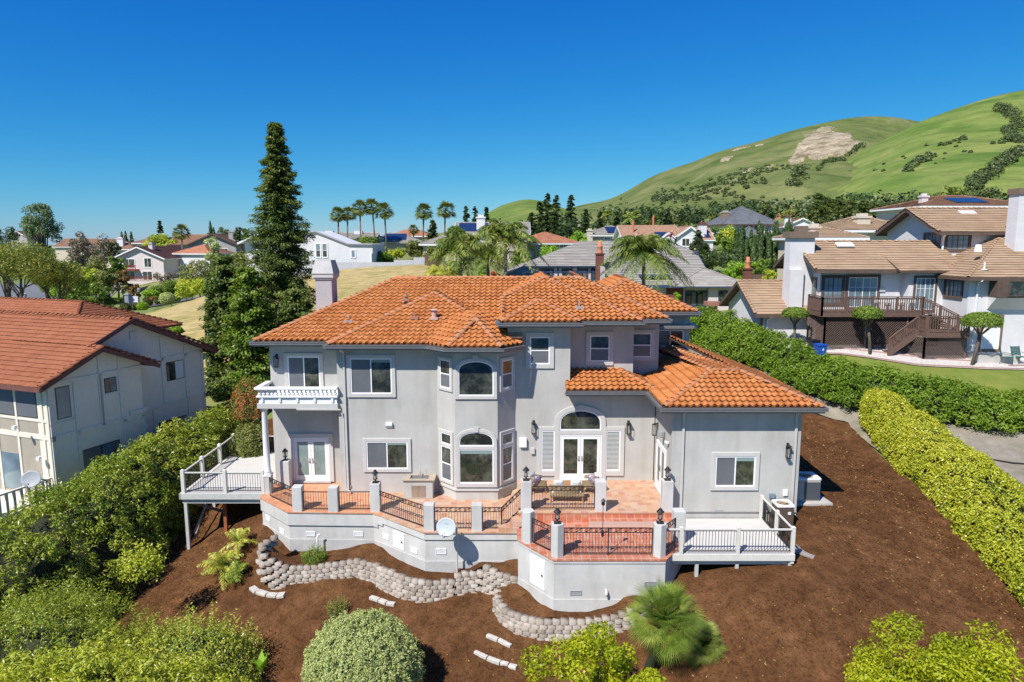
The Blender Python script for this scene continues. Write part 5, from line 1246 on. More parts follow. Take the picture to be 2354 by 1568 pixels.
LF_FAN = leafM('fan_palm_leaves', [(.055, .095, .014), (.11, .165, .028), (.20, .25, .055), (.33, .35, .12)], trans=.3, rough=.4)
LF_DEAD = leafM('dead_fronds', [(.14, .10, .06), (.20, .15, .09), (.28, .22, .13)], trans=.1)
LF_GOLD = leafM('golden_fronds', [(.18, .22, .04), (.36, .34, .08), (.50, .42, .14)], trans=.3)
CORE = M('inner_shade', (.020, .028, .012), (.035, .035, .018), scale=4, rough=1)  # near-black tone puts the shade deep inside foliage into colour
BARK = M('grey_bark', (.16, .13, .10), (.09, .07, .055), scale=5, rough=.95, bump=.6, bscale=20, stretch=(1, 1, .3))
BARKP = M('palm_bark', (.22, .18, .14), (.15, .12, .09), scale=6, rough=.95, bump=.6, bscale=12, stretch=(.4, .4, 3))

def unit(a): return a / (np.linalg.norm(a, axis=1, keepdims=True) + 1e-9)
def leafquads(Cn, Nn, L, Wd, rng, along=None):
    n = len(Cn); r = rng.normal(size=(n, 3)) if along is None else along + rng.normal(size=(n, 3)) * .25
    a = unit(np.cross(Nn, np.cross(r, Nn))); b = np.cross(Nn, a); b = unit(b)
    L = L * rng.uniform(.65, 1.25, n)[:, None]; Wd = Wd * rng.uniform(.7, 1.2, n)[:, None]
    droop = Nn * (L * -.12)
    V = np.stack([Cn - a * L / 2, Cn + b * Wd / 2 + droop * -.4, Cn + a * L / 2 + droop, Cn - b * Wd / 2 + droop * -.4], 1).reshape(-1, 3)
    F = np.arange(4 * n).reshape(n, 4)
    return V, F
def sphere_dirs(n, rng): return unit(rng.normal(size=(n, 3)))
def clumps(cs, rk, nl, ls, lw, rng, squash=.8, tb=None, up=.25, fill=.45):
    """leaves gathered in clumps round centres cs"""
    K = len(cs); idx = np.repeat(np.arange(K), nl); d = sphere_dirs(K * nl, rng)
    rr = (fill + (1 - fill) * rng.random(K * nl) ** .6)[:, None] * (rk[idx] if hasattr(rk, '__len__') else rk)[:, None] if hasattr(rk, '__len__') else (fill + (1 - fill) * rng.random(K * nl) ** .6)[:, None] * rk
    off = d * rr; off[:, 2] *= squash
    C_ = cs[idx] + off; N_ = unit(d + rng.normal(size=d.shape) * .55 + np.array([0, 0, up]))
    V, F = leafquads(C_, N_, ls, lw, rng)
    ct = rng.random(K) if tb is None else tb
    t = np.clip(ct[idx] * .5 + rng.random(K * nl) * .5 + d[:, 2] * .0, 0, 1)
    return V, F, t
def crown_shape(n, rx, ry, rz, rng, hollow=.55, bottom=-.5):
    d = sphere_dirs(n * 3, rng); d = d[d[:, 2] > bottom][:n]; r = hollow + (1 - hollow) * rng.random(len(d)) ** .5
    return d * r[:, None] * np.array([rx, ry, rz])
def limbs(mb, base, top, cs, r, rng, nb=10):
    mb.tube([base, Vector(base).lerp(Vector(top), .5) + Vector((rng.normal() * .03, rng.normal() * .03, 0)) * (Vector(top) - Vector(base)).length, top], [r, r * .75, r * .45], 8)
    b = Vector(base); t = Vector(top)
    for c in cs[:nb]:
        s = b.lerp(t, rng.uniform(.45, .95)); e = Vector(c); mid = s.lerp(e, .5) + Vector((0, 0, -.08 * (e - s).length))
        mb.tube([s, mid, e], [r * .38, r * .25, r * .08], 5)
def broad(name, label, loc, h, rx, rz, leaf, seed, K=22, nl=180, ls=.4, lw=.22, rk=None, trunk=None, ry=None, group=None, cat='tree', squash=.8, hollow=.5, bark=None, tr=None, bottom=-.6, up=.25, fill=.45):
    """tapered trunk with limbs; crown of leaf clumps; h is the full height"""
    rng = np.random.default_rng(seed); root = thing(name, label, cat, loc, group); L = Vector(loc)
    rk = rk or rx * .36; cz = h - rz * .95; cs = crown_shape(K, rx - rk * .6, (ry or rx) - rk * .6, rz - rk * .5, rng, hollow, bottom)
    cs = cs + np.array([L.x, L.y, L.z + cz]); V, F, t = clumps(cs, rk * rng.uniform(.7, 1.2, len(cs)), nl, ls, lw, rng, squash, up=up, fill=fill)
    npmesh('crown', V, F, leaf, parent=root, tint=t)
    mb = MB(); limbs(mb, L + Vector((0, 0, -.3)), L + Vector((0, 0, max(h * .45, cz - rz * .3))), cs, tr or max(.08, h * .022), rng, 12)
    mb.build('trunk', bark or BARK, root, smooth=True)
    return root
def conifer(name, label, loc, h, r, leaf, seed, nb=90, nl=60, ls=.4, lw=.14, group=None, base=.08, power=.8, droop=.25, gap=.0, cat='tree', tr=None, upk=0.0, thick=.16, vary=.62):
    rng = np.random.default_rng(seed); root = thing(name, label, cat, loc, group); L = np.array(loc, float)
    ts = base + (1 - base) * np.sort(rng.random(nb)) ** .92; V_ = []; N_ = []; A_ = []; T_ = []; mb = MB()
    mb.tube([tuple(L + [0, 0, -.5]), tuple(L + [0, 0, h * .5]), tuple(L + [0, 0, h * .97])], [tr or h * .016, (tr or h * .016) * .6, .03], 8)
    for k, t in enumerate(ts):
        ln = r * (1 - t) ** power * rng.uniform(vary, 1.12) + .25; az = rng.uniform(0, 2 * math.pi) if nb < 400 else k * 2.4 + rng.normal() * .3
        z0 = t * h; d = np.array([math.cos(az), math.sin(az), 0]); u = rng.random(nl) ** .75
        bt = rng.random() * .55
        pos = L + np.array([0, 0, z0]) + d * (u * ln)[:, None] + np.array([0, 0, 1.0]) * ((upk * u - droop * u ** 2) * ln)[:, None]
        sp = thick * ln * (1.1 - u)[:, None] * .8 + .10
        pos = pos + rng.normal(size=(nl, 3)) * sp * np.array([1, 1, .55])
        V_.append(pos); N_.append(rng.normal(size=(nl, 3)) * .5 + np.array([0, 0, 1.0]) + d * .2); A_.append(np.repeat((d + [0, 0, -.3])[None], nl, 0)); T_.append(np.clip(bt + rng.random(nl) * .45, 0, 1))
        e = L + np.array([0, 0, z0]) + d * ln * .8 + np.array([0, 0, (upk * .8 - droop * .64) * ln])
        if k % 2 == 0: mb.tube([tuple(L + [0, 0, z0]), tuple(e)], [max(.02, ln * .018), .01], 4)
    C_ = np.concatenate(V_); N_ = unit(np.concatenate(N_)); V, F = leafquads(C_, N_, ls, lw, rng, along=np.concatenate(A_))
    npmesh('crown', V, F, leaf, parent=root, tint=np.concatenate(T_)); mb.build('trunk', BARK, root, smooth=True)
    return root
def cypress(name, label, loc, h, r, seed, n=1500, ls=.35, leaf=None, group=None):
    rng = np.random.default_rng(seed); root = thing(name, label, 'tree', loc, group); L = np.array(loc, float)
    z = rng.random(n); a = rng.random(n) * 2 * math.pi
    prof = np.minimum(1, (z / .12) ** .6) * (1 - z) ** .55 * 1.15
    lum = 1 + .28 * np.sin(a * 3 + z * 9 + seed) * (.5 + .5 * np.sin(z * 31 + a * 2))
    rr = r * prof * lum * rng.uniform(.75, 1.05, n) + .03
    C_ = L + np.stack([np.cos(a) * rr, np.sin(a) * rr, z * h], 1); N_ = unit(np.stack([np.cos(a), np.sin(a), .3 + 0 * a], 1) + rng.normal(size=(n, 3)) * .35)
    V, F = leafquads(C_, N_, ls, ls * .4, rng, along=np.repeat([[0, 0, 1.0]], n, 0))
    npmesh('crown', V, F, leaf or LF_CYP, parent=root, tint=rng.random(n) * .7 + .3 * rng.random())
    mb = MB(); mb.lathe(tuple(L), [(r * .3, 0), (r * .75, h * .15), (r * .62, h * .5), (r * .3, h * .8), (.02, h * .93)], 8); mb.cyl(tuple(L - [0, 0, .5]), tuple(L + [0, 0, .5]), .12, .1, 6); mb.build('trunk', CORE, root)  # lathe is a dark core standing for shade inside the crown, cylinder the trunk
    return root
def fanblade(p, d, L, rng, n=14, spread=2.3, w=.5):
    """one fan leaf: narrow radial segments from hub p pointing along d"""
    d = d / np.linalg.norm(d); up = np.array([0, 0, 1.0]); s = np.cross(d, up); s = s / (np.linalg.norm(s) + 1e-6); nn = np.cross(s, d); V = []; F = []
    roll = rng.normal() * .35; s2 = s * math.cos(roll) + nn * math.sin(roll); n2_ = np.cross(s2, d)
    for i in range(n):
        a = (i / (n - 1) - .5) * spread; q = d * math.cos(a) + s2 * math.sin(a); q = q + n2_ * (.10 * abs(a)); l = L * (1 - .18 * abs(a)) * rng.uniform(.92, 1.05)
        e = p + q * l + np.array([0, 0, -.16 * l]); m_ = p + q * l * .55; t = np.cross(q, n2_) * (L * w * spread / n * .55); b = len(V)
        V += [p, m_ + t, e, m_ - t]; F.append((b, b + 1, b + 2, b + 3))
    return V, F
def fanpalm(name, label, loc, h, seed, L=1.0, nf=34, group=None, skirt=14, tr=.16, scale=1.0, leaf=None, pet=.9, lo=-.5, gold=0):
    rng = np.random.default_rng(seed); root = thing(name, label, 'palm', loc, group); B = np.array(loc, float); top = B + [rng.normal() * .15, rng.normal() * .15, h]
    mb = MB(); mb.tube([tuple(B - [0, 0, .5]), tuple(B * .5 + top * .5), tuple(top)], [tr * 1.25, tr, tr * .9], 9); mb.build('trunk', BARKP, root, smooth=True)
    V = []; F = []; T_ = []; pm = MB()
    for k in range(nf):
        e = lo + (1.45 - lo) * (k + .5) / nf; az = k * 2.39996; d = np.array([math.cos(az) * math.cos(e), math.sin(az) * math.cos(e), math.sin(e)])
        p = top + d * pet * scale * rng.uniform(.8, 1.1) + np.array([0, 0, -.1]); v, f = fanblade(p, d + np.array([0, 0, -.35]), L * scale, rng); b = len(V)
        V += v; F += [tuple(b + i for i in q) for q in f]; T_ += list(np.clip(rng.random() * .55 + rng.random(len(f)) * .25 + (.15 if e > .3 else 0), 0, 1)); pm.tube([tuple(top), tuple(p)], [.03, .018], 3)
    npmesh('crown', np.array(V), np.array(F), leaf or LF_PALM, parent=root, tint=T_)
    if skirt:
        V = []; F = []; T_ = []
        for k in range(skirt):
            e = rng.uniform(-1.35, -.75); az = k * 2.4; d = np.array([math.cos(az) * math.cos(e), math.sin(az) * math.cos(e), math.sin(e)]); p = top + d * .45 * scale
            v, f = fanblade(p, d, L * .8 * scale, rng, n=9, spread=1.4); b = len(V); V += v; F += [tuple(b + i for i in q) for q in f]; T_ += list(rng.random(len(f)))
        npmesh('dead_fronds', np.array(V), np.array(F), LF_DEAD, parent=root, tint=T_)
    pm.build('leaf_stalks', LF_PALM if True else None, root)
    return root
def featherpalm(name, label, loc, h, seed, L=3.2, nf=17, leaf=None, group=None, tr=.17, ll=.55, nn=46, lw=.035, lo=-.1, hi=1.35, droop=.55):
    rng = np.random.default_rng(seed); root = thing(name, label, 'palm', loc, group); B = np.array(loc, float); top = B + [0, 0, h]
    mb = MB(); mb.tube([tuple(B - [0, 0, .5]), tuple(B * .5 + top * .5 + [.08, 0, 0]), tuple(top)], [tr * 1.15, tr, tr * .8], 9); mb.build('trunk', BARKP, root, smooth=True)
    V = []; F = []; T_ = []; st = MB()
    for k in range(nf):
        e = lo + (hi - lo) * rng.random() ** .8; az = k * 2.39996 + rng.normal() * .2; d = np.array([math.cos(az), math.sin(az), 0]); l = L * rng.uniform(.85, 1.1); ft = rng.random() * .5; pts = []
        side = np.array([-d[1], d[0], 0])
        for i in range(nn + 1):
            u = i / nn; r_ = l * u * math.cos(e) + l * .12 * u * u; z = l * (math.sin(e) * u - droop * u ** 2.1 * (1.1 - .4 * math.sin(e))); pts.append(top + d * r_ + np.array([0, 0, z]))
        for i in range(3, nn):
            p = pts[i]; tg = pts[i + 1] - pts[i - 1]; tg /= np.linalg.norm(tg); u = i / nn; lf = ll * math.sin(math.pi * min(1, .18 + u * .8)) ** .6 * rng.uniform(.8, 1.1)
            for sg in (-1, 1):
                q = side * sg * .75 + tg * .55 + np.array([0, 0, rng.uniform(-.55, .25)]); q /= np.linalg.norm(q); mdp = p + q * lf * .5; en = p + q * lf * .95 + np.array([0, 0, -.28 * lf]); wv = tg * lw; b = len(V)
                V += [p, mdp + wv, en, mdp - wv]; F.append((b, b + 1, b + 2, b + 3)); T_.append(min(1, ft + rng.random() * .5))
        st.tube([tuple(pts[0]), tuple(pts[nn // 2]), tuple(pts[nn])], [.035, .02, .008], 4)
    npmesh('crown', np.array(V), np.array(F), leaf or LF_PALM, parent=root, tint=T_); st.build('leaf_stalks', leaf or LF_PALM, root)
    return root
def hedge(name, label, path, width, hts, leaf, seed, n, ls, lw=None, lump=.18, group=None, cat='hedge', core=.28, squareness=3.5, grad=None, zb=None, sprig=.05, tuft=0, tr_=.2):
    """path [(x,y)], clipped cross-section of given width and heights above the ground"""
    rng = np.random.default_rng(seed); P = np.array(path, float); seg = np.linalg.norm(np.diff(P, axis=0), axis=1); cum = np.concatenate([[0], np.cumsum(seg)]); Lt = cum[-1]
    ws = np.full(len(P), width) if not hasattr(width, '__len__') else np.array(width, float); hts = np.array(hts, float) if hasattr(hts, '__len__') else np.full(len(P), hts)
    zbase = H(P[:, 0], P[:, 1]) if zb is None else np.array(zb, float); root = thing(name, label, cat, (P[0][0], P[0][1], zbase[0]), group)
    def surf(s, a, k=1.0):
        x = np.interp(s, cum, P[:, 0]); y = np.interp(s, cum, P[:, 1]); w = np.interp(s, cum, ws); h = np.interp(s, cum, hts); zb_ = np.interp(s, cum, zbase)
        x2 = np.interp(np.minimum(s + .8, Lt), cum, P[:, 0]) - np.interp(np.maximum(s - .8, 0), cum, P[:, 0]); y2 = np.interp(np.minimum(s + .8, Lt), cum, P[:, 1]) - np.interp(np.maximum(s - .8, 0), cum, P[:, 1]); l = np.hypot(x2, y2) + 1e-6; nx, ny = y2 / l, -x2 / l
        endf = np.minimum(1, np.minimum(s, Lt - s) / (w * .45)); endf = (1 - (1 - endf) ** 2.2) ** .5 * .98 + .02
        e = 2 / squareness; ca = np.sign(np.cos(a)) * np.abs(np.cos(a)) ** e; sa = np.abs(np.sin(a)) ** e
        lm = 1 + lump * (fbm(s * 1.0, a * 1.4 * w / 2 + 7, 1.1, 3, seed) * 2 - 1)
        ox = ca * w / 2 * endf * lm * k; z = zb_ + sa * h * (lm * .6 + .4) * endf ** .35 * k
        return np.stack([x + nx * ox, y + ny * ox, z], 1), np.stack([nx * np.cos(a), ny * np.cos(a), np.sin(a)], 1)
    nt_ = max(20, n // tuft) if tuft else n; s = rng.random(nt_) * Lt; a = rng.random(nt_) * math.pi; n0, n = n, nt_; a = np.where(rng.random(n) < .35, rng.choice([.25, 2.89], n) + rng.normal(size=n) * .25, a); a = np.clip(a, .0, math.pi)
    Pn, Nn = surf(s, a); Pn = Pn + Nn * (rng.normal(size=n) * sprig - .02)[:, None]
    if tuft:
        ix = rng.integers(0, n, n0); n = n0; q_ = sphere_dirs(n, rng) * (.35 + .65 * rng.random(n) ** .7)[:, None] * (tr_ * rng.uniform(.6, 1.35, nt_)[ix])[:, None]; Pn = Pn[ix] + q_ + np.array([0, 0, tr_ * .25]); Nn = unit(Nn[ix] * .5 + q_ / tr_); s = s[ix]; a = a[ix]
    Nn = unit(Nn + rng.normal(size=Nn.shape) * .6 + [0, 0, .3]); V, F = leafquads(Pn, Nn, ls, lw or ls * .42, rng)
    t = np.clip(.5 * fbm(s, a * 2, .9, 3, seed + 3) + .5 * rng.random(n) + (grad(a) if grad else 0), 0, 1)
    npmesh('foliage', V, F, leaf, parent=root, tint=t)
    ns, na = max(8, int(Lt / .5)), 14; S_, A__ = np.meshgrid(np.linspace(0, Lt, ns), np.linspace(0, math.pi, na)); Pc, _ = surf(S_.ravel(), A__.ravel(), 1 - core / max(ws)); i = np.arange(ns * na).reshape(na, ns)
    Fc = np.stack([i[:-1, :-1].ravel(), i[:-1, 1:].ravel(), i[1:, 1:].ravel(), i[1:, :-1].ravel()], 1); npmesh('shade_core', Pc, Fc, CORE, parent=root)  # unseen dark shell added under the leaves to block light
    return root
def shrub(name, label, loc, rx, ry, rz, leaf, seed, n, ls, lw=None, lump=.25, cat='shrub', group=None, core=.8, sprigs=0, freq=1.6, jit=.05, spl=.35, bottom=-.35, tmix=.55, edge=0, tuft=0, tr_=.2):
    """rounded bush: leaves over a lumpy ellipsoid with an added dark core that blocks light"""
    rng = np.random.default_rng(seed); root = thing(name, label, cat, loc, group); L = np.array(loc, float); n0 = n; n = n // tuft if tuft else n; d = sphere_dirs(int(n * 1.9) + 9, rng); d = d[d[:, 2] > bottom][:n]
    def rad(d): return 1 + lump * (fbm(d[:, 0] * 2 + d[:, 2], d[:, 1] * 2 - d[:, 2] * .7, freq, 4, seed) * 2 - 1)
    r = rad(d) * (1 - np.abs(rng.normal(size=len(d))) * jit * 1.2 + rng.random(len(d)) ** 6 * jit * 2); S_ = np.array([rx, ry, rz]); C_ = L + d * S_ * r[:, None]; C_[:, 2] += rz * .35
    if tuft:
        ix = rng.integers(0, len(d), n0); q_ = sphere_dirs(n0, rng) * (.3 + .7 * rng.random(n0) ** .7)[:, None] * (tr_ * rng.uniform(.6, 1.4, len(d))[ix])[:, None]; C_ = C_[ix] + q_ + np.array([0, 0, tr_ * .3]); d = unit(d[ix] * .5 + q_ / tr_)
    N_ = unit(d / S_ * min(rx, rz) + rng.normal(size=d.shape) * .55 + [0, 0, .2]); V, F = leafquads(C_, N_, ls, lw or ls * .45, rng)
    t = np.clip(tmix * fbm(d[:, 0] * 3, d[:, 1] * 3 + d[:, 2] * 2, 1.3, 3, seed + 1) + (1 - tmix) * rng.random(len(d)), 0, 1); Vs = [V]; Fs = [F]; Ts = [t]
    tw = MB()
    if sprigs:
        ds = sphere_dirs(sprigs * 3, rng); ds = ds[ds[:, 2] > .0][:sprigs]; b0 = len(V)
        for q in ds:
            rr = rad(q[None])[0]; p0 = L + q * S_ * rr * .9 + [0, 0, rz * .35]; dirn = q * .5 + np.array([0, 0, .9]) + rng.normal(size=3) * .25; dirn /= np.linalg.norm(dirn); l = spl * rng.uniform(.5, 1.4); m_ = 14
            u = rng.random(m_); pc = p0 + dirn * (u * l)[:, None] + rng.normal(size=(m_, 3)) * ls * .35; v, f = leafquads(pc, unit(rng.normal(size=(m_, 3)) + [0, 0, .5]), ls * 1.05, lw or ls * .45, rng); Vs.append(v); Fs.append(f + b0); b0 += len(v); Ts.append(np.clip(.55 + .45 * rng.random(m_), 0, 1))
    npmesh('foliage', np.concatenate(Vs), np.concatenate(Fs), leaf, parent=root, tint=np.concatenate(Ts))
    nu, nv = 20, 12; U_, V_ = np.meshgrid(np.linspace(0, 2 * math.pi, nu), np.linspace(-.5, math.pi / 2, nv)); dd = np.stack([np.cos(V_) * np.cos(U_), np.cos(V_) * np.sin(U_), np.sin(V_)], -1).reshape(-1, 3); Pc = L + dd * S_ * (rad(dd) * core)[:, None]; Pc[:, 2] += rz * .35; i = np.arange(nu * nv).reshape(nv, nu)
    npmesh('shade_core', Pc, np.stack([i[:-1, :-1].ravel(), i[:-1, 1:].ravel(), i[1:, 1:].ravel(), i[1:, :-1].ravel()], 1), CORE, parent=root)  # dark inner shell, added so light does not pass through the bush
    return root
def gl(x, y, dz=0.0): return (x, y, h1(x, y) + dz)

# ----- near plants
hedge('laurel_hedge', 'tall bright green laurel hedge curving below the neighbouring house', [(13.6, 52), (15.2, 49), (17.0, 45.5), (18.8, 42), (21, 39.2), (24, 37.0), (27.3, 35.7), (32, 35.1), (40, 35.0)], [2.6, 2.8, 2.6, 2.4, 2.4, 2.5, 2.6, 2.6, 2.6], [2.5, 2.4, 2.1, 2.0, 2.0, 1.95, 1.6, 1.5, 1.5], LF_OLE, 3, 95000, .24, .06, lump=.34, sprig=.06, squareness=2.6, tuft=20, tr_=.27, core=.6)
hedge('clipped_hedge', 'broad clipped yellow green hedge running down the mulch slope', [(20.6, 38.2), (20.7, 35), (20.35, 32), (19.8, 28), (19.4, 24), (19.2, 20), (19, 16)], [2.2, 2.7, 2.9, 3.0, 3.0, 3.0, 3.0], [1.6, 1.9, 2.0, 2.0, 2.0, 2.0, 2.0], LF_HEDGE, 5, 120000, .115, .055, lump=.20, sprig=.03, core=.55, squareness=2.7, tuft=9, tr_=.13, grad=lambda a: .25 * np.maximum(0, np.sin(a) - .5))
def mass(path, width, ztop, **k):
    zb = [h1(x, y) for x, y in path]; return hedge(path=path, width=width, hts=[t - z for t, z in zip(ztop, zb)], **k)
mass([(-16.6, 39.5), (-17.1, 36.8), (-18.2, 32.5), (-19.0, 28.5), (-20.3, 25), (-23, 20.5)], [1.6, 2.7, 3.9, 4.8, 5.5, 7], [1.5, 1.9, 1.35, .75, -.1, -1.0], name='oleander_hedge', label='tall dense green oleander hedge beside the beige house', leaf=LF_FORE, seed=8, n=110000, ls=.17, lw=.055, lump=.42, sprig=.12, squareness=2.2, core=1.3, tuft=24, tr_=.27)
shrub('garden_shrub', 'wide leafy green shrub filling the lower left corner', (-12.9, 18.6, -4.6), 4.3, 2.6, 2.9, LF_FORE2, 21, 62000, .135, .045, lump=.32, sprigs=300, jit=.08, spl=.5, tuft=24, tr_=.2, core=.68)
shrub('garden_shrub', 'pale leafed green shrub at the bottom beside the round bush shadow', (-9.6, 18.4, -5.2), 2.9, 2.4, 2.9, LF_FORE2, 22, 50000, .13, .045, lump=.3, sprigs=240, jit=.07, spl=.45, tuft=22, tr_=.19, core=.7)
shrub('garden_shrub', 'loose dark green shrub with upright twigs right of the oleander hedge', (-11.3, 22.6, -4.7), 2.4, 1.7, 2.0, LF_FORE, 23, 16000, .10, .045, lump=.35, sprigs=420, jit=.12, spl=.75)
shrub('garden_shrub', 'soft feathery green shrub at the left edge below the porch', (-16.4, 21.8, -4.6), 3.6, 2.6, 2.9, LF_FORE, 24, 50000, .11, .03, lump=.36, sprigs=200, jit=.1, tuft=22, tr_=.2, core=.66)
shrub('yellow_shrub', 'small upright shrub with yellow leaves in front of the oleander hedge', tuple(at(325, 1330, 25)), .75, .6, .9, LF_YEL, 25, 900, .12, .06, lump=.3, sprigs=40, core=.3, jit=.25)
shrub('round_bush', 'large round clipped grey green bush in the middle foreground', (-5.02, 21.0, -3.2), 1.86, 1.75, 1.72, LF_BUSH, 31, 105000, .085, .03, lump=.16, jit=.05, freq=2.2, core=.86, bottom=-.6, tmix=.75, tuft=12, tr_=.085)
# fan palm bush
def fanbush(name, label, loc, r, seed, nf=150, leaf=None, L=.62):
    rng = np.random.default_rng(seed); root = thing(name, label, 'palm', loc); c = np.array(loc, float); V = []; F = []; T_ = []; pm = MB()
    for k in range(nf):
        e = math.asin(1 - 1.55 * (k + .5) / nf); az = k * 2.39996; d = np.array([math.cos(az) * math.cos(e), math.sin(az) * math.cos(e), math.sin(e)]); p = c + d * r * rng.uniform(.55, .82)
        v, f = fanblade(p, d + rng.normal(size=3) * .16 + np.array([0, 0, -.05]), L * rng.uniform(.8, 1.15), rng, n=22, spread=2.9, w=.24); b = len(V); V += v; F += [tuple(b + i for i in q) for q in f]; T_ += list(np.clip(rng.random() * .6 + rng.random(len(f)) * .4, 0, 1)); pm.tube([tuple(c), tuple(p)], [.02, .012], 3)
    npmesh('crown', np.array(V), np.array(F), leaf or LF_FAN, parent=root, tint=T_); pm.build('leaf_stalks', leaf or LF_FAN, root); mb = MB(); mb.tube([tuple(c - [.5, 0, r * 1.6]), tuple(c - [0, 0, .2])], [.16, .12], 8); mb.build('trunk', CORE, root); return root
pc = at(1528, 1422, 20.8); fanbush('fan_palm_bush', 'big bright green fan palm clump below the lower terrace', tuple(pc), 1.12, 5, nf=105, L=.66)
pc = at(1612, 1482, 21.3); fanbush('fan_palm_bush', 'darker fan palm clump tucked behind the bright one on its right', tuple(pc), .8, 6, nf=80, leaf=LF_PALM, L=.42)
# young feather palms by the block wall
p = at(512, 1285, 27.8); featherpalm('young_palm', 'young golden green feather palm left of the block wall', (p.x, p.y, h1(p.x, p.y)), .5, 3, L=1.1, nf=20, leaf=LF_GOLD, tr=.08, ll=.32, nn=30, lw=.02)
p = at(548, 1255, 28.8); featherpalm('young_palm', 'smaller young feather palm behind the golden one', (p.x, p.y, h1(p.x, p.y)), .55, 4, L=.9, nf=14, leaf=LF_GOLD, tr=.07, ll=.28, nn=26, lw=.018)
p = at(545, 1290, 27.4); featherpalm('young_palm', 'darkest of the young feather palms by the block wall', (p.x, p.y, h1(p.x, p.y)), .3, 9, L=.75, nf=12, leaf=LF_FAN, tr=.06, ll=.28, nn=26, lw=.018)
p = at(722, 1282, 27.5); shrub('rosemary_shrub', 'small dark green shrub in the bed beneath the white pipe', (p.x, p.y, -1.95), .5, .4, .4, LF_MID, 41, 2200, .07, .02, sprigs=60, spl=.25, core=.5)
p = at(775, 1360, 25.2); shrub('rosemary_shrub', 'small sparse shrub standing alone on the mulch below the block wall', (p.x, p.y, h1(p.x, p.y)), .42, .35, .42, LF_OLV, 42, 1600, .07, .02, sprigs=60, spl=.3, core=.4)
# foreground tree tops at the bottom right
broad('garden_tree', 'bright green leafy tree top rising into the bottom right corner', (11.2, 15.6, -3.8), 5.75, 3.1, 2.4, LF_LIME2, 51, K=95, nl=520, ls=.12, lw=.05, rk=.55, tr=.09, hollow=.3)
broad('garden_tree', 'bright green leafy tree top at the bottom middle of the frame', (2.35, 17.4, -4.9), 5.7, 2.7, 2.1, LF_LIME2, 52, K=74, nl=330, ls=.12, lw=.06, rk=.42, tr=.08, hollow=.2)
p = at(600, 1545, 19.5); m = MB(); rt_ = thing('banana_plant', 'broad leaved young plant on the mulch left of the round bush', 'plant', tuple(p))
V = []; F = []
rg = np.random.default_rng(4)
for k in range(9):
    az = k * 2.4; e = rg.uniform(.5, 1.3); d = np.array([math.cos(az) * math.cos(e), math.sin(az) * math.cos(e), math.sin(e)]); s_ = np.cross(d, [0, 0, 1]); s_ /= np.linalg.norm(s_); q = np.array(p); l = rg.uniform(.5, .8); b = len(V)
    V += [q, q + d * l * .5 + s_ * .11, q + d * l + [0, 0, -.1], q + d * l * .5 - s_ * .11]; F.append((b, b + 1, b + 2, b + 3))
npmesh('leaves', np.array(V), np.array(F), LF_LIME, parent=rt_, tint=rg.random(9))
# flowering vine and shrubs between the houses
p = at(572, 900, 37); shrub('bottlebrush_shrub', 'tall shrub with red blossoms left of the white balcony', (p.x, p.y, 1.9), .95, .8, 1.6, LF_RED, 61, 5200, .11, .05, lump=.3, sprigs=90, core=.6)
p = at(572, 975, 36.5); shrub('pale_shrub', 'pale green drooping shrub behind the left deck', (p.x, p.y, -.2), 1.0, .9, 1.5, LF_OLV, 62, 6000, .13, .05, lump=.3, core=.7)
# topiary trees on the gravel
def topiary(label, x, y, h, r, seed, zs=.55, lean=0):
    root = thing('topiary_tree', label, 'tree', gl(x, y), 'clipped topiary trees by the gravel bed'); B = np.array(gl(x, y)); rng = np.random.default_rng(seed); top = B + [lean, 0, h - r * zs]
    d = sphere_dirs(6000, rng); d = d[d[:, 2] > -.45]; rr = 1 + .14 * (fbm(d[:, 0] * 3, d[:, 1] * 3 + d[:, 2] * 2, 1.5, 3, seed) * 2 - 1); C_ = top + d * np.array([r, r, r * zs]) * (rr * rng.uniform(.82, 1.03, len(d)))[:, None]
    V, F = leafquads(C_, unit(d + rng.normal(size=d.shape) * .5), .13, .06, rng); npmesh('crown', V, F, LF_MID, parent=root, tint=rng.random(len(d)) * .6 + .3)
    mb = MB(); mb.tube([tuple(B - [0, 0, .3]), tuple(B + [lean * .5 + .05, 0, h * .35]), tuple(B + [lean * .8, 0, h * .58])], [.12, .09, .10], 8)
    for k in range(9): a = k * .7; mb.tube([tuple(B + [lean * .8, 0, h * .56]), tuple(top + [math.cos(a) * r * .45, math.sin(a) * r * .45, -r * zs * .5]), tuple(top + [math.cos(a) * r * .7, math.sin(a) * r * .7, 0])], [.05, .035, .02], 5)
    mb.build('trunk', BARK, root, smooth=True)
topiary('clipped topiary tree with grey trunk before the garage wall', 19.6, 47.0, 2.95, .86, 71)
topiary('clipped topiary tree with grey trunk before the lattice skirt', 24.0, 45.1, 3.3, .9, 72, .6, -.4)
topiary('clipped topiary tree with leaning trunk beside the concrete step', 29.3, 42.9, 3.45, 1.12, 73, .55, .45)
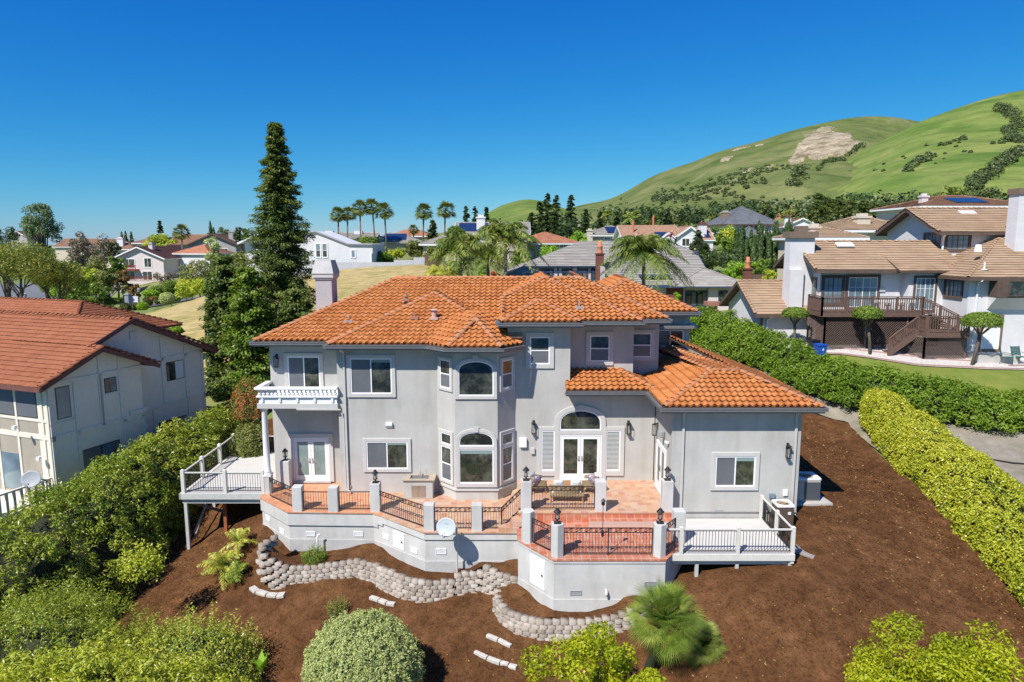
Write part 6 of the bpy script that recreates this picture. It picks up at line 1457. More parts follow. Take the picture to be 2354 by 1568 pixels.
# ---------------------------------------------------------------- hills
HILLM = M('green_hill_grass', (.12, .18, .040), (.205, .235, .066), scale=.010, rough=1, detail=14, bump=1, bscale=.03, bdist=14, mid=(.42, .6), spec=.05)
HILLM2 = M('olive_hill_grass', (.115, .145, .042), (.185, .19, .075), scale=.008, rough=1, detail=14, bump=1, bscale=.025, bdist=18, mid=(.42, .6), spec=.05)
SLIDE = M('bare_landslide_rock', (.47, .38, .27), (.24, .21, .12), scale=.03, rough=1, bump=1, bscale=.08, bdist=8, stretch=(1, 1, .35))
HL = {}
LF_SCRUB = leafM('oak_scrub_leaves', [(.035, .05, .022), (.05, .07, .028), (.075, .095, .038)], trans=.1)
def hill(name, label, ridge, D0, D1, vf, mat, amp, seed, g=.85):
    us = np.linspace(ridge[0][0], ridge[-1][0], 260); vr = np.interp(us, [r[0] for r in ridge], [r[1] for r in ridge]); k = np.ones(9) / 9
    vr = np.convolve(np.pad(vr, 4, 'edge'), k, 'valid'); ss = np.linspace(0, 1, 90)
    HL[name] = (us, vr, D0, D1, vf, g, amp, seed); V = []
    for s in list(ss) + [1.08, 1.3]:
        if s <= 1: P_ = hp(name, us, s)
        else: P_ = hp(name, us, 1.0) * np.array([s, s, 1]) ; P_[:, 2] -= (s - 1) * 900
        V.append(P_)
    V = np.concatenate(V); i = np.arange(len(V)).reshape(-1, len(us)); F = np.stack([i[:-1, :-1].ravel(), i[:-1, 1:].ravel(), i[1:, 1:].ravel(), i[1:, :-1].ravel()], 1)
    o = npmesh(name, V, F, mat, smooth=True); tag(o, label, kind='structure')
def hp(name, u, s, lift=0.0):
    us, vr, D0, D1, vf, g, amp, seed = HL[name]; u = np.asarray(u, float); s = np.asarray(s, float) + 0 * u; v1 = np.interp(u, us, vr)
    D = D0 + (D1 - D0) * s; v = vf + (v1 - vf) * s ** g; a = (u - 1176.5) / _F; b = -(v - 784) / _F
    dy = math.cos(_p) + b * math.sin(_p); dz = -math.sin(_p) + b * math.cos(_p); t = D / dy; X, Y, Z = a * t, D, CAM_H + dz * t
    w = np.sin(np.pi * np.clip(s, 0, 1)) ** .6 * amp
    Z = Z + w * (fbm(X * .0042, Y * .0022 + X * .0012, 1, 4, seed) * 2 - 1) - w * .5 * np.abs(fbm(X * .011 + Y * .004, Y * .002, 1, 3, seed + 5) * 2 - 1) + lift
    return np.stack([X, Y, Z], -1)
def hs(name, u, v):
    us, vr, D0, D1, vf, g, amp, seed = HL[name]; v1 = np.interp(u, us, vr); return np.clip((v - vf) / (v1 - vf), 0.001, 1) ** (1 / g)
hill('hill', 'small rounded green hill behind the palms', [(1000, 545), (1040, 535), (1085, 513), (1120, 490), (1150, 473), (1190, 461), (1215, 458), (1250, 463), (1290, 477), (1330, 492), (1400, 520)], 350, 800, 560, HILLM, 14, 3)
hill('hill_ridge', 'long green ridge with a bare landslide scar', [(1180, 500), (1290, 484), (1340, 470), (1390, 462), (1430, 446), (1470, 422), (1500, 404), (1545, 387), (1590, 374), (1640, 352), (1690, 338), (1740, 326), (1800, 306), (1850, 292), (1900, 281), (1950, 271), (2000, 267), (2040, 268), (2080, 273), (2115, 281), (2200, 285), (2500, 290)], 380, 1500, 530, HILLM2, 34, 4)
hill('hillside', 'bright green grassy hillside on the right', [(1480, 530), (1560, 505), (1640, 482), (1700, 468), (1770, 452), (1820, 436), (1860, 410), (1920, 382), (1980, 346), (2050, 312), (2110, 281), (2150, 266), (2200, 248), (2260, 228), (2310, 215), (2353, 207), (2450, 192), (2700, 185)], 330, 1050, 545, HILLM, 22, 9)
# bare rock scars: lumpy sheets laid on the ridge
def hill_patch(name, label, hl, sp_, lift, st=3.0, jit=3.2):
    P = [Vector(p) for p in sp_]; bd = []
    for a, b in zip(P, P[1:] + P[:1]):
        n = max(2, int((b - a).length / 2.5)); bd += [a + (b - a) * (i / n) + Vector((random.uniform(-jit, jit), random.uniform(-jit, jit) * .7)) for i in range(n)]
    px, py = np.array([p.x for p in P]), np.array([p.y for p in P]); gx, gy = np.meshgrid(np.arange(px.min(), px.max(), st), np.arange(py.min(), py.max(), st)); gx = gx.ravel().astype(float); gy = gy.ravel().astype(float); ins = np.zeros(len(gx), bool); j = len(px) - 1
    for k in range(len(px)):
        c = ((py[k] > gy) != (py[j] > gy)) & (gx < (px[j] - px[k]) * (gy - py[k]) / (py[j] - py[k] + 1e-12) + px[k]); ins ^= c; j = k
    v, e, f, _, _, _ = geometry.delaunay_2d_cdt(bd + [Vector((a, b)) for a, b in zip(gx[ins], gy[ins])], [(i, (i + 1) % len(bd)) for i in range(len(bd))], [], 1, 1e-4)
    va = np.array([(p.x, p.y) for p in v]); Vx = hp(hl, va[:, 0], hs(hl, va[:, 0], va[:, 1])); Vx[:, 2] += np.where(np.arange(len(Vx)) < len(bd), -2.5, lift + lift * 2.6 * (fbm(va[:, 0], va[:, 1], .15, 4, 2) - .3))
    tag(npmesh(name, Vx, np.array([t for t in f if len(t) == 3]), SLIDE), label, kind='structure')
hill_patch('landslide', 'bare pale landslide scar on the green ridge', 'hill_ridge', [(1806, 386), (1830, 350), (1850, 330), (1848, 312), (1872, 306), (1888, 294), (1905, 293), (1924, 288), (1912, 302), (1930, 312), (1950, 308), (1960, 322), (1954, 338), (1980, 342), (1962, 356), (1930, 368), (1905, 366), (1880, 380), (1858, 372), (1840, 384)], 2.0)
for u_, v_, a_, b_ in ((1668, 373, 17, 6), (1623, 418, 10, 4), (1684, 430, 12, 4), (1716, 402, 16, 3), (1770, 396, 14, 2.5), (1702, 346, 24, 4), (1745, 337, 14, 3)): hill_patch('rock_outcrop', 'small bare rock outcrop on the green ridge', 'hill_ridge', [(u_ + a_ * math.cos(t) * random.uniform(.7, 1.1), v_ - .25 * a_ * math.cos(t) + b_ * math.sin(t) * random.uniform(.7, 1.2)) for t in np.linspace(0, 5.7, 10)], 1.0, 2.0, 1.2)
overlay(HILLM, .018, (.66, .80, .66), .48, .66, (1, 1, 1), 8); overlay(HILLM2, .014, (.62, .76, .66), .47, .66, (1, 1, 1), 8); overlay(SLIDE, .05, (.62, .60, .52), .48, .62)
# oak scrub on the slopes, nobody could count it
def scrub(name, label, hl, spots, leaf, seed, ls=2.2):
    rng = np.random.default_rng(seed); cs = []; rk = []
    for (u0, v0, u1, v1, w, n, r) in spots:
        for i in range(n):
            t = rng.random(); u = u0 + (u1 - u0) * t + rng.normal() * w * .5; v = v0 + (v1 - v0) * t + rng.normal() * w * .35; q = hp(hl, np.array([u]), hs(hl, u, v))[0]; rr = r * rng.uniform(.5, 1.3); cs.append(q + [0, 0, rr * .4]); rk.append(rr)
    V, F, t = clumps(np.array(cs), np.array(rk), 70, ls, ls * .7, rng, .75, fill=.6)
    o = npmesh(name, V, F, leaf, tint=t); tag(o, label, 'woodland', kind='stuff')
scrub('oak_scrub', 'dark oak scrub scattered low on the long ridge', 'hill_ridge', [(1880, 402, 1985, 346, 4, 45, 4.5), (1818, 436, 1850, 410, 9, 40, 7), (1500, 470, 1760, 425, 22, 120, 3.2), (1590, 450, 1700, 420, 16, 60, 3), (1700, 410, 1820, 400, 18, 50, 2.6), (1640, 480, 1780, 455, 16, 60, 3.2), (1500, 468, 1600, 455, 6, 40, 3.6), (1380, 480, 1700, 440, 40, 40, 2.2)], LF_SCRUB, 1)
0 and scrub('rock_scrub', 'brown rocky scrub under the ridge crest', 'hill_ridge', [(1690, 345, 1750, 336, 4, 60, 4), (1760, 332, 1830, 308, 3, 40, 3), (1650, 375, 1700, 368, 4, 20, 3), (1850, 400, 1900, 392, 6, 20, 3)], LF_DEAD, 5, 3)
scrub('oak_scrub', 'dark oak clumps on the bright hillside at the right', 'hillside', [(2295, 250, 2353, 290, 14, 55, 5.5), (2310, 300, 2353, 335, 16, 45, 5.5), (2235, 428, 2353, 362, 9, 120, 5.5), (2075, 412, 2125, 376, 13, 34, 4), (2160, 350, 2215, 330, 4, 16, 2.6), (2212, 324, 2214, 322, 2, 3, 4), (2280, 345, 2320, 330, 6, 10, 3.5), (2110, 375, 2150, 365, 8, 12, 3), (2200, 455, 2290, 436, 7, 26, 5), (1900, 420, 2250, 340, 40, 22, 1.8)], LF_SCRUB, 2)
# ---------------------------------------------------------------- background houses
TANR = M('tan_clay_tile', (.4, .25, .16), rough=.85, tint=[(.36, .20, .13), (.42, .25, .16), (.47, .29, .19)])
GRYR = M('grey_shingle_tile', (.3, .28, .25), rough=.85, tint=[(.27, .245, .215), (.32, .295, .26), (.36, .335, .30)])
SLTR = M('blue_slate_shingle', (.12, .13, .145), rough=.9, tint=[(.115, .122, .135), (.14, .148, .163), (.16, .168, .185)])
MARR = M('maroon_shingle', (.15, .07, .06), rough=.9, tint=[(.13, .058, .05), (.16, .075, .062), (.18, .09, .075)])
TERR = M('far_terracotta_tile', (.45, .2, .12), rough=.85, tint=[(.42, .16, .09), (.48, .20, .11), (.52, .24, .14)])
BRNR = M('russet_shingle', (.25, .13, .08), rough=.9, tint=[(.23, .12, .075), (.28, .15, .095), (.32, .18, .11)])
CREAM = M('cream_stucco', (.60, .52, .41), (.55, .48, .38), scale=1, rough=.95)
PINKW = M('pink_white_stucco', (.64, .57, .55), (.60, .53, .51), scale=1, rough=.95)
WHT = M('far_white_stucco', (.68, .67, .68), (.62, .61, .63), scale=.6, rough=.95)
GRYW = M('grey_house_wall', (.38, .37, .35), (.34, .33, .31), scale=1, rough=.95)
NAVY = M('navy_fascia', (.035, .06, .12), (.045, .075, .14), scale=3, rough=.6)
SOLAR = M('solar_panel', (.018, .03, .07), rough=.12, spec=.9)
REDW = M('red_railing_paint', (.30, .045, .03), rough=.6)
BRICK = M('dark_red_brick', (.20, .075, .05), (.13, .055, .045), scale=9, rough=.95)
CLAYP = M('clay_chimney_pot', (.50, .18, .09), rough=.7)
STONE = M('brown_chimney_stone', (.30, .21, .15), (.18, .13, .10), scale=5, rough=.95)
class BH:
    """a house in local metres (x right, y back, z up from its base), turned by rot"""
    def __init__(s, name, label, u, Y, rot=0.0, z=None, group=None):
        p = at(u, 600, Y); s.zb = h1(p.x, Y) if z is None else z; s.o = thing(name, label, 'house', (p.x, Y, s.zb), group)
        s.xf = Matrix.Translation((p.x, Y, s.zb)) @ Matrix.Rotation(R(rot), 4, 'Z')
    def zv(s, v, Y): return at(1176, v, Y).z - s.zb
    def b(s, m, name, mat, par=None): return m.build(name, mat, par or s.o, xf=s.xf)
    def block(s, x0, x1, y0, y1, ze, roof='', sl=.4, wall=CREAM, tile=TANR, fas=WHITE, ov=.6, zb=-2.5, kind='flat', tw=(.9, .45)):
        m = MB()
        if roof: gwall(m, x0, x1, y0, y1, zb, ze, sl, roof)
        else: m.box(x0, x1, y0, y1, zb, ze)
        s.b(m, 'wall', wall)
        q = Matrix.Translation(-org(s.o)) @ s.xf @ Matrix.Translation(org(s.o)); z0 = ze - ov * sl * .5 + .05
        n0 = len(s.o.children); hiproof(s.o, x0 - ov, x1 + ov, y0 - ov, y1 + ov, z0, sl, tile, fas, kind=kind, tile=tw, gable=roof, xf=s.xf, h=.07, capr=.13)
        m = MB()
        if roof: rakes(m, x0 - ov, x1 + ov, y0 - ov, y1 + ov, z0, sl, roof, h=.28)
        else:
            for a, b_ in (((x0 - ov, y0 - ov), (x1 + ov, y0 - ov)), ((x1 + ov, y0 - ov), (x1 + ov, y1 + ov)), ((x1 + ov, y1 + ov), (x0 - ov, y1 + ov)), ((x0 - ov, y1 + ov), (x0 - ov, y0 - ov))): m.beam((a[0], a[1], z0 - .14), (b_[0], b_[1], z0 - .14), .1, .26)
        s.b(m, 'fascia', fas); return s
    def win(s, x0, x1, z0, z1, y=0, side='s', c=0, gl=GLASS, fm=WHITE, kind='slide', name='window'):
        w = {'s': Matrix.Identity(4), 'w': wallxf((c, 100), (c, 0)), 'e': wallxf((c, 0), (c, 100))}[side]
        if side == 'w': x0, x1 = 100 - x1, 100 - x0
        yy = y if side == 's' else 0
        window(s.o, x0, x1, z0, z1, yy, kind, trim=.12, trimm=fm, framem=fm, gl=(gl, gl), xf=s.xf @ w, fr=.07, prd=.08, name=name); return s
    def chim(s, x, y, z0, z1, w=.9, d=.8, mat=None, cap=None):
        m = MB(); m.box(x - w / 2, x + w / 2, y - d / 2, y + d / 2, z0, z1); c = s.b(m, 'chimney', mat or CREAM); m = MB(); m.box(x - w / 2 - .12, x + w / 2 + .12, y - d / 2 - .12, y + d / 2 + .12, z1 - .05, z1 + .2); m.box(x - w / 3, x + w / 3, y - d / 3, y + d / 3, z1 + .2, z1 + .5); s.b(m, 'chimney_cap', cap or mat or CREAM, c); return s
    def panel(s, x0, x1, y0, y1, ze, ye, sl, lift=.12):
        f = lambda y: ze + (y - ye) * sl + lift
        m = MB(); m.vslab([(x0, y0, f(y0)), (x1, y0, f(y0)), (x1, y1, f(y1)), (x0, y1, f(y1))], (0, -sl, 1), .06); s.b(m, 'solar_panel', SOLAR); return s
# centre house behind: grey tile roof, navy fascia
c3 = thing('grey_roof_house', 'wide house with striped grey tile roof and navy fascia right behind the orange roof', 'house', (10, 75, 4.6))
def t3(poly, eave, down, z0, s=.42): return tiles('roof', poly, eave, down, z0, s, GRYR, c3, kind='flat', w=.9, c=.42, h=.07, deck=NAVY)
z3 = 7.15
t3([(9.4, 70), (20.8, 70), (20.8, 77.5), (18.2, 80.6), (9.4, 80.6)], (9.4, 70), (0, -1), z3); t3([(1.6, 74.2), (9.4, 74.2), (9.4, 80.6), (8.0, 80.6)], (9.4, 70), (0, -1), z3)
t3([(-.3, 72.3), (8.0, 80.6), (-.3, 88)], (-2.6, 70), (-1, 0), z3); t3([(8, 80.6), (18.2, 80.6), (24, 90), (0, 90)], (0, 91), (0, 1), z3)
m = MB(); m.box(1.6, 9.3, 74.5, 85, 3, 8.9); m.box(9.4, 20.4, 70.6, 86, 3, 7.05); m.build('wall', PINKW, c3)
m = MB(); m.box(9.3, 20.9, 69.9, 70.0, 6.9, 7.15); m.box(1.4, 9.4, 74.12, 74.2, 8.86, 8.98); m.beam((20.85, 70, 7.0), (20.85, 77.5, 10.2), .08, .3); m.beam((20.85, 77.5, 10.2), (18.3, 80.6, 11.6), .08, .2); m.build('fascia', NAVY, c3)
m = MB(); m.box(9.4, 9.5, 70, 75, 7.1, 9.0); m.build('wall', PINKW, c3)
hiproof(c3, -.9, 3.3, 66, 78, 6.35 + 1.9, .42, GRYR, NAVY, kind='flat', tile=(.9, .42)); MB().box(-.4, 2.8, 66.6, 78, 3, 8.3).build('wall', PINKW, c3)
hiproof(c3, 16.4, 24.6, 69.4, 80, 7.05, .42, GRYR, NAVY, kind='flat', tile=(.9, .42)); MB().box(20.2, 23.9, 70.1, 79, 3, 7.0).build('wall', PINKW, c3)
def w3(a, b, c, d, Y, k=14, kind='slide'):
    A = zz(k, a, b, Y); B = zz(k, c, d, Y); window(c3, A.x, B.x, B.z, A.z, Y, kind, trim=.12, trimm=NAVY, framem=BLACK, gl=(GLASS, GLASS_S), prd=.08)
w3(625, 878, 668, 950, 74.5); w3(697, 878, 768, 952, 74.5); w3(888, 880, 985, 985, 74.5); w3(1070, 880, 1170, 985, 74.5); w3(1228, 880, 1298, 985, 74.5)
w3(415, 1190, 525, 1345, 70.6, 15); w3(542, 1190, 652, 1350, 70.6, 15); w3(795, 1190, 872, 1300, 70.1, 15)
A = zz(14, 405, 975, 66.6); B = zz(14, 540, 905, 66.6); arch_window(c3, A.x, B.x, 4.5, A.z + .1, B.z, 66.6, key=False, trimw=False)
m = MB()
for x in (5.0, 6.5, 7.2, 8.7): m.box(x - .08, x + .08, 74.43, 74.51, 6, 9)
m.box(1.7, 9.3, 74.42, 74.5, 8.25, 8.4); m.build('timber_band', NAVY, c3)
A = zz(15, 190, 1140, 70.5); B = zz(15, 375, 1260, 70.5); MB().box(A.x, B.x, 70.4, 70.7, 4, A.z).build('brick_panel', BRICK, c3)
m = MB(); A = zz(14, 1850, 975, 71.2); B = zz(14, 2085, 1120, 71.2); m.box(A.x - .3, B.x + .3, 71.2, 75.5, B.z - .6, A.z + .1); m.build('dormer', PINKW, c3); window(c3, A.x, B.x, B.z, A.z, 71.2, 'slide', trim=.1, trimm=NAVY, framem=NAVY, gl=(GLASS, GLASS))
MB().prism([(A.x - .5, 70.9), (B.x + .5, 70.9), (B.x + .5, 76), (A.x - .5, 76)], A.z + .1, A.z + .3).build('dormer_roof', NAVY, c3)
def brickchim(x, y, z0, z1):
    m = MB(); m.box(x - .4, x + .4, y - .4, y + .4, z0, z1); m.box(x - .5, x + .5, y - .5, y + .5, z1, z1 + .12); c = m.build('chimney', BRICK, c3)
    m = MB(); m.lathe((x, y, z1 + .12), [(.36, 0), (.3, .1), (.27, .6), (.3, .65), (.3, .75), (.2, .8), (.2, 1.25)], 10); m.build('chimney_pot', CLAYP, c, smooth=True)
A = zz(14, 1322, 700, 73.5); B = zz(14, 1322, 965, 73.5); brickchim(A.x, 73.5, B.z - 1, A.z)
A = zz(15, 1113, 935, 76); brickchim(A.x, 76, 5, A.z)
m = MB(); A = zz(15, 708, 1375, 58); m.box(A.x - .35, A.x + .35, 57.6, 58.3, 2, A.z + .2); m.prism([(A.x - .6, 57.4), (A.x + .6, 57.4), (A.x + .6, 58.5), (A.x - .6, 58.5)], A.z + .2, A.z + .55); tag(m.build('brick_pier', M('pink_brick', (.36, .17, .13), (.27, .13, .10), scale=8, rough=.95), loc=(A.x, 58, 3)), 'squat pinkish brick pier with a wide cap by the hedge', 'pier')
# white modern house and its fence
h = thing('white_house', 'plain white house with a swooping parapet and small windows', 'house', (-25, 104, 7)); m = MB()
pr = [(630, 552), (680, 540), (704, 535.5), (724.5, 531.5), (745, 539), (775, 551), (800, 560.5), (856, 561.2), (856, 640), (630, 640)]; m.vslab([at(u, v, 104) for u, v in pr], (0, 1, 0), 10); m.build('wall', WHT, h)
m = MB()
for (a, b) in zip(pr[:7], pr[1:8]): m.beam(at(a[0], a[1], 103.9), at(b[0], b[1], 103.9), .5, .16)
m.build('coping', M('pale_grey_coping', (.42, .43, .45), rough=.6), h)
for a, b, c, d in ((185, 665, 243, 822), (262, 665, 322, 822), (605, 740, 650, 825)):
    A = zz(13, a, b, 104); B = zz(13, c, d, 104); window(h, A.x, B.x, B.z, A.z, 104, 'hung' if b < 700 else 'fixed', trim=.12, trimm=WHITE, framem=WHITE, gl=(GLASS, GLASS_B), prd=.08)
A = at(853, 600, 103.9); spout([(A.x, 103.9, 9.9), (A.x, 103.9, 6)], r=.09, par=h, mat=WHITE)
fence = thing('white_fence', 'long pale painted board fence along the top of the dry field', 'fence', (-20, 100, 7)); m = MB(); FW_ = M('pale_fence_paint', (.50, .51, .55), (.44, .45, .49), scale=2, rough=.8)
n = 92
for i in range(n):
    u = 745 + (975 - 745) * i / n; u2 = 745 + (975 - 745) * (i + .93) / n; v0 = 603 if u < 905 else 598 if u < 950 else 592; A = at(u, v0, 100.6); B = at(u2, v0, 100.6); m.box(A.x, B.x, 100.6 + .02 * (i % 2), 100.66 + .02 * (i % 2), h1(A.x, 100.6) - .6, A.z)
m.build('boards', FW_, fence)
m = MB()
for i in range(26):
    t = i / 25; x0_ = -12.6 + 4.4 * t; y0_ = 100.4 - 14 * t; m.box(x0_ - .12, x0_ + .12, y0_ - .2, y0_ + .2, h1(x0_, y0_) - .3, h1(x0_, y0_) + 1.7)
tag(m.build('brown_fence', DKSTAIN, loc=(-10, 94, 7)), 'dark brown board fence dropping towards the queen palms', 'fence')
# others
B_ = BH('pink_house', 'pinkish white house with maroon roof, solar panels and red balcony railings', 375, 166, 86, z=2.0)
B_.block(0, 17, 0, 12, 5.6, 'x', .42, PINKW, MARR, WHITE, ov=.8)
for a, b, z0, z1 in ((7.2, 10.2, 3.2, 5.4), (3.0, 4.8, 3.4, 5.6), (7.4, 10, .3, 2.5), (3.0, 5.4, .3, 2.4)): B_.win(a, b, z0, z1, side='w', c=0)
m = MB(); m.box(-1.5, 0, 6.2, 11.5, 2.7, 2.95); B_.b(m, 'balcony', REDW)
for zf_, ya, yb in ((2.95, 6.2, 11.6), (.1, 1.0, 12)):
    m = MB()
    for t in np.arange(ya, yb, .3): m.box(-1.55, -1.48, t, t + .06, zf_, zf_ + .95)
    m.box(-1.58, -1.45, ya, yb, zf_ + .9, zf_ + 1.0); B_.b(m, 'railing', REDW)
B_.panel(4, 11, 1.2, 4.6, 5.2, -.8, .42); B_.panel(1.5, 4.5, 2.2, 4.4, 5.2, -.8, .42); B_.chim(3.2, 4.6, 5, 8.9, 1.2, 1.0, PINKW, GRYW)
B_ = BH('red_roof_house', 'low house with a pinkish red tile roof behind the maroon roofed house', 445, 172, -12, z=4.1); B_.block(-5, 4.5, 0, 9, 4.6, '', .4, WHT, TERR)
B_ = BH('gable_house', 'big grey gabled house with a russet roof beside the dead-fronded palm', 491, 192, 6, z=7.2); B_.block(-6.2, 6.2, 0, 12, 3.6, 'y', .44, GRYW, BRNR, BRW, ov=.7); B_.block(-13, -2, 4, 16, 3.6, 'x', .42, GRYW, BRNR, BRW, ov=.6)
B_.win(-3.2, -1, .4, 2.4, gl=GLASS_S); B_.win(2.2, 4, .4, 2.4, gl=GLASS); B_.chim(4, 5, 4, 7.0, 1.8, 1.4, GRYW)
B_ = BH('white_villa', 'white house with white gable fascia half hidden by the redwood', 592, 112, 8); B_.block(-1.9, 2.9, 0, 9, B_.zv(556, 112), 'y', .45, WHT, SLTR, WHITE, ov=.9); B_.win(3, 4.6, .5, 2.2); B_.win(.2, 1.6, .5, 2.2)
B_ = BH('cream_house', 'cream two storey house with solar roof and tall square chimney', 1112, 112, 0); B_.block(-4.3, 7, 0, 9, B_.zv(536, 112), 'x', .36, CREAM, GRYR, WHITE); B_.panel(-4.2, .6, .2, 4, B_.zv(536, 112) - .1, -.6, .36); B_.chim(-.5, 1, 3, B_.zv(501, 112), 1.35, 1.2, WHT)
B_.block(-9.6, -3.6, -2, 6, B_.zv(560, 110), '', .36, CREAM, GRYR, WHITE); B_.win(-9, -7.8, B_.zv(578, 110), B_.zv(565, 110), y=-2, gl=GLASS_B); B_.win(-5.3, -4.2, B_.zv(578, 110), B_.zv(565, 110), y=-2, gl=GLASS_B); B_.win(-2, -.5, B_.zv(560, 112), B_.zv(542, 112), gl=GLASS_B)
m = MB(); [m.box(1 + .35 * i, 1.06 + .35 * i, -1.3, -1.24, 2.2, 3.3) for i in range(14)]; m.box(.9, 6, -1.35, -1.2, 3.25, 3.35); B_.b(m, 'railing', GREYP)
B_ = BH('solar_house', 'grey house with a grid of solar panels behind the yellow shrubs', 905, 150, 4); B_.block(-6, 6, 0, 10, B_.zv(556, 150), '', .36, GRYW, GRYR, GRYW); B_.panel(-2.2, 2.6, .4, 4, B_.zv(556, 150) - .1, -.6, .36, .2); B_.win(-4, -2, B_.zv(575, 150), B_.zv(562, 150)); B_.block(-24, -5, 6, 16, B_.zv(552, 156), 'x', .3, CREAM, GRYR, WHITE)
for u in (757, 824):
    A = at(u, 531, 160); q = MB(); q.box(A.x - .9, A.x + .9, 159.3, 160.7, A.z - 4, A.z); q.build('chimney', WHT, B_.o)
B_ = BH('terracotta_villa', 'long salmon villa with an orange red roof behind the palm trunks', 932, 192, -5); B_.block(-5.4, 7, 0, 10, B_.zv(542, 192), '', .33, M('salmon_wall', (.50, .32, .24), rough=.95), TERR, WHITE); B_.win(.5, 3.6, B_.zv(552, 192), B_.zv(545, 192), gl=GLASS_B); B_.win(-2, -1, B_.zv(551, 192), B_.zv(546, 192))
B_ = BH('salmon_roof_house', 'house with a wide salmon hip roof left of the lime green tree', 1268, 122, 18); B_.block(-4.2, 4.8, 0, 9, B_.zv(558, 122), '', .38, GRYW, TERR, WHITE); B_.win(1.4, 3, B_.zv(570, 122), B_.zv(562, 122), gl=GLASS_B)
B_ = BH('turret_house', 'grey roofed house with solar panels and ornate turret chimneys', 1408, 150, 6); B_.block(-4.6, 5.4, 0, 9, B_.zv(540, 150), '', .4, GRYW, GRYR, WHITE); B_.panel(-1.2, 4.6, .2, 3.4, B_.zv(540, 150) - .1, -.6, .4, .25); B_.chim(-5.2, 0, 2, B_.zv(531, 150), 1.1, 1, CREAM); B_.chim(3.6, -.2, 2, B_.zv(533, 150), 1.1, 1, PINKW); B_.win(-2, -.7, B_.zv(552, 150), B_.zv(545, 150), gl=GLASS_B); B_.win(1, 2.3, B_.zv(552, 150), B_.zv(545, 150), gl=GLASS)
B_ = BH('dormer_house', 'white house with tan tile roof, arched gable window and red balcony panel', 1536, 128, 0)
ze_ = B_.zv(546, 128); B_.block(-8.2, 2, 1, 11, ze_, 'x', .42, WHT, TANR, WHITE, kind='r', tw=(.35, .42)); B_.block(-7.8, -5.2, -1.5, 6, ze_ - .9, 'y', .5, WHT, TANR, WHITE, ov=.4); B_.block(-5.5, -1.5, -1.8, 6, ze_ - .9, 'x', .4, WHT, TANR, WHITE, ov=.3)
B_.block(1.3, 5.4, -2, 9, ze_ + .4, 'y', .7, WHT, TANR, WHITE, ov=.4); B_.block(-1.4, .9, -.6, 4, ze_, 'y', .7, WHT, TANR, WHITE, ov=.25); B_.panel(-2.6, .5, -.6, 1.2, ze_ - .2, -1, .42, .25)
B_.win(1.9, 3.3, ze_ - 1.6, ze_ - .2, y=-2, gl=GLASS); B_.win(-.8, .3, ze_ - .9, ze_ - .1, y=-.6, gl=GLASS_B); m = MB(); m.box(-.4, 1.3, -2.6, -2.5, ze_ - 3.0, ze_ - 2.2); m.box(-.5, 1.3, -2.6, -1, ze_ - 3.3, ze_ - 3.0); B_.b(m, 'balcony', REDW)
B_.chim(6.6, 2, 2, B_.zv(516, 128), 1.4, 1.2, WHT, BRICK); B_.block(4.6, 8.2, 0, 8, ze_ - .4, 'x', .5, WHT, TANR, WHITE, ov=.3); B_.panel(4.6, 7.8, .3, 2.6, ze_ - .5, -.3, .5, .2)
m = MB(); m.cyl((-6.2, 3, ze_ + 1), (-6.2, 3, ze_ + 3.2), .18, .18, 8); m.cyl((-1.8, 6, ze_ + 2), (-1.8, 6, ze_ + 4.2), .18, .18, 8); B_.b(m, 'flue', CLAYP)
B_ = BH('slate_roof_house', 'white house under a big pyramid of blue grey slate', 1722, 168, 4); zs_ = B_.zv(514, 168); B_.block(-6.8, 6.8, 0, 13, zs_, '', .62, WHT, SLTR, BRW, ov=.8, tw=(.9, .5)); B_.block(-4.8, 1.2, -6, 0, zs_ - 3.2, '', .75, WHT, SLTR, SLTR, ov=.4)
B_.win(-1.6, .2, zs_ - 1.8, zs_ - .2, fm=BRW); B_.win(1, 3, zs_ - 1.8, zs_ - .2, fm=BRW); B_.win(3.8, 5, zs_ - 2.8, zs_ - .2, gl=GLASS_B); B_.chim(-5, 4, 3, B_.zv(489, 172), 1.6, 1.4, STONE, GRYW)
m = MB(); [m.box(-1 + .3 * i, -.9 + .3 * i, -1.2, -1.1, zs_ - 3.2, zs_ - 2.1) for i in range(20)]; m.box(-1, 5, -1.25, -1.1, zs_ - 2.1, zs_ - 2.0); m.box(-1, 5, -1.2, 0, zs_ - 3.4, zs_ - 3.2); B_.b(m, 'railing', WHT)
B_ = BH('small_white_house', 'white house with blue trim and white chimney behind the cypress row', 1815, 158, -10); B_.block(-1.5, 6, 0, 9, B_.zv(520, 158), 'y', .45, WHT, BRNR, WHITE, ov=.5); B_.chim(-1.2, -1, 2, B_.zv(501, 158), 1.3, 1, WHT, BRW); B_.win(1, 3, B_.zv(532, 158), B_.zv(524, 158), gl=GLASS_B)
B_ = BH('orange_roof_cottage', 'tiny house with a bright orange roof far up beside the dark pines', 1785, 240, 0); B_.block(-3, 12, 0, 8, B_.zv(503, 240), 'x', .4, WHT, TERR, WHITE)
B_ = BH('beige_villa', 'beige two level house with two stepped chimneys behind the brown roofed house', 1955, 76, 0); zu = B_.zv(527, 76); B_.block(-.4, 9, 3, 12, zu, '', .34, CREAM, BRNR if False else BR_T, WHITE); zl_ = B_.zv(545, 74); B_.block(-4.6, 1.0, 0, 9, zl_, '', .34, CREAM, BR_T, WHITE)
B_.chim(-3, 3, 3, B_.zv(524, 78), 1.2, 1, CREAM); B_.chim(3.4, 5, 3, B_.zv(500, 80), 1.5, 1.2, CREAM); B_.win(1.6, 3, B_.zv(551, 76) , B_.zv(537, 76), y=3, gl=GLASS_B)
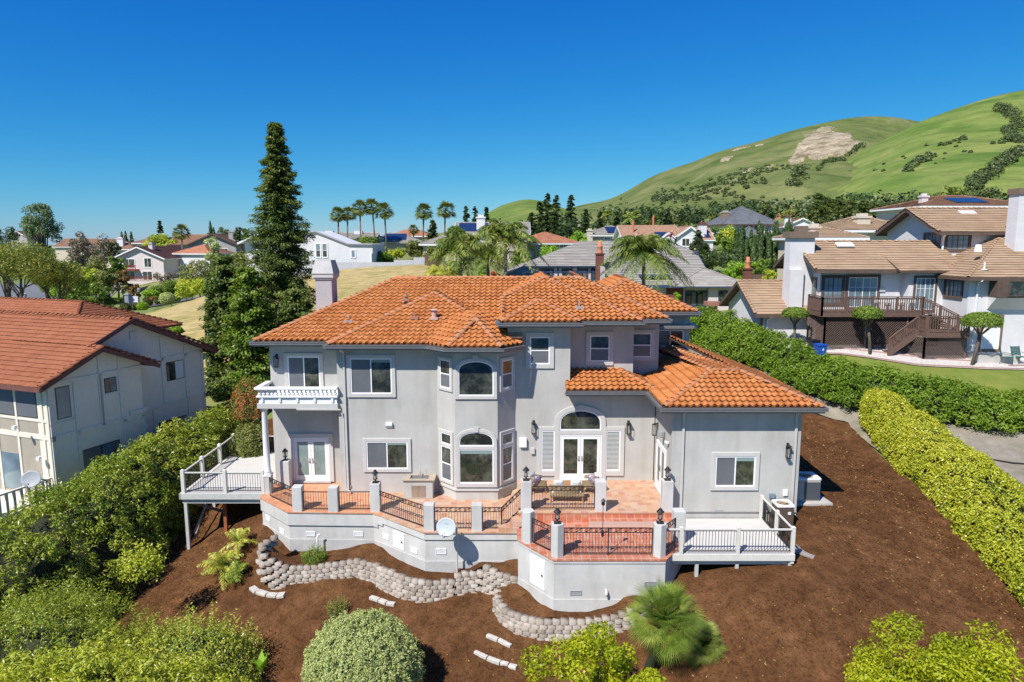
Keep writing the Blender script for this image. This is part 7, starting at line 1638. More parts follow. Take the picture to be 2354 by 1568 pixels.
B_ = BH('solar_mansion', 'wide cream house with brown hip roof and solar panels highest on the right', 2215, 96, 0); zq = B_.zv(473, 96); B_.block(-6.4, 9, 0, 12, zq, '', .26, PINKW, BRNR, WHITE, ov=.7); B_.panel(-1.2, 3.4, 1, 4.0, zq - .1, -.7, .26, .15); B_.chim(-4.6, 3, 4, B_.zv(452, 98), .9, .8, PINKW); B_.win(1.2, 4, zq - 1.5, zq - .5, gl=GLASS_B); B_.win(-2, -.2, zq - 1.5, zq - .7, gl=GLASS_B); B_.block(-.5, 3.4, -3, 2, zq - 1.6, '', .3, PINKW, BRNR, WHITE)
B_ = BH('grey_gable_house', 'dark grey gabled house behind the tall eucalyptus', 44, 255, -10); B_.block(-3.6, 4.4, 0, 8, B_.zv(545, 255), 'y', .5, GRYW, BRNR, WHITE, ov=.5)
B_ = BH('russet_roof_house', 'long house with a low russet roof behind the bare trees', 190, 235, 0); B_.block(-9, 12, 0, 12, B_.zv(567, 235), 'x', .4, CREAM, BRNR, WHITE); B_.chim(5, 4, 3, B_.zv(551, 235), 1.6, 1.2, WHT)
B_ = BH('brown_roof_house', 'house with brown hip roofs and a tall white chimney left of the yellow tree', 312, 205, 0); B_.block(-9, 1, -2, 8, B_.zv(572, 205), '', .4, CREAM, BRNR, WHITE); B_.block(0, 9, 0, 9, B_.zv(558, 205), '', .4, CREAM, BRNR, WHITE); B_.chim(-4, 0, 2, B_.zv(549, 205), 1.8, 1.2, WHT, PINKW); B_.win(1, 4.2, B_.zv(571, 205), B_.zv(561, 205), gl=BLIND)
# roofers on the grey roof
SKIN = M('skin', (.45, .27, .18), rough=.6)
def person(label, base, H_, shirt, trousers, lean, rz, carry=False):
    root = thing('person', label, 'person', base); s = H_ / 1.75; M_ = Matrix.Translation(base) @ Matrix.Rotation(rz, 4, 'Z')
    P = {'pel': (0, 0, .92), 'ch': (0, -lean * .35, 1.32), 'nk': (0, -lean * .48, 1.50), 'hd': (0, -lean * .56, 1.64), 'lk': (.11, -.12, .5), 'lf': (.12, .05, .06), 'lt': (.12, -.12, .03), 'rk': (-.11, .05, .48), 'rf': (-.13, .28, .05), 'rt': (-.13, .12, .02),
         'ls': (.19, -lean * .40, 1.42), 'le': (.27, -lean * .4 - .15, 1.15), 'lh': (.2, -lean * .4 - .38, 1.05), 'rs': (-.19, -lean * .40, 1.42), 're': (-.3, -lean * .4 - .08, 1.17), 'rh': (-.22, -lean * .4 - .34, 1.0)}
    E_ = [('pel', 'ch', .15, .17), ('ch', 'nk', .17, .07), ('nk', 'hd', .06, .06), ('pel', 'lk', .1, .065), ('lk', 'lf', .065, .045), ('lf', 'lt', .045, .035), ('pel', 'rk', .1, .065), ('rk', 'rf', .065, .045), ('rf', 'rt', .045, .035), ('ch', 'ls', .12, .06), ('ls', 'le', .055, .042), ('le', 'lh', .04, .03), ('ch', 'rs', .12, .06), ('rs', 're', .055, .042), ('re', 'rh', .04, .03)]
    def seg(keys, mat, name):
        me = bpy.data.meshes.new(name); bm = bmesh.new(); bm.verts.layers.skin.verify(); vd = {}
        for a, b, ra, rb in E_:
            if (a, b) in keys:
                for k in (a, b):
                    if k not in vd: vd[k] = bm.verts.new(Vector(P[k]) * s)
                bm.edges.new((vd[a], vd[b]))
        ly = bm.verts.layers.skin[0]
        for a, b, ra, rb in E_:
            if (a, b) in keys:
                vd[a][ly].radius = (ra * s, ra * s); vd[b][ly].radius = (rb * s, rb * s)
        list(vd.values())[0][ly].use_root = True
        bm.to_mesh(me); bm.free(); me.transform(M_); me.transform(Matrix.Translation(-Vector(base))); me.materials.append(mat); o = bpy.data.objects.new(name, me); COL.objects.link(o); o.parent = root
        o.modifiers.new('skin', 'SKIN'); sb = o.modifiers.new('sub', 'SUBSURF'); sb.levels = 1; sb.render_levels = 1
    K = [(a, b) for a, b, _, _ in E_]; seg(K, SKIN, 'body')
    E_[:] = [(a, b, ra * 1.12 + .01, rb * 1.12 + .01) for a, b, ra, rb in E_]
    seg([('pel', 'ch'), ('ch', 'ls'), ('ls', 'le'), ('le', 'lh'), ('ch', 'rs'), ('rs', 're'), ('re', 'rh')], shirt, 'shirt'); seg([('pel', 'lk'), ('lk', 'lf'), ('pel', 'rk'), ('rk', 'rf')], trousers, 'trousers')
    m = MB(); hc = M_ @ (Vector(P['hd']) * s); m.lathe(tuple(hc), [(.09 * s, -.12 * s), (.105 * s, -.02), (.1 * s, .06 * s), (.05 * s, .12 * s)], 10); m.build('head', SKIN, root, smooth=True)
    m = MB(); m.lathe(tuple(hc + Vector((0, 0, .03 * s))), [(.17 * s, 0), (.12 * s, .01), (.11 * s, .07 * s), (.05 * s, .11 * s)], 12); m.build('hat', M('straw_hat', (.55, .42, .25), rough=.9), root, smooth=True)
A = zz(14, 2128, 562, 81.2); person('person in a red jacket and jeans bending on the grey roof ridge', (A.x, 80.3, 11.2), 1.6, M('red_jacket', (.24, .02, .03), rough=.8), M('blue_jeans', (.14, .20, .30), rough=.9), .5, .6)
A = zz(15, 682, 858, 77.2); person('person in a dark blue shirt stooping at the grey roof edge', (20.6, 77.2, A.z), 1.55, M('dark_blue_shirt', (.05, .065, .12), rough=.8), M('denim_trousers', (.05, .12, .22), rough=.9), .75, -.5)

A = at(1725, 646, 79); B = at(1757, 646, 79); m = MB(); [m.box(A.x + i * .2, A.x + i * .2 + .18, 79, 79.05, A.z - 1.5, A.z + .75) for i in range(int((B.x - A.x) / .2) + 2)]; tag(m.build('board_fence', DKSTAIN, loc=tuple(A)), 'short dark board fence right of the second brick chimney', 'fence')
ORD = 'first second third fourth fifth sixth seventh eighth ninth tenth eleventh twelfth thirteenth fourteenth fifteenth sixteenth seventeenth eighteenth nineteenth last'.split()
# ---------------------------------------------------------------- trees and planting behind the houses
def spot(u, Y, dz=0.0):
    x = at(u, 560, Y).x; z = h1(x, Y) + dz
    return Vector((x, Y, min(z, 7 + .075 * Y + .02 * abs(x) if Y < 150 else 18.2 + .02 * abs(x) + (Y - 150) * .012)))
def hgt(u, vt, Y, p): return at(u, vt, Y).z - p.z
def Rm(w, Y): return w / ppm(0, Y) / 2
def tb(label, u, vt, Y, w, leaf, seed, K=20, nl=130, hr=.42, ls=None, name='tree', group=None, hollow=.45, fill=.45, zb=None, squash=.8, lw=None, rkf=.36, bottom=-.6):
    p = spot(u, Y); h = hgt(u, vt, Y, p); r = Rm(w, Y); ls = ls or max(.16, Y * .0026); return broad(name, label, tuple(p), h, r, max(r * .5, min(h * hr, r * 1.4)), leaf, seed, K=K, nl=nl, ls=ls, lw=lw or ls * .55, group=group, hollow=hollow, fill=fill, squash=squash, rk=r * rkf, bottom=bottom)
def tc(label, u, vt, Y, w, seed, leaf=None, nb=70, nl=45, power=.8, name='conifer', group=None, droop=.25, base=.05, ls=None, upk=.1, thick=.18):
    p = spot(u, Y); ls = ls or max(.2, Y * .0030); return conifer(name, label, tuple(p), hgt(u, vt, Y, p), Rm(w, Y), leaf or LF_CON, seed, nb=nb, nl=nl, ls=ls, lw=ls * .4, power=power, group=group, droop=droop, base=base, upk=upk, thick=thick)
LF_PALM2 = leafM('feather_palm_fronds', [(.045, .075, .02), (.08, .12, .03), (.15, .18, .05), (.27, .27, .12)], trans=.3, rough=.45)
LF_RED_W = leafM('redwood_foliage', [(.035, .06, .02), (.06, .092, .028), (.10, .13, .04), (.17, .18, .065)], trans=.35)
# the tall redwood and the dark group beneath it
p = spot(645, 52); conifer('redwood_tree', 'very tall dark redwood rising behind the left end of the house', tuple(p), hgt(640, 287, 52, p), Rm(235, 52), LF_RED_W, 101, nb=400, nl=210, ls=.25, lw=.09, power=.85, droop=.3, upk=.5, base=.04, thick=.2, tr=.3, vary=.38)
p = spot(515, 47); conifer('redwood_tree', 'dense dark green conifer just left of the redwood, behind the beige house', tuple(p), hgt(515, 592, 47, p), Rm(150, 47), LF_RED_W, 102, nb=200, nl=120, ls=.26, lw=.12, power=.42, droop=.2, upk=.2, base=.05, thick=.2)
p = spot(566, 45); conifer('redwood_tree', 'rounder green conifer standing in front of the redwood trunk', tuple(p), hgt(566, 618, 45, p), Rm(150, 45), LF_MID, 103, nb=170, nl=110, ls=.24, lw=.12, power=.45, droop=.2, upk=.2, base=.05, thick=.22)
p = spot(672, 46); conifer('redwood_tree', 'low dark conifer between the redwood and the mauve chimney', tuple(p), hgt(670, 668, 46, p), Rm(150, 46), LF_RED_W, 104, nb=150, nl=110, ls=.24, lw=.12, power=.45, droop=.2, upk=.2, base=.05, thick=.22)
p = spot(474, 47.5); cypress('slender_cypress', 'slender dark cypress at the left edge of the dark conifer group', tuple(p), hgt(474, 630, 47.5, p), .55, 105, n=2600, ls=.26)
p = at(722, 690, 40.5); featherpalm('feather_palm', 'small feather palm peeking out left of the mauve chimney', (p.x, 40.5, 1.2), 5.3, 106, L=1.9, nf=14, ll=.5, lw=.04)
# tall fan palms on the skyline
pal = fanpalm('fan_palm', 'x', (0, 0, 0), 8, 3, L=1.05, nf=38, skirt=20, tr=.17, leaf=leafM('skyline_palm_fronds', [(.03, .045, .014), (.06, .08, .02), (.11, .125, .04), (.19, .18, .08)], trans=.2))
rows = [(777, 487, 148, .95, 'leftmost of the seven tall palms, lowest and fullest crown'), (796, 484, 152, .9, 'tall palm tucked just behind the leftmost one'), (829, 472, 146, 1.0, 'third tall palm from the left on the skyline'), (863, 469, 146, 1.0, 'tallest palm of the skyline, fourth from the left'),
        (888.5, 479, 142, 1.0, 'fifth tall palm, right end of the left cluster'), (971, 481, 142, 1.0, 'sixth tall palm, left of the separate pair'), (1019.5, 476, 140, 1.0, 'rightmost tall palm on the skyline'),
        (418, 527, 176, 1.15, 'lone shaggy palm with a thick skirt of dead fronds before the russet roof'), (527, 531, 215, .85, 'short distant palm behind the grey gable chimney'), (952, 521, 175, .75, 'small distant palm above the terracotta villa')]
_tc = [c for c in pal.children if c.name.startswith('trunk')][0].data.copy()
for i, (u, v, Y, sc, lb) in enumerate(rows):
    o = pal if i == 0 else copy_tree(pal); q = spot(u, Y); top = at(u, v + 8, Y); hh = (top.z - q.z)
    o.location = q; o['label'] = lb; o['group'] = 'tall palms along the skyline'; o.rotation_euler = (0, 0, i * 1.3); k = sc * 1.3
    # shared crown; trunk length is set by its own mesh copy
    for ch in o.children:
        if ch.name.startswith('trunk'):
            ch.data = _tc.copy(); a = np.empty(len(ch.data.vertices) * 3, np.float32); ch.data.vertices.foreach_get('co', a); a = a.reshape(-1, 3); a[:, 2] = np.where(a[:, 2] > 0, a[:, 2] * hh / 8, a[:, 2]); ch.data.vertices.foreach_set('co', a.ravel())
        else:
            ch.location = (0, 0, hh - 8 * k); ch.scale = (k, k, k)
# feather palms behind the orange roof
for u, v, Y, L, sd, lb, nf in ((1056, 572, 62, 3.2, 111, 'left feather palm with yellowish fronds behind the orange ridge', 34), (1160, 546, 64, 3.9, 112, 'right feather palm of the pair behind the orange ridge', 36), (1480, 582, 57, 3.9, 113, 'windblown feather palm in front of the grey tile roof', 34), (1120, 585, 70, 2.4, 114, 'feather palm standing behind and between the front pair', 26), (1012, 632, 60, 1.6, 115, 'low yellow feather palm at the end of the brown fence', 18)):
    q = spot(u, Y); featherpalm('feather_palm', lb, tuple(q), at(u, v, Y).z - q.z, sd, L=L, nf=nf, ll=1.0, lw=.05, nn=56, droop=.85, leaf=LF_GOLD if sd == 115 else LF_PALM2)
for u, v, Y, w, lf, sd, lb in ((1395, 492, 190, 26, LF_PALM, 116, 'small feather palm by the turret house'), (1452, 500, 150, 46, LF_PALM, 117, 'wide feather palm above the grey ridge'), (2180, 448, 125, 62, LF_PALM, 118, 'feather palm high on the right above the solar mansion')):
    q = spot(u, Y); featherpalm('feather_palm', lb, tuple(q), at(u, v, Y).z - q.z, sd, L=Rm(w, Y) * 1.2, nf=16, ll=.9, lw=.09, nn=26, leaf=lf)
# left valley
LOLV = leafM('light_olive_leaves', [(.07, .09, .025), (.12, .145, .035), (.19, .20, .055), (.27, .26, .09)], trans=.4)
T_ = [('tall blue green eucalyptus against the sky at the far left', 100, 466, 148, 84, LF_BLUE, 34, 150, .62, 121), ('large light green tree spreading over the pale street', 40, 552, 92, 165, LOLV, 46, 190, .27, 122), ('olive green tree right of the large light green tree', 128, 596, 96, 110, LOLV, 36, 150, .25, 123),
      ('dark rounded tree at the left frame edge', 8, 514, 158, 80, LF_CON, 22, 120, .6, 124), ('half bare brown tree with dark top left of centre valley', 188, 531, 182, 62, LF_BRN, 24, 90, .7, 125), ('second half bare brown tree beside the first', 236, 538, 178, 66, LF_BRN, 26, 90, .7, 126), ('bushy dark tree hiding the russet roof end', 262, 552, 176, 34, LF_CON, 14, 90, .6, 127),
      ('round bright yellow tree above the pink house', 362, 528, 205, 66, LF_YEL, 24, 120, .6, 128), ('smaller bright yellow tree right of the round one', 398, 552, 196, 42, LF_YEL, 16, 100, .6, 129), ('silvery olive tree in front of the grey gable', 487, 547, 168, 48, LF_BUSH, 18, 100, .6, 130),
      ('yellow green tree in the dip beside the street', 200, 612, 138, 54, LF_YEL, 18, 110, .5, 131), ('soft green tree between the yellow green and bronze ones', 243, 612, 132, 68, LF_OLV, 22, 120, .5, 132), ('bronze leaved tree left of the pink house', 274, 618, 142, 46, LF_BRONZE, 20, 120, .5, 133), ('low bronze leaved tree below the red balcony', 300, 652, 130, 34, LF_BRONZE, 14, 100, .5, 134),
      ('dense green tree behind the clipped green hedge', 165, 642, 128, 66, LF_OLV, 20, 120, .5, 135), ('dark green tree with a pale trunk near the gate', 216, 648, 124, 60, LF_MID, 18, 120, .5, 136), ('bare twiggy tree before the pink house wall', 372, 612, 140, 52, LF_BRN, 16, 60, .5, 138),
      ('broad olive tree right of the pink house', 452, 590, 118, 90, LF_OLV, 30, 130, .5, 139), ('yellow flowered bushy tree above the dry hill', 432, 640, 112, 80, LF_YEL, 26, 120, .5, 140), ('green tree with pale blossoms left of the redwood', 545, 578, 108, 78, LF_OLV, 26, 130, .5, 141), ('deep green tree behind the dark conifer group', 490, 640, 100, 66, LF_MID, 22, 120, .5, 142),
      ('brown green tree under the white villa', 575, 560, 130, 66, LF_OLV, 20, 110, .5, 143), ('dark tree behind the grey gable chimney', 513, 522, 205, 26, LF_BLUE, 10, 90, .6, 144), ('loose dark tree left of the redwood top', 556, 522, 190, 36, LF_CON, 14, 90, .6, 145)]
T_ += [('broad green tree below the eucalyptus', 118, 590, 142, 78, LF_MID, 28, 140, .45, 415), ('pale olive tree in front of the large light green tree', 96, 585, 100, 70, LOLV, 24, 150, .25, 401), ('feathery light tree at the left edge above the red roof', 2, 560, 100, 70, LOLV, 26, 150, .3, 402), ('bushy green tree between the bare trees and the street', 150, 606, 110, 80, LF_MID, 28, 140, .5, 403), ('low rounded olive tree beyond the street bend', 150, 640, 118, 50, LOLV, 20, 120, .5, 404),
       ('leafy green tree right of the bare brown pair', 262, 585, 158, 44, LF_MID, 18, 110, .5, 405), ('dense shrub tree below the bare brown pair', 215, 592, 150, 70, LF_OLV, 24, 120, .5, 406), ('olive tree against the pink house right end', 420, 632, 128, 50, LOLV, 20, 120, .5, 407), ('yellowish bushy tree on the garden slope', 462, 640, 106, 64, LF_YEL, 22, 120, .5, 408),
       ('bright green tree above the dark conifer group', 500, 606, 96, 66, LF_MID, 22, 130, .5, 409), ('light leafy tree left of the redwood trunk', 540, 612, 84, 56, LOLV, 20, 130, .5, 410), ('small dark tree above the russet roof', 330, 556, 212, 26, LF_OLV, 10, 80, .6, 411), ('rounded green tree above the russet roof ridge', 232, 556, 225, 34, LF_MID, 12, 80, .6, 412),
       ('leafy hedge like tree beneath the pink house', 350, 656, 126, 60, LF_MID, 20, 120, .4, 413), ('flowering pale shrub tree by the drive', 385, 668, 112, 40, LF_BUSH, 16, 110, .5, 414)]
for lb, u, vt, Y, w, lf, K, nl, hr, sd in T_: tb(lb, u, vt, Y, w, lf, sd, K=K, nl=nl, hr=hr, ls=max(.3, Y * .0031))
tc('thin dark conifer rising behind the yellow tree', 370, 508, 225, 30, 146); 
for u, vt, Y, lb in ((281, 533, 228, 'left of three thin skyline cypresses'), (290, 532, 228, 'middle of three thin skyline cypresses'), (303, 533, 228, 'right of three thin skyline cypresses'), (485.5, 509, 220, 'taller thin cypress beside the grey gable peak'), (492.5, 524, 220, 'shorter thin cypress beside the grey gable peak'), (545, 524, 200, 'thin cypress left of the white villa')):
    q = spot(u, Y); cypress('slender_cypress', lb, tuple(q), hgt(u, vt, Y, q), .75, int(u), n=700, ls=.7, group='thin skyline cypresses')
LF_CLIP = leafM('clipped_shrub_leaves', [(.03, .04, .014), (.05, .06, .018), (.08, .085, .028)], trans=.2)
for i, (k, x, y, w, hh, Y) in enumerate(((24, 1415, 720, 190, 190, 104), (24, 1600, 695, 165, 160, 106), (24, 1835, 560, 150, 90, 112), (24, 1850, 615, 150, 140, 108), (24, 2040, 575, 150, 150, 107), (24, 650, 890, 250, 110, 96), (24, 350, 770, 280, 110, 112))):
    c = zz(k, x, y, Y); r = w * .122 / ppm(0, Y) / 2; rz = hh * .122 / ppm(0, Y) / 2
    lbs = ['squarish clipped brown green shrub by the gate drive', 'clipped shrub right of the squarish one', 'clipped ball at the back by the red flowers', 'clipped ball in front of the red flowers', 'clipped ball beside the cream flowering bush', 'low wide clipped shrub beside the yellow hydrant', 'low clipped shrub behind the yellow sign']
    shrub('clipped_shrub', lbs[i], (c.x, Y, c.z - rz * .35), r, r * .9, rz, LF_CLIP, 150 + i, 1500, .30, .16, lump=.08, core=.86, group='clipped shrubs along the drive', bottom=-.8)
for i, (x, y, w, hh, Y, lf, lb) in enumerate(((1040, 800, 470, 260, 98, LF_MID, 'large loose green shrub between the drive and dry hill'), (640, 720, 420, 100, 116, LF_OLV, 'low hedge strip along the dark drive'), (860, 690, 300, 90, 118, LF_OLV, 'low hedge mound left of the gate pillar'), (1740, 690, 200, 140, 104, LF_LIME, 'bright green small shrub below the clipped balls'), (2200, 540, 260, 220, 106, LF_BUSH, 'cream flowering bush on the dry hill edge'), (1960, 535, 120, 70, 108, LF_RED, 'red flowering patch between clipped balls'), (1900, 440, 300, 120, 118, LF_LIME, 'lime green shrubs above the red flowers'), (2250, 320, 260, 240, 112, LF_MID, 'leafy shrub with yellow tips left of the redwood group'), (180, 430, 320, 190, 122, LF_LIME, 'clipped bright green hedge at the street corner'), (520, 560, 700, 120, 124, LF_MID, 'long clipped hedge below the olive trees'), (1080, 590, 480, 130, 126, LF_MID, 'clipped hedge behind the gate railing'))):
    c = zz(24, x, y, Y); r = w * .122 / ppm(0, Y) / 2; rz = hh * .122 / ppm(0, Y) / 2; shrub('garden_shrub', lb, (c.x, Y, c.z - rz * .35), r, min(r, 2.2), rz, lf, 170 + i, 3200, .34, .18, lump=.14, core=.85, bottom=-.8)
c = at(393, 756, 62); shrub('lone_shrub', 'single green shrub on the dry grass above the beige house', (c.x, 62, c.z - .3), .95, .8, .5, LF_LIME, 190, 2200, .18, .09, core=.8)
# gate, sign, hydrant, lamps
g_ = thing('driveway_gate', 'grey gate pillars with a low dark iron railing across the drive', 'gate', tuple(at(262, 705, 128))); GP = M('grey_gate_pillar', (.30, .33, .38), rough=.8)
for x in (930, 1468):
    A = zz(24, x, 650, 128); B = zz(24, x, 470, 128); m = MB(); m.box(A.x - .36, A.x + .36, 127.6, 128.4, A.z - 1, B.z); m.box(A.x - .5, A.x + .5, 127.5, 128.5, B.z, B.z + .2); m.box(A.x - .12, A.x + .1, 127.56, 127.62, A.z + .3, B.z - .2); m.build('pillar', GP, g_)
A = zz(24, 980, 660, 128); B = zz(24, 1430, 640, 128); m = MB(); m.beam(A + Vector((0, 0, 1.1)), B + Vector((0, 0, 1.3)), .05, .05); m.beam(A + Vector((0, 0, .15)), B + Vector((0, 0, .3)), .05, .05)
for i in range(24): q = A.lerp(B, i / 23); m.beam(q, q + Vector((0, 0, 1.15)), .03, .03)
A2 = zz(24, 100, 690, 122); m.beam(A + Vector((0, 0, 1.1)), A2 + Vector((0, 0, 1.1)), .05, .05)
for i in range(30): q = A.lerp(A2, i / 29); m.beam(q, q + Vector((0, 0, 1.1)), .03, .03)
m.build('railing', BLACK, g_)
A = zz(24, 1500, 640, 128.3); B = zz(24, 1650, 500, 128.3); m = MB(); m.box(A.x, B.x, 128.3, 128.6, A.z - 1, B.z); tag(m.build('low_wall', WHT, loc=(A.x, 128, A.z)), 'low pale wall right of the gate pillars', 'wall')
c = zz(24, 552, 766, 108); sg = thing('warning_sign', 'yellow diamond warning sign on a thin post behind the red roof', 'sign', (c.x, 108, c.z - 2)); m = MB(); m.vslab([(c.x - .55, 108, c.z), (c.x, 108, c.z - .55), (c.x + .55, 108, c.z), (c.x, 108, c.z + .55)], (0, -1, 0), .02); m.build('sign_board', M('sign_yellow', (.80, .42, .015), rough=.5), sg)
m = MB()
for k_ in range(3): m.box(c.x - .3 + .06 * abs(k_ - 1), c.x + .3 - .06 * abs(k_ - 1), 107.965, 107.975, c.z + .12 - .14 * k_, c.z + .17 - .14 * k_)
m.build('lettering', BLACK, sg); m = MB(); m.box(c.x - .04, c.x + .04, 108.01, 108.07, c.z - 3, c.z + .1); m.build('post', STEEL, sg)
c = zz(24, 792, 940, 100); m = MB(); m.lathe((c.x, 100, c.z - .1), [(.16, 0), (.16, .1), (.12, .12), (.12, .6), (.16, .62), (.15, .68), (.1, .8), (.03, .88)], 12); m.cyl((c.x - .22, 100, c.z + .45), (c.x + .22, 100, c.z + .45), .06, .06, 8); tag(m.build('fire_hydrant', M('hydrant_yellow', (.75, .42, .01), rough=.5), loc=(c.x, 100, c.z)), 'small yellow fire hydrant beside the low clipped shrub', 'hydrant')
def lamp(u, vb, vt, Y, label, arm=False):
    A = at(u, vb, Y); B = at(u, vt, Y); root = thing('street_lamp', label, 'street lamp', tuple(A)); m = MB(); m.cyl(tuple(A - Vector((0, 0, 1))), tuple(B), .09, .06, 8)
    if arm: m.tube([tuple(B - Vector((0, 0, .3))), tuple(B + Vector((-1, 0, .2))), tuple(B + Vector((-2.2, 0, .35)))], .05, 5)
    m.build('post', GREYP if arm else BLACK, root); m = MB()
    if arm: m.box(B.x - 2.9, B.x - 2.1, Y - .12, Y + .12, B.z + .28, B.z + .4)
    else: m.lathe(tuple(B), [(.12, 0), (.22, .1), (.26, .5), (.34, .52), (.05, .75)], 8)
    m.build('lamp_head', GREYP, root)
lamp(58, 705, 683, 118, 'black lantern street lamp left of the drive'); lamp(319, 698, 672, 118, 'black lantern street lamp right of the gate wall'); lamp(296, 580, 541, 190, 'tall grey street lamp with a bent arm before the brown roof', True); lamp(325, 580, 553, 200, 'farther grey street lamp with a bent arm by the yellow tree', True)
# middle distance, behind the palms and grey roof
T2 = [('round green tree behind the white house roof', 800, 545, 128, 66, LF_MID, 22, 131, .5), ('green tree mass left of the fifth palm trunk', 848, 541, 126, 60, LF_MID, 20, 132, .5), ('dense yellow shrub tree beside the white house corner', 872, 556, 116, 40, LF_YEL, 16, 133, .6), ('yellow green shrub behind the white fence', 910, 570, 112, 50, LF_YEL, 14, 134, .5), ('rounded olive tree left of the sixth palm', 950, 549, 115, 52, LF_OLV, 20, 135, .6),
      ('tall leafy green tree behind the left feather palm', 1048, 514, 104, 50, LF_MID, 22, 136, .6), ('green tree filling between the two feather palms', 1108, 606, 74, 56, LF_MID, 16, 137, .5), ('lime green low tree right of the feather palm pair', 1098, 615, 66, 60, LF_LIME, 16, 138, .5), ('lime green tree in front of the salmon roof', 1266, 554, 96, 62, LF_LIME, 24, 139, .5), ('bright green tree right of the tall conifers', 1330, 532, 138, 48, LF_LIME, 18, 140, .5),
      ('yellow green low tree above the grey ridge', 1375, 552, 130, 60, LF_YEL, 14, 141, .4), ('lime tree left of the cypress row', 1672, 521, 146, 62, LF_YEL, 26, 142, .6), ('deep green tree left of the lime tree', 1638, 519, 140, 42, LF_MID, 18, 143, .6), ('wide dark green tree spreading above the grey roof end', 1640, 566, 104, 95, LF_CON, 30, 144, .5), ('lime shrub tree above the small grey hip roof', 1695, 600, 84, 66, LF_LIME, 24, 145, .5),
      ('lime shrub tree behind the second brick chimney', 1737, 600, 86, 46, LF_LIME, 16, 146, .5), ('green shrub tree against the white garage', 1778, 612, 74, 44, LF_YEL, 16, 147, .5), ('wide dark green tree behind the beige chimneys', 2060, 463, 118, 80, LF_CON, 26, 148, .6), ('dark green tree left of the solar mansion', 2090, 472, 112, 44, LF_MID, 16, 149, .6), ('dark bush under the feather palm on the hill', 2150, 465, 116, 44, LF_CON, 14, 150, .6),
      ('pink blossom bush behind the orange ridge', 1138, 622, 68, 26, LF_RED, 8, 151, .5), ('clipped green shrub against the brick panel', 1557, 671, 66, 28, LF_LIME, 8, 152, .5), ('olive tree behind the white fence corner', 1000, 565, 108, 56, LF_OLV, 16, 153, .5)]
T2 += [('bushy green tree behind the white fence bend', 880, 580, 109, 60, LF_MID, 20, 421, .5), ('olive tree left of the cream house wing', 985, 548, 126, 40, LF_OLV, 14, 422, .5), ('leafy tree right of the cream house', 1195, 566, 100, 50, LF_MID, 18, 423, .5), ('green tree before the salmon roof left end', 1215, 590, 92, 44, LF_OLV, 14, 424, .5),
       ('low green tree between turret and dormer houses', 1485, 536, 140, 36, LF_MID, 12, 425, .5), ('leafy green tree behind the grey ridge centre', 1415, 545, 112, 50, LF_LIME, 16, 426, .5), ('dark tree right of the white gabled wall', 1590, 556, 112, 40, LF_CON, 14, 427, .5), ('green tree between the cypress row and slate roof', 1668, 545, 120, 46, LF_MID, 16, 428, .5),
       ('green tree left of the brown roofed garage', 1758, 590, 80, 40, LF_MID, 16, 429, .5), ('leafy tree behind the orange ridge left of the palms', 1040, 600, 78, 60, LF_MID, 20, 430, .5), ('dense shrub tree beneath the windblown palm', 1445, 660, 64, 34, LF_MID, 10, 431, .5)]
for lb, u, vt, Y, w, lf, K, sd, hr in T2: tb(lb, u, vt, Y, w, lf, sd, K=K, nl=150, hr=hr, ls=max(.2, Y * .0028))
T3 = [('narrow dark conifer between the sixth and seventh palms', 995, 507, 132, 42), ('left dark pointed conifer of the thin skyline trio', 1072, 474, 190, 34), ('middle thin skyline conifer', 1092, 474, 195, 30), ('right thin skyline conifer behind the white chimney', 1118, 476, 190, 28), ('low dark conifer left of the tall conifer group', 1222, 490, 160, 56), ('second conifer of the tall dark group', 1240, 464, 165, 56),
      ('tallest conifer of the dark group', 1257, 446, 168, 62), ('conifer with split crown right of the tallest', 1277, 450, 166, 58), ('free standing tall conifer right of the dark group', 1311, 449, 172, 56), ('pale thin conifer by the green hill', 1345, 480, 200, 22), ('small conifer above the turret chimney', 1378, 488, 210, 26), ('dark round topped conifer left of far trio', 1416, 488, 225, 28), ('far conifer one of a trio', 1436, 482, 232, 24), ('middle conifer of the far trio', 1448, 481, 232, 22), ('right conifer of the far trio', 1462, 484, 230, 26),
      ('small spruce before the white gabled wall', 1604, 530, 114, 46), ('low spruce right of the white gabled wall', 1620, 560, 104, 62),
      ('left big brown green conifer beside the slate roof', 1875, 445, 116, 70), ('twin topped big conifer right of the left one', 1896, 453, 118, 62), ('third big brown green conifer', 1922, 452, 116, 62), ('fourth big conifer in the dark belt', 1947, 463, 118, 56), ('fifth big conifer in the dark belt', 1978, 461, 114, 60), ('sixth big conifer in the dark belt', 2003, 468, 118, 54), ('seventh big conifer in the dark belt', 2030, 468, 118, 56)]
for i, (lb, u, vt, Y, w) in enumerate(T3): tc(lb, u, vt, Y, w, 200 + i, leaf=LF_DARK if u > 1850 else LF_CON, nb=90, nl=48, power=.55 if u > 1850 else .75)
# grey green rounder trees along the foot of the hills
rng_ = random.Random(5)
ft = [(1150, 508), (1356, 500), (1392, 500), (1505, 494), (1530, 478), (1558, 479), (1580, 492), (1604, 478), (1626, 482), (1642, 484), (1690, 484), (1708, 480), (1746, 470), (1762, 474), (1795, 486), (1812, 480), (1828, 488), (1484, 500), (2110, 470), (1540, 496)]
for i, (u, vt) in enumerate(ft): tb(ORD[sorted(f[0] for f in ft).index(u)] + ' rounded tree from the left in the distant belt below the hills', u, vt, 215 + (i * 37) % 60, rng_.uniform(30, 46), (LF_OLV, LF_CON, LF_DARK)[i % 3], 260 + i, K=12, nl=80, hr=.7, ls=.8, group='distant trees below the hills')
w_ = []
for i in range(160):
    u = 1120 + 1250 * rng_.random(); Y = rng_.uniform(225, 330); q = spot(u, Y); r = rng_.uniform(2.5, 5); w_.append((q.x, q.y, q.z + r * .6, r))
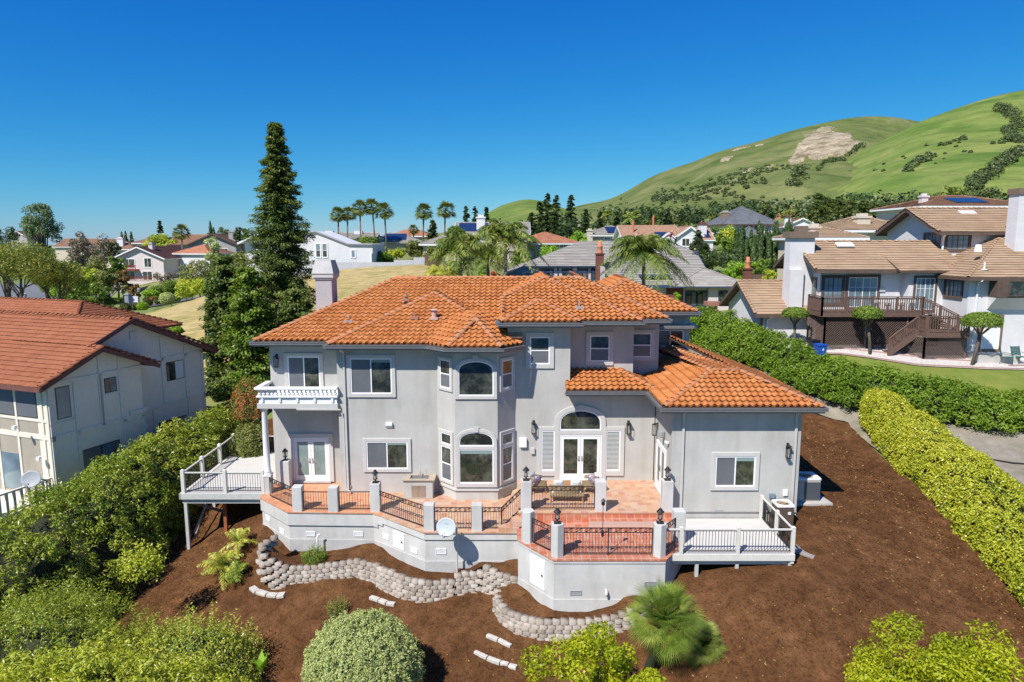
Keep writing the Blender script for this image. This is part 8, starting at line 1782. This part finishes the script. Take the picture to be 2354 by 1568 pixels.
for i in range(90):
    u = -50 + 760 * rng_.random(); Y = rng_.uniform(215, 330); q = spot(u, Y); r = rng_.uniform(2.5, 4.5); w_.append((q.x, q.y, q.z + r * .6, r))
w_ = np.array(w_); V, F, t = clumps(w_[:, :3], w_[:, 3], 60, 1.7, 1.0, np.random.default_rng(3), .95, fill=.5); tag(npmesh('far_woodland', V, F, LF_CON, tint=t), 'far belt of mixed trees below the hills and skyline', 'woodland', kind='stuff')
# cypress row
for i, (x, yt) in enumerate(((985, 440), (1040, 430), (1062, 460), (1100, 570), (1150, 480), (1187, 550), (1235, 385), (1265, 420), (1322, 460), (1360, 500), (1412, 395), (1438, 385), (1470, 510), (1510, 470), (1545, 400), (1572, 360), (1602, 430), (1640, 455))):
    u = 1493.7 + .20148 * x; vt = 430.9 + .20148 * yt; Y = 88 - (i % 2) * 1.2; q = spot(u, Y); q.z = at(u, 632, Y).z; cypress('italian_cypress', ORD[i] + ' narrow dark cypress from the left in the close row left of the white garage', tuple(q), at(u, vt, Y).z - q.z, .48, 300 + i, n=1500, ls=.34, group='row of narrow cypresses')
# ---------------------------------------------------------------- lamps, furniture and other small things
def wall_lantern(label, x, z, Y, xf=None, s=1.0):
    """black box lantern on the wall plane"""
    base = (xf @ Vector((x, Y, z))) if xf is not None else Vector((x, Y, z)); root = thing('wall_lantern', label, 'lamp', tuple(base), 'black wall lanterns on the grey house')
    m = MB(); w, h = .085 * s, .24 * s; yc = Y - .16 * s
    m.box(x - .05 * s, x + .05 * s, Y - .03, Y, z + .1 * s, z + .34 * s); m.box(x - .02 * s, x + .02 * s, yc, Y, z + .27 * s, z + .31 * s)
    for a in (-1, 1):
        for b in (-1, 1): m.box(x + a * w - .009, x + a * w + .009, yc + b * w - .009, yc + b * w + .009, z - h, z + h)
    m.box(x - w - .01, x + w + .01, yc - w - .01, yc + w + .01, z - h - .02, z - h); m.add([(x - w - .02, yc - w - .02, z + h), (x + w + .02, yc - w - .02, z + h), (x + w + .02, yc + w + .02, z + h), (x - w - .02, yc + w + .02, z + h), (x, yc, z + h + .07)], [(0, 1, 4), (1, 2, 4), (2, 3, 4), (3, 0, 4), (3, 2, 1, 0)])
    m.build('frame', BLACK, root, xf=xf)
    g = MB(); g.cyl((x, yc, z - h), (x, yc, z + h * .6), .035 * s, .035 * s, 8); g.build('glass', LAMPG, root, xf=xf)
q = zz(1, 310, 285, 31.8); wall_lantern('black box wall lantern beside the upper balcony door', q.x, q.z, 31.8)
q = zz(2, 152, 1195, HY); wall_lantern('black box wall lantern left of the arched french doors', q.x, q.z, HY)
q = zz(2, 838, 1197, HY); wall_lantern('black box wall lantern right of the arched french doors', q.x, q.z, HY)
q = zz(2, 1990, 1365, 27.3); wall_lantern('black box wall lantern at the right corner of the wing', q.x, q.z, 27.3)
q = zz(2, 1020, 1215, 29.9); wall_lantern('black box wall lantern on the side wall above the side door', .55, q.z, 0, xf=SW)
def pillar_lantern(label, x, y, z, s=1.0):
    root = thing('pillar_lantern', label, 'lamp', (x, y, z), 'black lanterns standing on the pillars'); m = MB()
    m.box(x - .11 * s, x + .11 * s, y - .11 * s, y + .11 * s, z, z + .025); m.lathe((x, y, z + .025), [(.05 * s, 0), (.03 * s, .04), (.03 * s, .08 * s), (.075 * s, .11 * s)], 8)
    for k in range(4):
        a = math.pi / 4 + k * math.pi / 2; p = (x + .085 * s * math.cos(a), y + .085 * s * math.sin(a)); m.beam((p[0] * 1, p[1], z + .13 * s), (x + (p[0] - x) * 1.1, y + (p[1] - y) * 1.1, z + .36 * s), .014, .014)
    m.lathe((x, y, z + .12 * s), [(.08 * s, 0), (.09 * s, .02)], 8); m.lathe((x, y, z + .355 * s), [(.13 * s, 0), (.12 * s, .025 * s), (.06 * s, .075 * s), (.06 * s, .10 * s), (.03 * s, .12 * s), (.012 * s, .15 * s)], 8); m.build('frame', BLACK, root)
    g = MB(); g.cyl((x, y, z + .13 * s), (x, y, z + .35 * s), .04 * s, .05 * s, 8); g.build('glass', LAMPG, root)
for (x, y, z, lb) in ((PIL['p3'][0], PIL['p3'][1], 1.27, 'black lantern on the taller middle terrace pillar'), (-10.75, 31.25, 1.34, 'black lantern on the pillar beside the teal curtained doors'), (*PIL['q1'], 1.89, 'black lantern on the left platform pillar'), (*PIL['q3'], 1.89, 'black lantern on the pillar at the wing corner'),
                      (1.66, 23.78, 1.41, 'black lantern on the front left pillar of the lower terrace'), (5.42, 23.78, 1.41, 'black lantern on the front right pillar of the lower terrace')): pillar_lantern(lb, x, y, z, 1.15)
# torch on a pole clamped to the railing
x, y = 3.32, 23.74; root = thing('garden_torch', 'thin black torch on a pole above the lower terrace railing', 'torch', (x, y, .15)); m = MB(); m.cyl((x, y, .95), (x, y, 2.1), .012, .012, 6); m.lathe((x, y, 2.08), [(.03, 0), (.07, .04), (.06, .16), (.09, .17), (.03, .26)], 8); m.lathe((x, y, .88), [(.03, 0), (.05, .04), (.05, .22), (.02, .28)], 8); m.build('torch', BLACK, root)
def gadget(name, label, cat, p, sz, mat, rz=0): m = MB(); m.box(-sz[0] / 2, sz[0] / 2, -sz[1] / 2, sz[1] / 2, -sz[2] / 2, sz[2] / 2); o = m.build(name, mat, bevel=min(sz) * .25, loc=(0, 0, 0)); o.location = p; o.rotation_euler = (0, 0, rz); tag(o, label, cat)
gadget('outdoor_speaker', 'grey outdoor speaker on the wing side wall beside the camera', 'speaker', (6.45, 28.55, 3.38), (.22, .2, .3), GREYP, .3)
gadget('security_camera', 'small pale security camera near the wing corner', 'camera', (6.5, 27.75, 3.25), (.1, .22, .1), WHITE, .5)
# satellite dishes
def text_mesh(body, size, mat, name, parent, M_):
    c = bpy.data.curves.new('t', 'FONT'); c.body = body; c.size = size; c.extrude = .002; c.align_x = 'CENTER'; c.align_y = 'CENTER'; o = bpy.data.objects.new('t', c); COL.objects.link(o); dg = bpy.context.evaluated_depsgraph_get(); me = bpy.data.meshes.new_from_object(o.evaluated_get(dg)); bpy.data.objects.remove(o)
    me.name = name; me.materials.clear(); me.materials.append(mat); me.transform(M_); n = bpy.data.objects.new(name, me); COL.objects.link(n); n.parent = parent; return n
def dish(label, c, foot, r, aim, mat, logo=None, pole=True):
    c = Vector(c); root = thing('satellite_dish', label, 'satellite dish', tuple(foot)); aim = Vector(aim).normalized(); q = aim.to_track_quat('Z', 'Y').to_matrix().to_4x4(); M_ = Matrix.Translation(c - Vector(foot)) @ q
    m = MB(); n = 28; vs = []; rings = 7
    for k in range(rings + 1):
        t = k / rings
        for i in range(n): a = 2 * math.pi * i / n; vs.append((r * t * math.cos(a), r * .88 * t * math.sin(a), .16 * r * t * t))
    fs = [(k * n + i, k * n + (i + 1) % n, (k + 1) * n + (i + 1) % n, (k + 1) * n + i) for k in range(rings) for i in range(n)]; m.add(vs, fs)
    me = m.build('reflector', mat, smooth=True); me.data.transform(M_); me.parent = root; sd_ = me.modifiers.new('s', 'SOLIDIFY'); sd_.thickness = .02; sd_.offset = -1
    a = MB(); a.tube([(0, -r * .9, .05), (0, -r * .95, r * .5), (0, -r * .5, r * .95)], .018, 6); a.box(-.1, .1, -r * .62, -r * .42, r * .82, r * .98); a.box(-.05, .05, -r * .6, -r * .5, r * .7, r * .84)
    ao = a.build('receiver', GREYP if logo is None else WHITE); ao.data.transform(M_); ao.parent = root
    p = MB(); f0 = Vector(foot); e = c - aim * .06
    if pole: p.cyl(f0 - Vector((0, 0, .3)), (f0.x, f0.y, c.z - r * .55), .038, .038, 10)
    p.beam((f0.x, f0.y, c.z - r * .6), e, .06, .06); p.build('mast', TRIM if pole else GREYP, root)
    if logo: text_mesh(logo, r * .42, GREYP, 'lettering', root, M_ @ Matrix.Translation((0, r * .38, .16 * r * .2 + .02)) @ Matrix.Rotation(math.pi, 4, 'Z') @ Matrix.Rotation(math.pi, 4, 'Z'))
    return root
dc = at(1026.5, 1212, 25.35); dish('pale grey satellite dish on a white pole in front of the middle terrace wall', dc, (dc.x + .34, 25.85, -1.85), .42, (-.35, -1, .42), M('pale_dish', (.42, .46, .475), rough=.45), 'dish')
q = zz(6, 190, 1145, 28.6); dish('grey satellite dish above the porch of the beige house', q, (q.x + .2, 29.2, q.z - .6), .42, (.1, -1, .35), M('grey_dish', (.36, .37, .39), rough=.5), None)
# outdoor sink
sk = thing('outdoor_sink', 'stucco counter with granite top, steel sink and cabinet doors beside the bay', 'sink', (-4.3, 29.9, 0)); a0 = zz(3, 1300, 400, 29.75).x; a1 = zz(3, 1530, 400, 29.75).x; tz = .86
MB().box(a0, a1, 29.75, 30.5, 0, tz).build('counter_base', STUCCO, sk, bevel=.015)
GRAN = M('beige_granite', (.50, .42, .32), (.36, .29, .21), scale=14, rough=.3, spec=.5)
sx0, sx1 = a0 + .28, a1 - .22
m = MB(); m.box(a0 - .04, sx0, 29.68, 30.5, tz, tz + .05); m.box(sx1, a1 + .1, 29.68, 30.5, tz, tz + .05); m.box(sx0, sx1, 29.68, 29.86, tz, tz + .05); m.box(sx0, sx1, 30.25, 30.5, tz, tz + .05); m.build('worktop', GRAN, sk)
m = MB(); m.box(sx0, sx1, 29.86, 30.25, tz + .001, tz + .01); m.box(sx0, sx1, 29.84, 29.87, tz + .01, tz + .065); m.box(sx0, sx1, 30.24, 30.27, tz + .01, tz + .065); m.box(sx0 - .01, sx0 + .02, 29.84, 30.27, tz + .01, tz + .065); m.box(sx1 - .02, sx1 + .01, 29.84, 30.27, tz + .01, tz + .065); m.box((sx0 + sx1) / 2 + .08, (sx0 + sx1) / 2 + .11, 29.86, 30.25, tz + .01, tz + .05); m.build('basin', STEEL, sk)
m = MB(); fx = (sx0 + sx1) / 2; m.tube([(fx, 30.33, tz + .05), (fx, 30.33, tz + .28), (fx, 30.25, tz + .33), (fx, 30.16, tz + .28)], .014, 7); m.cyl((fx - .08, 30.33, tz + .05), (fx - .08, 30.33, tz + .12), .015); m.cyl((fx + .1, 30.33, tz + .05), (fx + .1, 30.33, tz + .14), .018); m.tube([(fx + .28, 30.33, tz + .05), (fx + .28, 30.33, tz + .3), (fx + .24, 30.25, tz + .32)], .009, 6); m.build('tap', STEEL, sk, smooth=True)
cxm = (a0 + a1) / 2 + .02
for s_ in (-1, 1): d_ = MB().box(min(cxm, cxm + s_ * .33) + .006, max(cxm, cxm + s_ * .33) - .006, 29.735, 29.751, .08, .62).build('cabinet_door', STEEL, sk); m = MB(); m.cyl((cxm + s_ * .05, 29.71, .42), (cxm + s_ * .05, 29.71, .6), .008); m.build('handle', STEEL, d_)
# wicker seating on the platform
WICK = M('tan_wicker', (.36, .27, .16), (.25, .18, .10), scale=30, rough=.8, bump=.6, bscale=90, bdist=.01); TEAK = M('teak_legs', (.42, .22, .09), (.34, .17, .07), scale=6, rough=.6); CUSH = M('white_cushion', (.70, .70, .69), rough=.9, col2=(.62, .62, .62), scale=3); MAUVE = M('mauve_patterned_cushion', (.16, .11, .15), (.55, .50, .54), scale=16, rough=.9, mid=(.48, .56), detail=2)
def seat_unit(name, label, cat, x, y, rz, w, backh=.78):
    root = thing(name, label, cat, (0, 0, 0)); d = .72; zf = .6
    m = MB(); m.box(-w / 2, w / 2, -d / 2, d / 2, .28, .36); 
    # curved back shell
    n = 14; pts = []
    for i in range(n + 1):
        t = i / n; a = math.pi * (t) ; px_ = -math.cos(a) * w / 2; py_ = d / 2 - (1 - abs(math.sin(a)) ** .5) * d * .95 + 0; zt = .36 + (backh - .36) * (.55 + .45 * math.sin(a) ** .6); pts.append((px_, py_, zt))
    for i in range(n):
        (x0, y0, t0), (x1, y1, t1) = pts[i], pts[i + 1]; m.add([(x0, y0, .27), (x1, y1, .27), (x1, y1 + .05, t1), (x0, y0 + .05, t0), (x0 * .93, y0 - .05, .27), (x1 * .93, y1 - .05, .27), (x1 * .93, y1 - .01, t1), (x0 * .93, y0 - .01, t0)], [(0, 1, 2, 3), (7, 6, 5, 4), (3, 2, 6, 7), (0, 4, 5, 1)])
    m.build('wicker_shell', WICK, root)
    for a in (-1, 1):
        for b in (-1, 1): l = MB(); l.beam((a * (w / 2 - .08), b * (d / 2 - .08), .3), (a * (w / 2 - .03), b * (d / 2 - .02), 0), .045, .045); l.build('leg', TEAK, root)
    MB().box(-w / 2 + .1, w / 2 - .1, -d / 2 + .02, d / 2 - .12, .36, .48).build('seat_cushion', CUSH, root, bevel=.04)
    root.location = (x, y, zf); root.rotation_euler = (0, 0, rz); return root
def cushion(label, x, y, z, rz, tilt, mat):
    m = MB(); n = 9; vs = []
    for s_ in (-1, 1):
        for i in range(n):
            for j in range(n): u, v = i / (n - 1) * 2 - 1, j / (n - 1) * 2 - 1; vs.append((u * .22, s_ * .075 * (1 - u ** 4) ** .5 * (1 - v ** 4) ** .5, v * .22))
    fs = [(i * n + j, i * n + j + 1, (i + 1) * n + j + 1, (i + 1) * n + j) for i in range(n - 1) for j in range(n - 1)]; fs += [tuple(n * n + k for k in f[::-1]) for f in fs]; m.add(vs, fs); o = m.build('cushion', mat, smooth=True, loc=(0, 0, 0)); o.location = (x, y, z); o.rotation_euler = (tilt, 0, rz); tag(o, label, 'cushion')
sx = zz(21, 735, 500, 27.75).x
seat_unit('wicker_sofa', 'tan wicker two seat sofa with its back to the platform railing', 'sofa', sx, 28.1, math.pi, 1.45)
seat_unit('wicker_armchair', 'tan wicker armchair at the left end of the sofa group', 'armchair', zz(21, 330, 400, 28.9).x, 29.1, math.pi * .5 + .25, .78); seat_unit('wicker_armchair', 'tan wicker armchair at the right end of the sofa group', 'armchair', zz(21, 1060, 400, 28.9).x, 29.1, -math.pi * .5 - .25, .78)
for lb, k, xx, yy, Yc, mt, rz in (('white cushion on the left wicker armchair', 21, 245, 200, 29.0, CUSH, .9), ('mauve patterned cushion on the left wicker armchair', 21, 325, 240, 28.7, MAUVE, .5), ('white cushion on the right wicker armchair', 21, 1160, 205, 29.0, CUSH, -.9), ('mauve patterned cushion on the right wicker armchair', 21, 1080, 235, 28.7, MAUVE, -.5), ('white cushion on the left half of the sofa', 21, 620, 300, 28.2, CUSH, .1), ('pale cushion on the right half of the sofa', 21, 850, 300, 28.2, CUSH, -.1)):
    q = zz(k, xx, yy, Yc); cushion(lb, q.x, q.y, max(q.z, 1.25), rz, .25, mt)
ct = thing('coffee_table', 'low teak coffee table behind the wicker sofa', 'table', (sx, 29.1, .6)); m = MB(); m.box(sx - .45, sx + .45, 28.85, 29.35, .98, 1.02); m.build('tabletop', TEAK, ct, bevel=.01)
for a in (-.38, .38):
    for b in (28.9, 29.3): MB().box(sx + a - .02, sx + a + .02, b - .02, b + .02, .6, .98).build('leg', TEAK, ct)
# air conditioners
def ac(label, x, y, z, w, d, h, side, grill, panel=True):
    root = thing('air_conditioner', label, 'air conditioner', (x, y, z)); m = MB(); m.box(x - w / 2, x + w / 2, y - d / 2, y + d / 2, z, z + h - .06); m.build('casing', side, root, bevel=.03)
    g = MB(); n = 18
    for i in range(n):
        zz_ = z + .06 + (h - .2) * i / n; g.box(x - w / 2 + (.28 if panel else .03), x + w / 2 - .02, y - d / 2 - .02, y - d / 2, zz_, zz_ + (h - .2) / n * .55); g.box(x + w / 2, x + w / 2 + .02, y - d / 2 + .03, y + d / 2 - .03, zz_, zz_ + (h - .2) / n * .55)
        if not panel: g.box(x - w / 2 - .02, x - w / 2, y - d / 2 + .03, y + d / 2 - .03, zz_, zz_ + (h - .2) / n * .55)
    g.build('grille', grill, root)
    t = MB(); n = 24; R0 = min(w, d) * .40; sq = [(x + max(-1, min(1, 1.35 * math.cos(a))) * (w / 2 + .03), y + max(-1, min(1, 1.35 * math.sin(a))) * (d / 2 + .03)) for a in [2 * math.pi * i / n for i in range(n)]]; cc = [(x + R0 * math.cos(2 * math.pi * i / n), y + R0 * math.sin(2 * math.pi * i / n)) for i in range(n)]
    for i in range(n):
        j = (i + 1) % n; t.prism([sq[i], sq[j], cc[j], cc[i]], z + h - .07, z + h)
    t.build('top_cover', WHITE, root)
    f = MB(); f.cyl((x, y, z + h - .055), (x, y, z + h - .02), .09, .09, 12)
    for k in range(4): a = k * math.pi / 2 + .3; f.add([(x, y, z + h - .045), (x + R0 * .9 * math.cos(a), y + R0 * .9 * math.sin(a), z + h - .03), (x + R0 * .9 * math.cos(a + .7), y + R0 * .9 * math.sin(a + .7), z + h - .055)], [(0, 1, 2)])
    for k in range(5): rr = R0 * (k + 1) / 5; f.tube([(x + rr * math.cos(2 * math.pi * i / 20), y + rr * math.sin(2 * math.pi * i / 20), z + h - .01) for i in range(21)], .004, 3)
    f.build('fan', M('tan_fan', (.36, .24, .14), rough=.5), root); return root
gm = M('dark_grille', (.09, .095, .105), rough=.5)
a_ = at(1868, 1160, 28.55); ac('large beige air conditioner on a concrete pad right of the wing', 12.95, 28.95, h1(12.95, 28.95) + .12, .98, .9, 1.02, M('beige_metal', (.52, .46, .38), rough=.5), gm)
m = MB(); m.prism([(12.0, 28.1), (13.9, 28.25), (13.75, 29.7), (12.0, 29.6)], h1(12.95, 28.95) - .3, h1(12.95, 28.95) + .12); tag(m.build('concrete_pad', CONC, loc=(12.9, 28.9, .2)), 'pale concrete pad under the large beige air conditioner', 'pad')
r_ = ac('narrow dark brown air conditioner behind the white deck railing', 11.12, 26.75, -.12, .66, .66, 1.12, M('brown_metal', (.10, .07, .06), rough=.5), M('copper_grille', (.14, .095, .075), rough=.4), False)
MB().box(11.2, 11.32, 26.392, 26.4, .62, .74).build('name_plate', WHITE, r_)
# bins and chairs on the neighbour's side
def bin_(label, x, y, z, mat, rz=0, s=1.0):
    root = thing('wheelie_bin', label, 'bin', (x, y, z)); m = MB(); m.add([(-.22, -.25, 0), (.22, -.25, 0), (.22, .25, 0), (-.22, .25, 0), (-.3, -.33, .95), (.3, -.33, .95), (.3, .36, .95), (-.3, .36, .95)], [(0, 3, 2, 1), (4, 5, 6, 7), (0, 1, 5, 4), (1, 2, 6, 5), (2, 3, 7, 6), (3, 0, 4, 7)]); b = m.build('body', mat, loc=(0, 0, 0)); b.location = (0, 0, 0); b.parent = root
    m = MB(); m.box(-.33, .33, -.37, .4, .95, 1.0); m.box(-.28, .28, -.3, .3, 1.0, 1.04); l = m.build('lid', mat, loc=(0, 0, 0), bevel=.015); l.parent = root
    for sx_ in (-.24, .24): w = MB(); w.cyl((sx_ - .03, .3, .1), (sx_ + .03, .3, .1), .1, .1, 12); o = w.build('wheel', BLACK, loc=(0, 0, 0)); o.parent = root
    root.rotation_euler = (0, 0, rz); return root
BLUE = M('blue_plastic', (.012, .09, .42), rough=.35, spec=.5)
q = zz(7, 872, 1282, 44.9); b_ = bin_('bright blue recycling bin beside the lattice', q.x, 44.9, h1(q.x, 44.9) + .07, BLUE, .2)
m = MB(); m.add([(-.06, -.312, .62), (.06, -.312, .62), (.06, -.322, .72), (0, -.328, .79), (-.06, -.322, .72)], [(0, 1, 2, 3, 4)]); o = m.build('emblem', WHITE, loc=(0, 0, 0)); o.parent = b_
q = zz(7, 830, 1250, 45.6); bin_('dark bin half hidden behind the blue one', q.x, 45.7, h1(q.x, 45.6) + .07, BLACK, .1)
def green_chair(label, x, y, rz):
    root = thing('patio_chair', label, 'chair', (x, y, h1(x, y) + .1)); G_ = M('green_strap_chair', (.015, .10, .085), rough=.5); 
    def P_(m, n): o = m.build(n, G_, loc=(0, 0, 0)); o.parent = root
    m = MB()
    for i in range(6): m.box(-.3, .3, -.28 + i * .1, -.21 + i * .1, .40, .42)
    for i in range(6): m.box(-.28 + i * .1, -.22 + i * .1, -.3, .3, .41, .425)
    P_(m, 'seat'); m = MB()
    for i in range(6): z = .48 + i * .09; m.box(-.3, .3, .3 + i * .03, .32 + i * .03, z, z + .065)
    for i in range(6): m.beam((-.25 + i * .1, .3, .46), (-.25 + i * .1, .48, 1.02), .05, .012)
    P_(m, 'backrest')
    for a in (-1, 1):
        m = MB(); m.tube([(a * .33, -.28, 0), (a * .33, -.26, .6), (a * .33, .3, .66)], .018, 6); P_(m, 'armrest'); m = MB(); m.tube([(a * .33, .38, 0), (a * .31, .28, .42), (a * .31, .5, 1.04)], .018, 6); P_(m, 'leg')
    root.rotation_euler = (0, 0, rz)
q = zz(7, 2240, 1290, 43.0); green_chair('dark green strap patio chair nearest the topiary', q.x, 43.0, .9); q = zz(7, 2330, 1280, 43.2); green_chair('dark green strap patio chair at the right frame edge', q.x, 43.2, .1)
wt = thing('deck_table', 'white garden table with white chairs on the brown upper deck', 'table', (26.0, 47.0, 6.85)); m = MB(); m.box(25.2, 26.9, 46.7, 47.4, 7.5, 7.55); m.build('tabletop', WHITE, wt)
for a, b in ((25.3, 46.8), (26.8, 46.8), (25.3, 47.3), (26.8, 47.3)): MB().box(a - .03, a + .03, b - .03, b + .03, 6.85, 7.5).build('leg', WHITE, wt)
for i, xx in enumerate((24.7, 25.6, 26.5, 27.3)):
    rt_ = thing('deck_chair', ORD[i] + ' white garden chair from the left on the brown deck', 'chair', (xx, 46.5, 6.85), 'white chairs on the brown deck'); m = MB(); m.box(xx - .22, xx + .22, 46.35, 46.75, 7.25, 7.29); m.build('seat', WHITE, rt_); m = MB(); [m.box(xx - .2 + k * .09, xx - .16 + k * .09, 46.33, 46.36, 7.29, 7.75) for k in range(5)]; m.box(xx - .22, xx + .22, 46.32, 46.37, 7.7, 7.78); m.build('backrest', WHITE, rt_); m = MB(); [m.box(a - .02, a + .02, b - .02, b + .02, 6.85, 7.25) for a in (xx - .2, xx + .2) for b in (46.37, 46.73)]; m.build('legs', WHITE, rt_)
# broken white concrete edging lying on the mulch
def edging(label, pts, Y0, w=.16, seed=1):
    rg = random.Random(seed); P = [Vector((p[0], p[1], h1(p[0], p[1]))) for p in pts]; m = MB()
    for a, b in zip(P[:-1], P[1:]):
        n = max(1, int((b - a).length / .3))
        for i in range(n):
            s_ = a.lerp(b, (i + .03) / n); e = a.lerp(b, (i + .97) / n); j = rg.uniform(-.03, .03); m.beam(s_ + Vector((0, j, .10 + rg.uniform(-.02, .02))), e + Vector((0, j + rg.uniform(-.02, .02), .10)), w * rg.uniform(.85, 1.15), .13)
    o = m.build('concrete_edging', M('broken_pale_concrete', (.62, .59, .53), (.42, .39, .34), scale=7, rough=.95, bump=.6, bscale=20), bevel=.02, loc=tuple(P[0])); tag(o, label, 'edging')
def mz(k, pts, zg):
    out = []
    for x, y in pts:
        a, b, c = ZM[k]; z = zg
        for _ in range(6): q = gz(a + c * x, b + c * y, z); z = h1(q.x, q.y) + .05
        out.append((q.x, q.y))
    return out
edging('pale curved concrete edging on the mulch left of the block wall', mz(3, [(105, 1130), (150, 1175), (230, 1215), (310, 1225), (370, 1215)], -3), 0, .3, 2)
edging('broken white concrete pieces on the mulch above the round bush', mz(3, [(1040, 1250), (1110, 1275), (1170, 1300), (1235, 1315)], -3), 0, .2, 3)
k0 = {1: [(1090, 1498), (1120, 1512), (1150, 1524), (1188, 1534)], 2: [(1118, 1462), (1145, 1472), (1175, 1486)]}
ZM[0] = (0, 0, 1)
edging('long broken white concrete strip at the bottom middle', mz(0, k0[1], -3.6), 0, .17, 4); edging('short broken white concrete strip above the long one', mz(0, k0[2], -3.4), 0, .15, 5)
# white bent vent pipe by the terrace wall
q = zz(3, 625, 870, 27.9); m = MB(); m.tube([(q.x, 27.95, -2.0), (q.x, 27.95, -1.05), (q.x + .03, 27.98, -.95), (q.x + .12, 28.0, -.93)], .04, 8); tag(m.build('vent_pipe', VINYL, smooth=True, loc=(q.x, 27.95, -2)), 'white bent pipe rising behind the small dark shrub', 'pipe')
# little white picket gate between the houses
q = at(500, 1015, 37.6); m = MB(); gt = thing('picket_gate', 'pale picket gate between the hedge and left deck', 'gate', (q.x, 37.6, h1(q.x, 37.6)))
z0_ = at(500, 1034, 37.6).z; z1_ = at(500, 998, 37.6).z; x0_ = at(478, 1015, 37.6).x; x1_ = at(525, 1015, 37.6).x
for i in range(7): m.box(x0_ + i * .18, x0_ + .09 + i * .18, 37.58, 37.62, z0_ - .4, z1_)
m.box(x0_ - .1, x1_ + .1, 37.55, 37.66, z1_, z1_ + .08); m.box(x0_ - .1, x1_ + .1, 37.62, 37.66, z0_, z0_ + .1); m.build('pickets', DKW, gt)
# black landscape edging along the soil strip
def strip(label, pts, w=.05, h=.12, mat=None, name='landscape_edging'):
    m = MB(); Q = []
    for a, b in zip(pts[:-1], pts[1:]):
        n = 6
        for i in range(n): Q.append((a[0] + (b[0] - a[0]) * i / n, a[1] + (b[1] - a[1]) * i / n))
    Q.append(pts[-1]); V_ = [Vector((x, y, h1(x, y) + .06)) for x, y in Q]
    for a, b in zip(V_[:-1], V_[1:]): m.beam(a, b, w, h)
    tag(m.build(name, mat or BLACK, loc=tuple(V_[0])), label, 'edging')
strip('black edging strip between the soil path and mulch', [(12.6, 45), (14.5, 42.5), (16.5, 40.9), (19.4, 38.6)]); strip('black edging strip across the dry soil right of the clipped hedge', [(22.5, 33.5), (24.5, 32.2), (28, 31.0)], .08)
strip('pale timber strip at the top of the mulch slope', [(12.4, 46.5), (14.2, 43.2), (16.2, 41.3)], .12, .1, DKW, 'timber_edging')
# bark chips and litter, nobody could count them
rg = np.random.default_rng(77); n = 42000; X = rg.uniform(-16, 18.3, n); Y_ = 12 + (41 - 12) * rg.random(n)
X = np.concatenate([X, 17.6 - np.abs(rg.normal(size=1600)) * .7]); Y_ = np.concatenate([Y_, rg.uniform(20, 38, 1600)]); keep = ~((X > -12) & (X < 12.1) & (Y_ > 22.8) & (Y_ < 45)) & ~((X < -12) & (Y_ > 40)); X = X[keep]; Y_ = Y_[keep]
Z_ = H(X, Y_) + .02 + .13 * fbm(X, Y_, 2.6, 4, 5) + .015; Nn = unit(rg.normal(size=(len(X), 3)) * .5 + [0, 0, 1.0]); V, F = leafquads(np.stack([X, Y_, Z_], 1), Nn, .10, .035, rg); t = rg.random(len(X)) ** 2.2
chip = leafM('bark_chips', [(.035, .013, .006), (.075, .028, .012), (.12, .055, .025), (.30, .20, .11)], trans=0, rough=.9, spec=.1); tag(npmesh('bark_chips', V, F, chip, tint=t), 'loose bark chips and litter on the mulch slope', 'bark chips', kind='stuff')
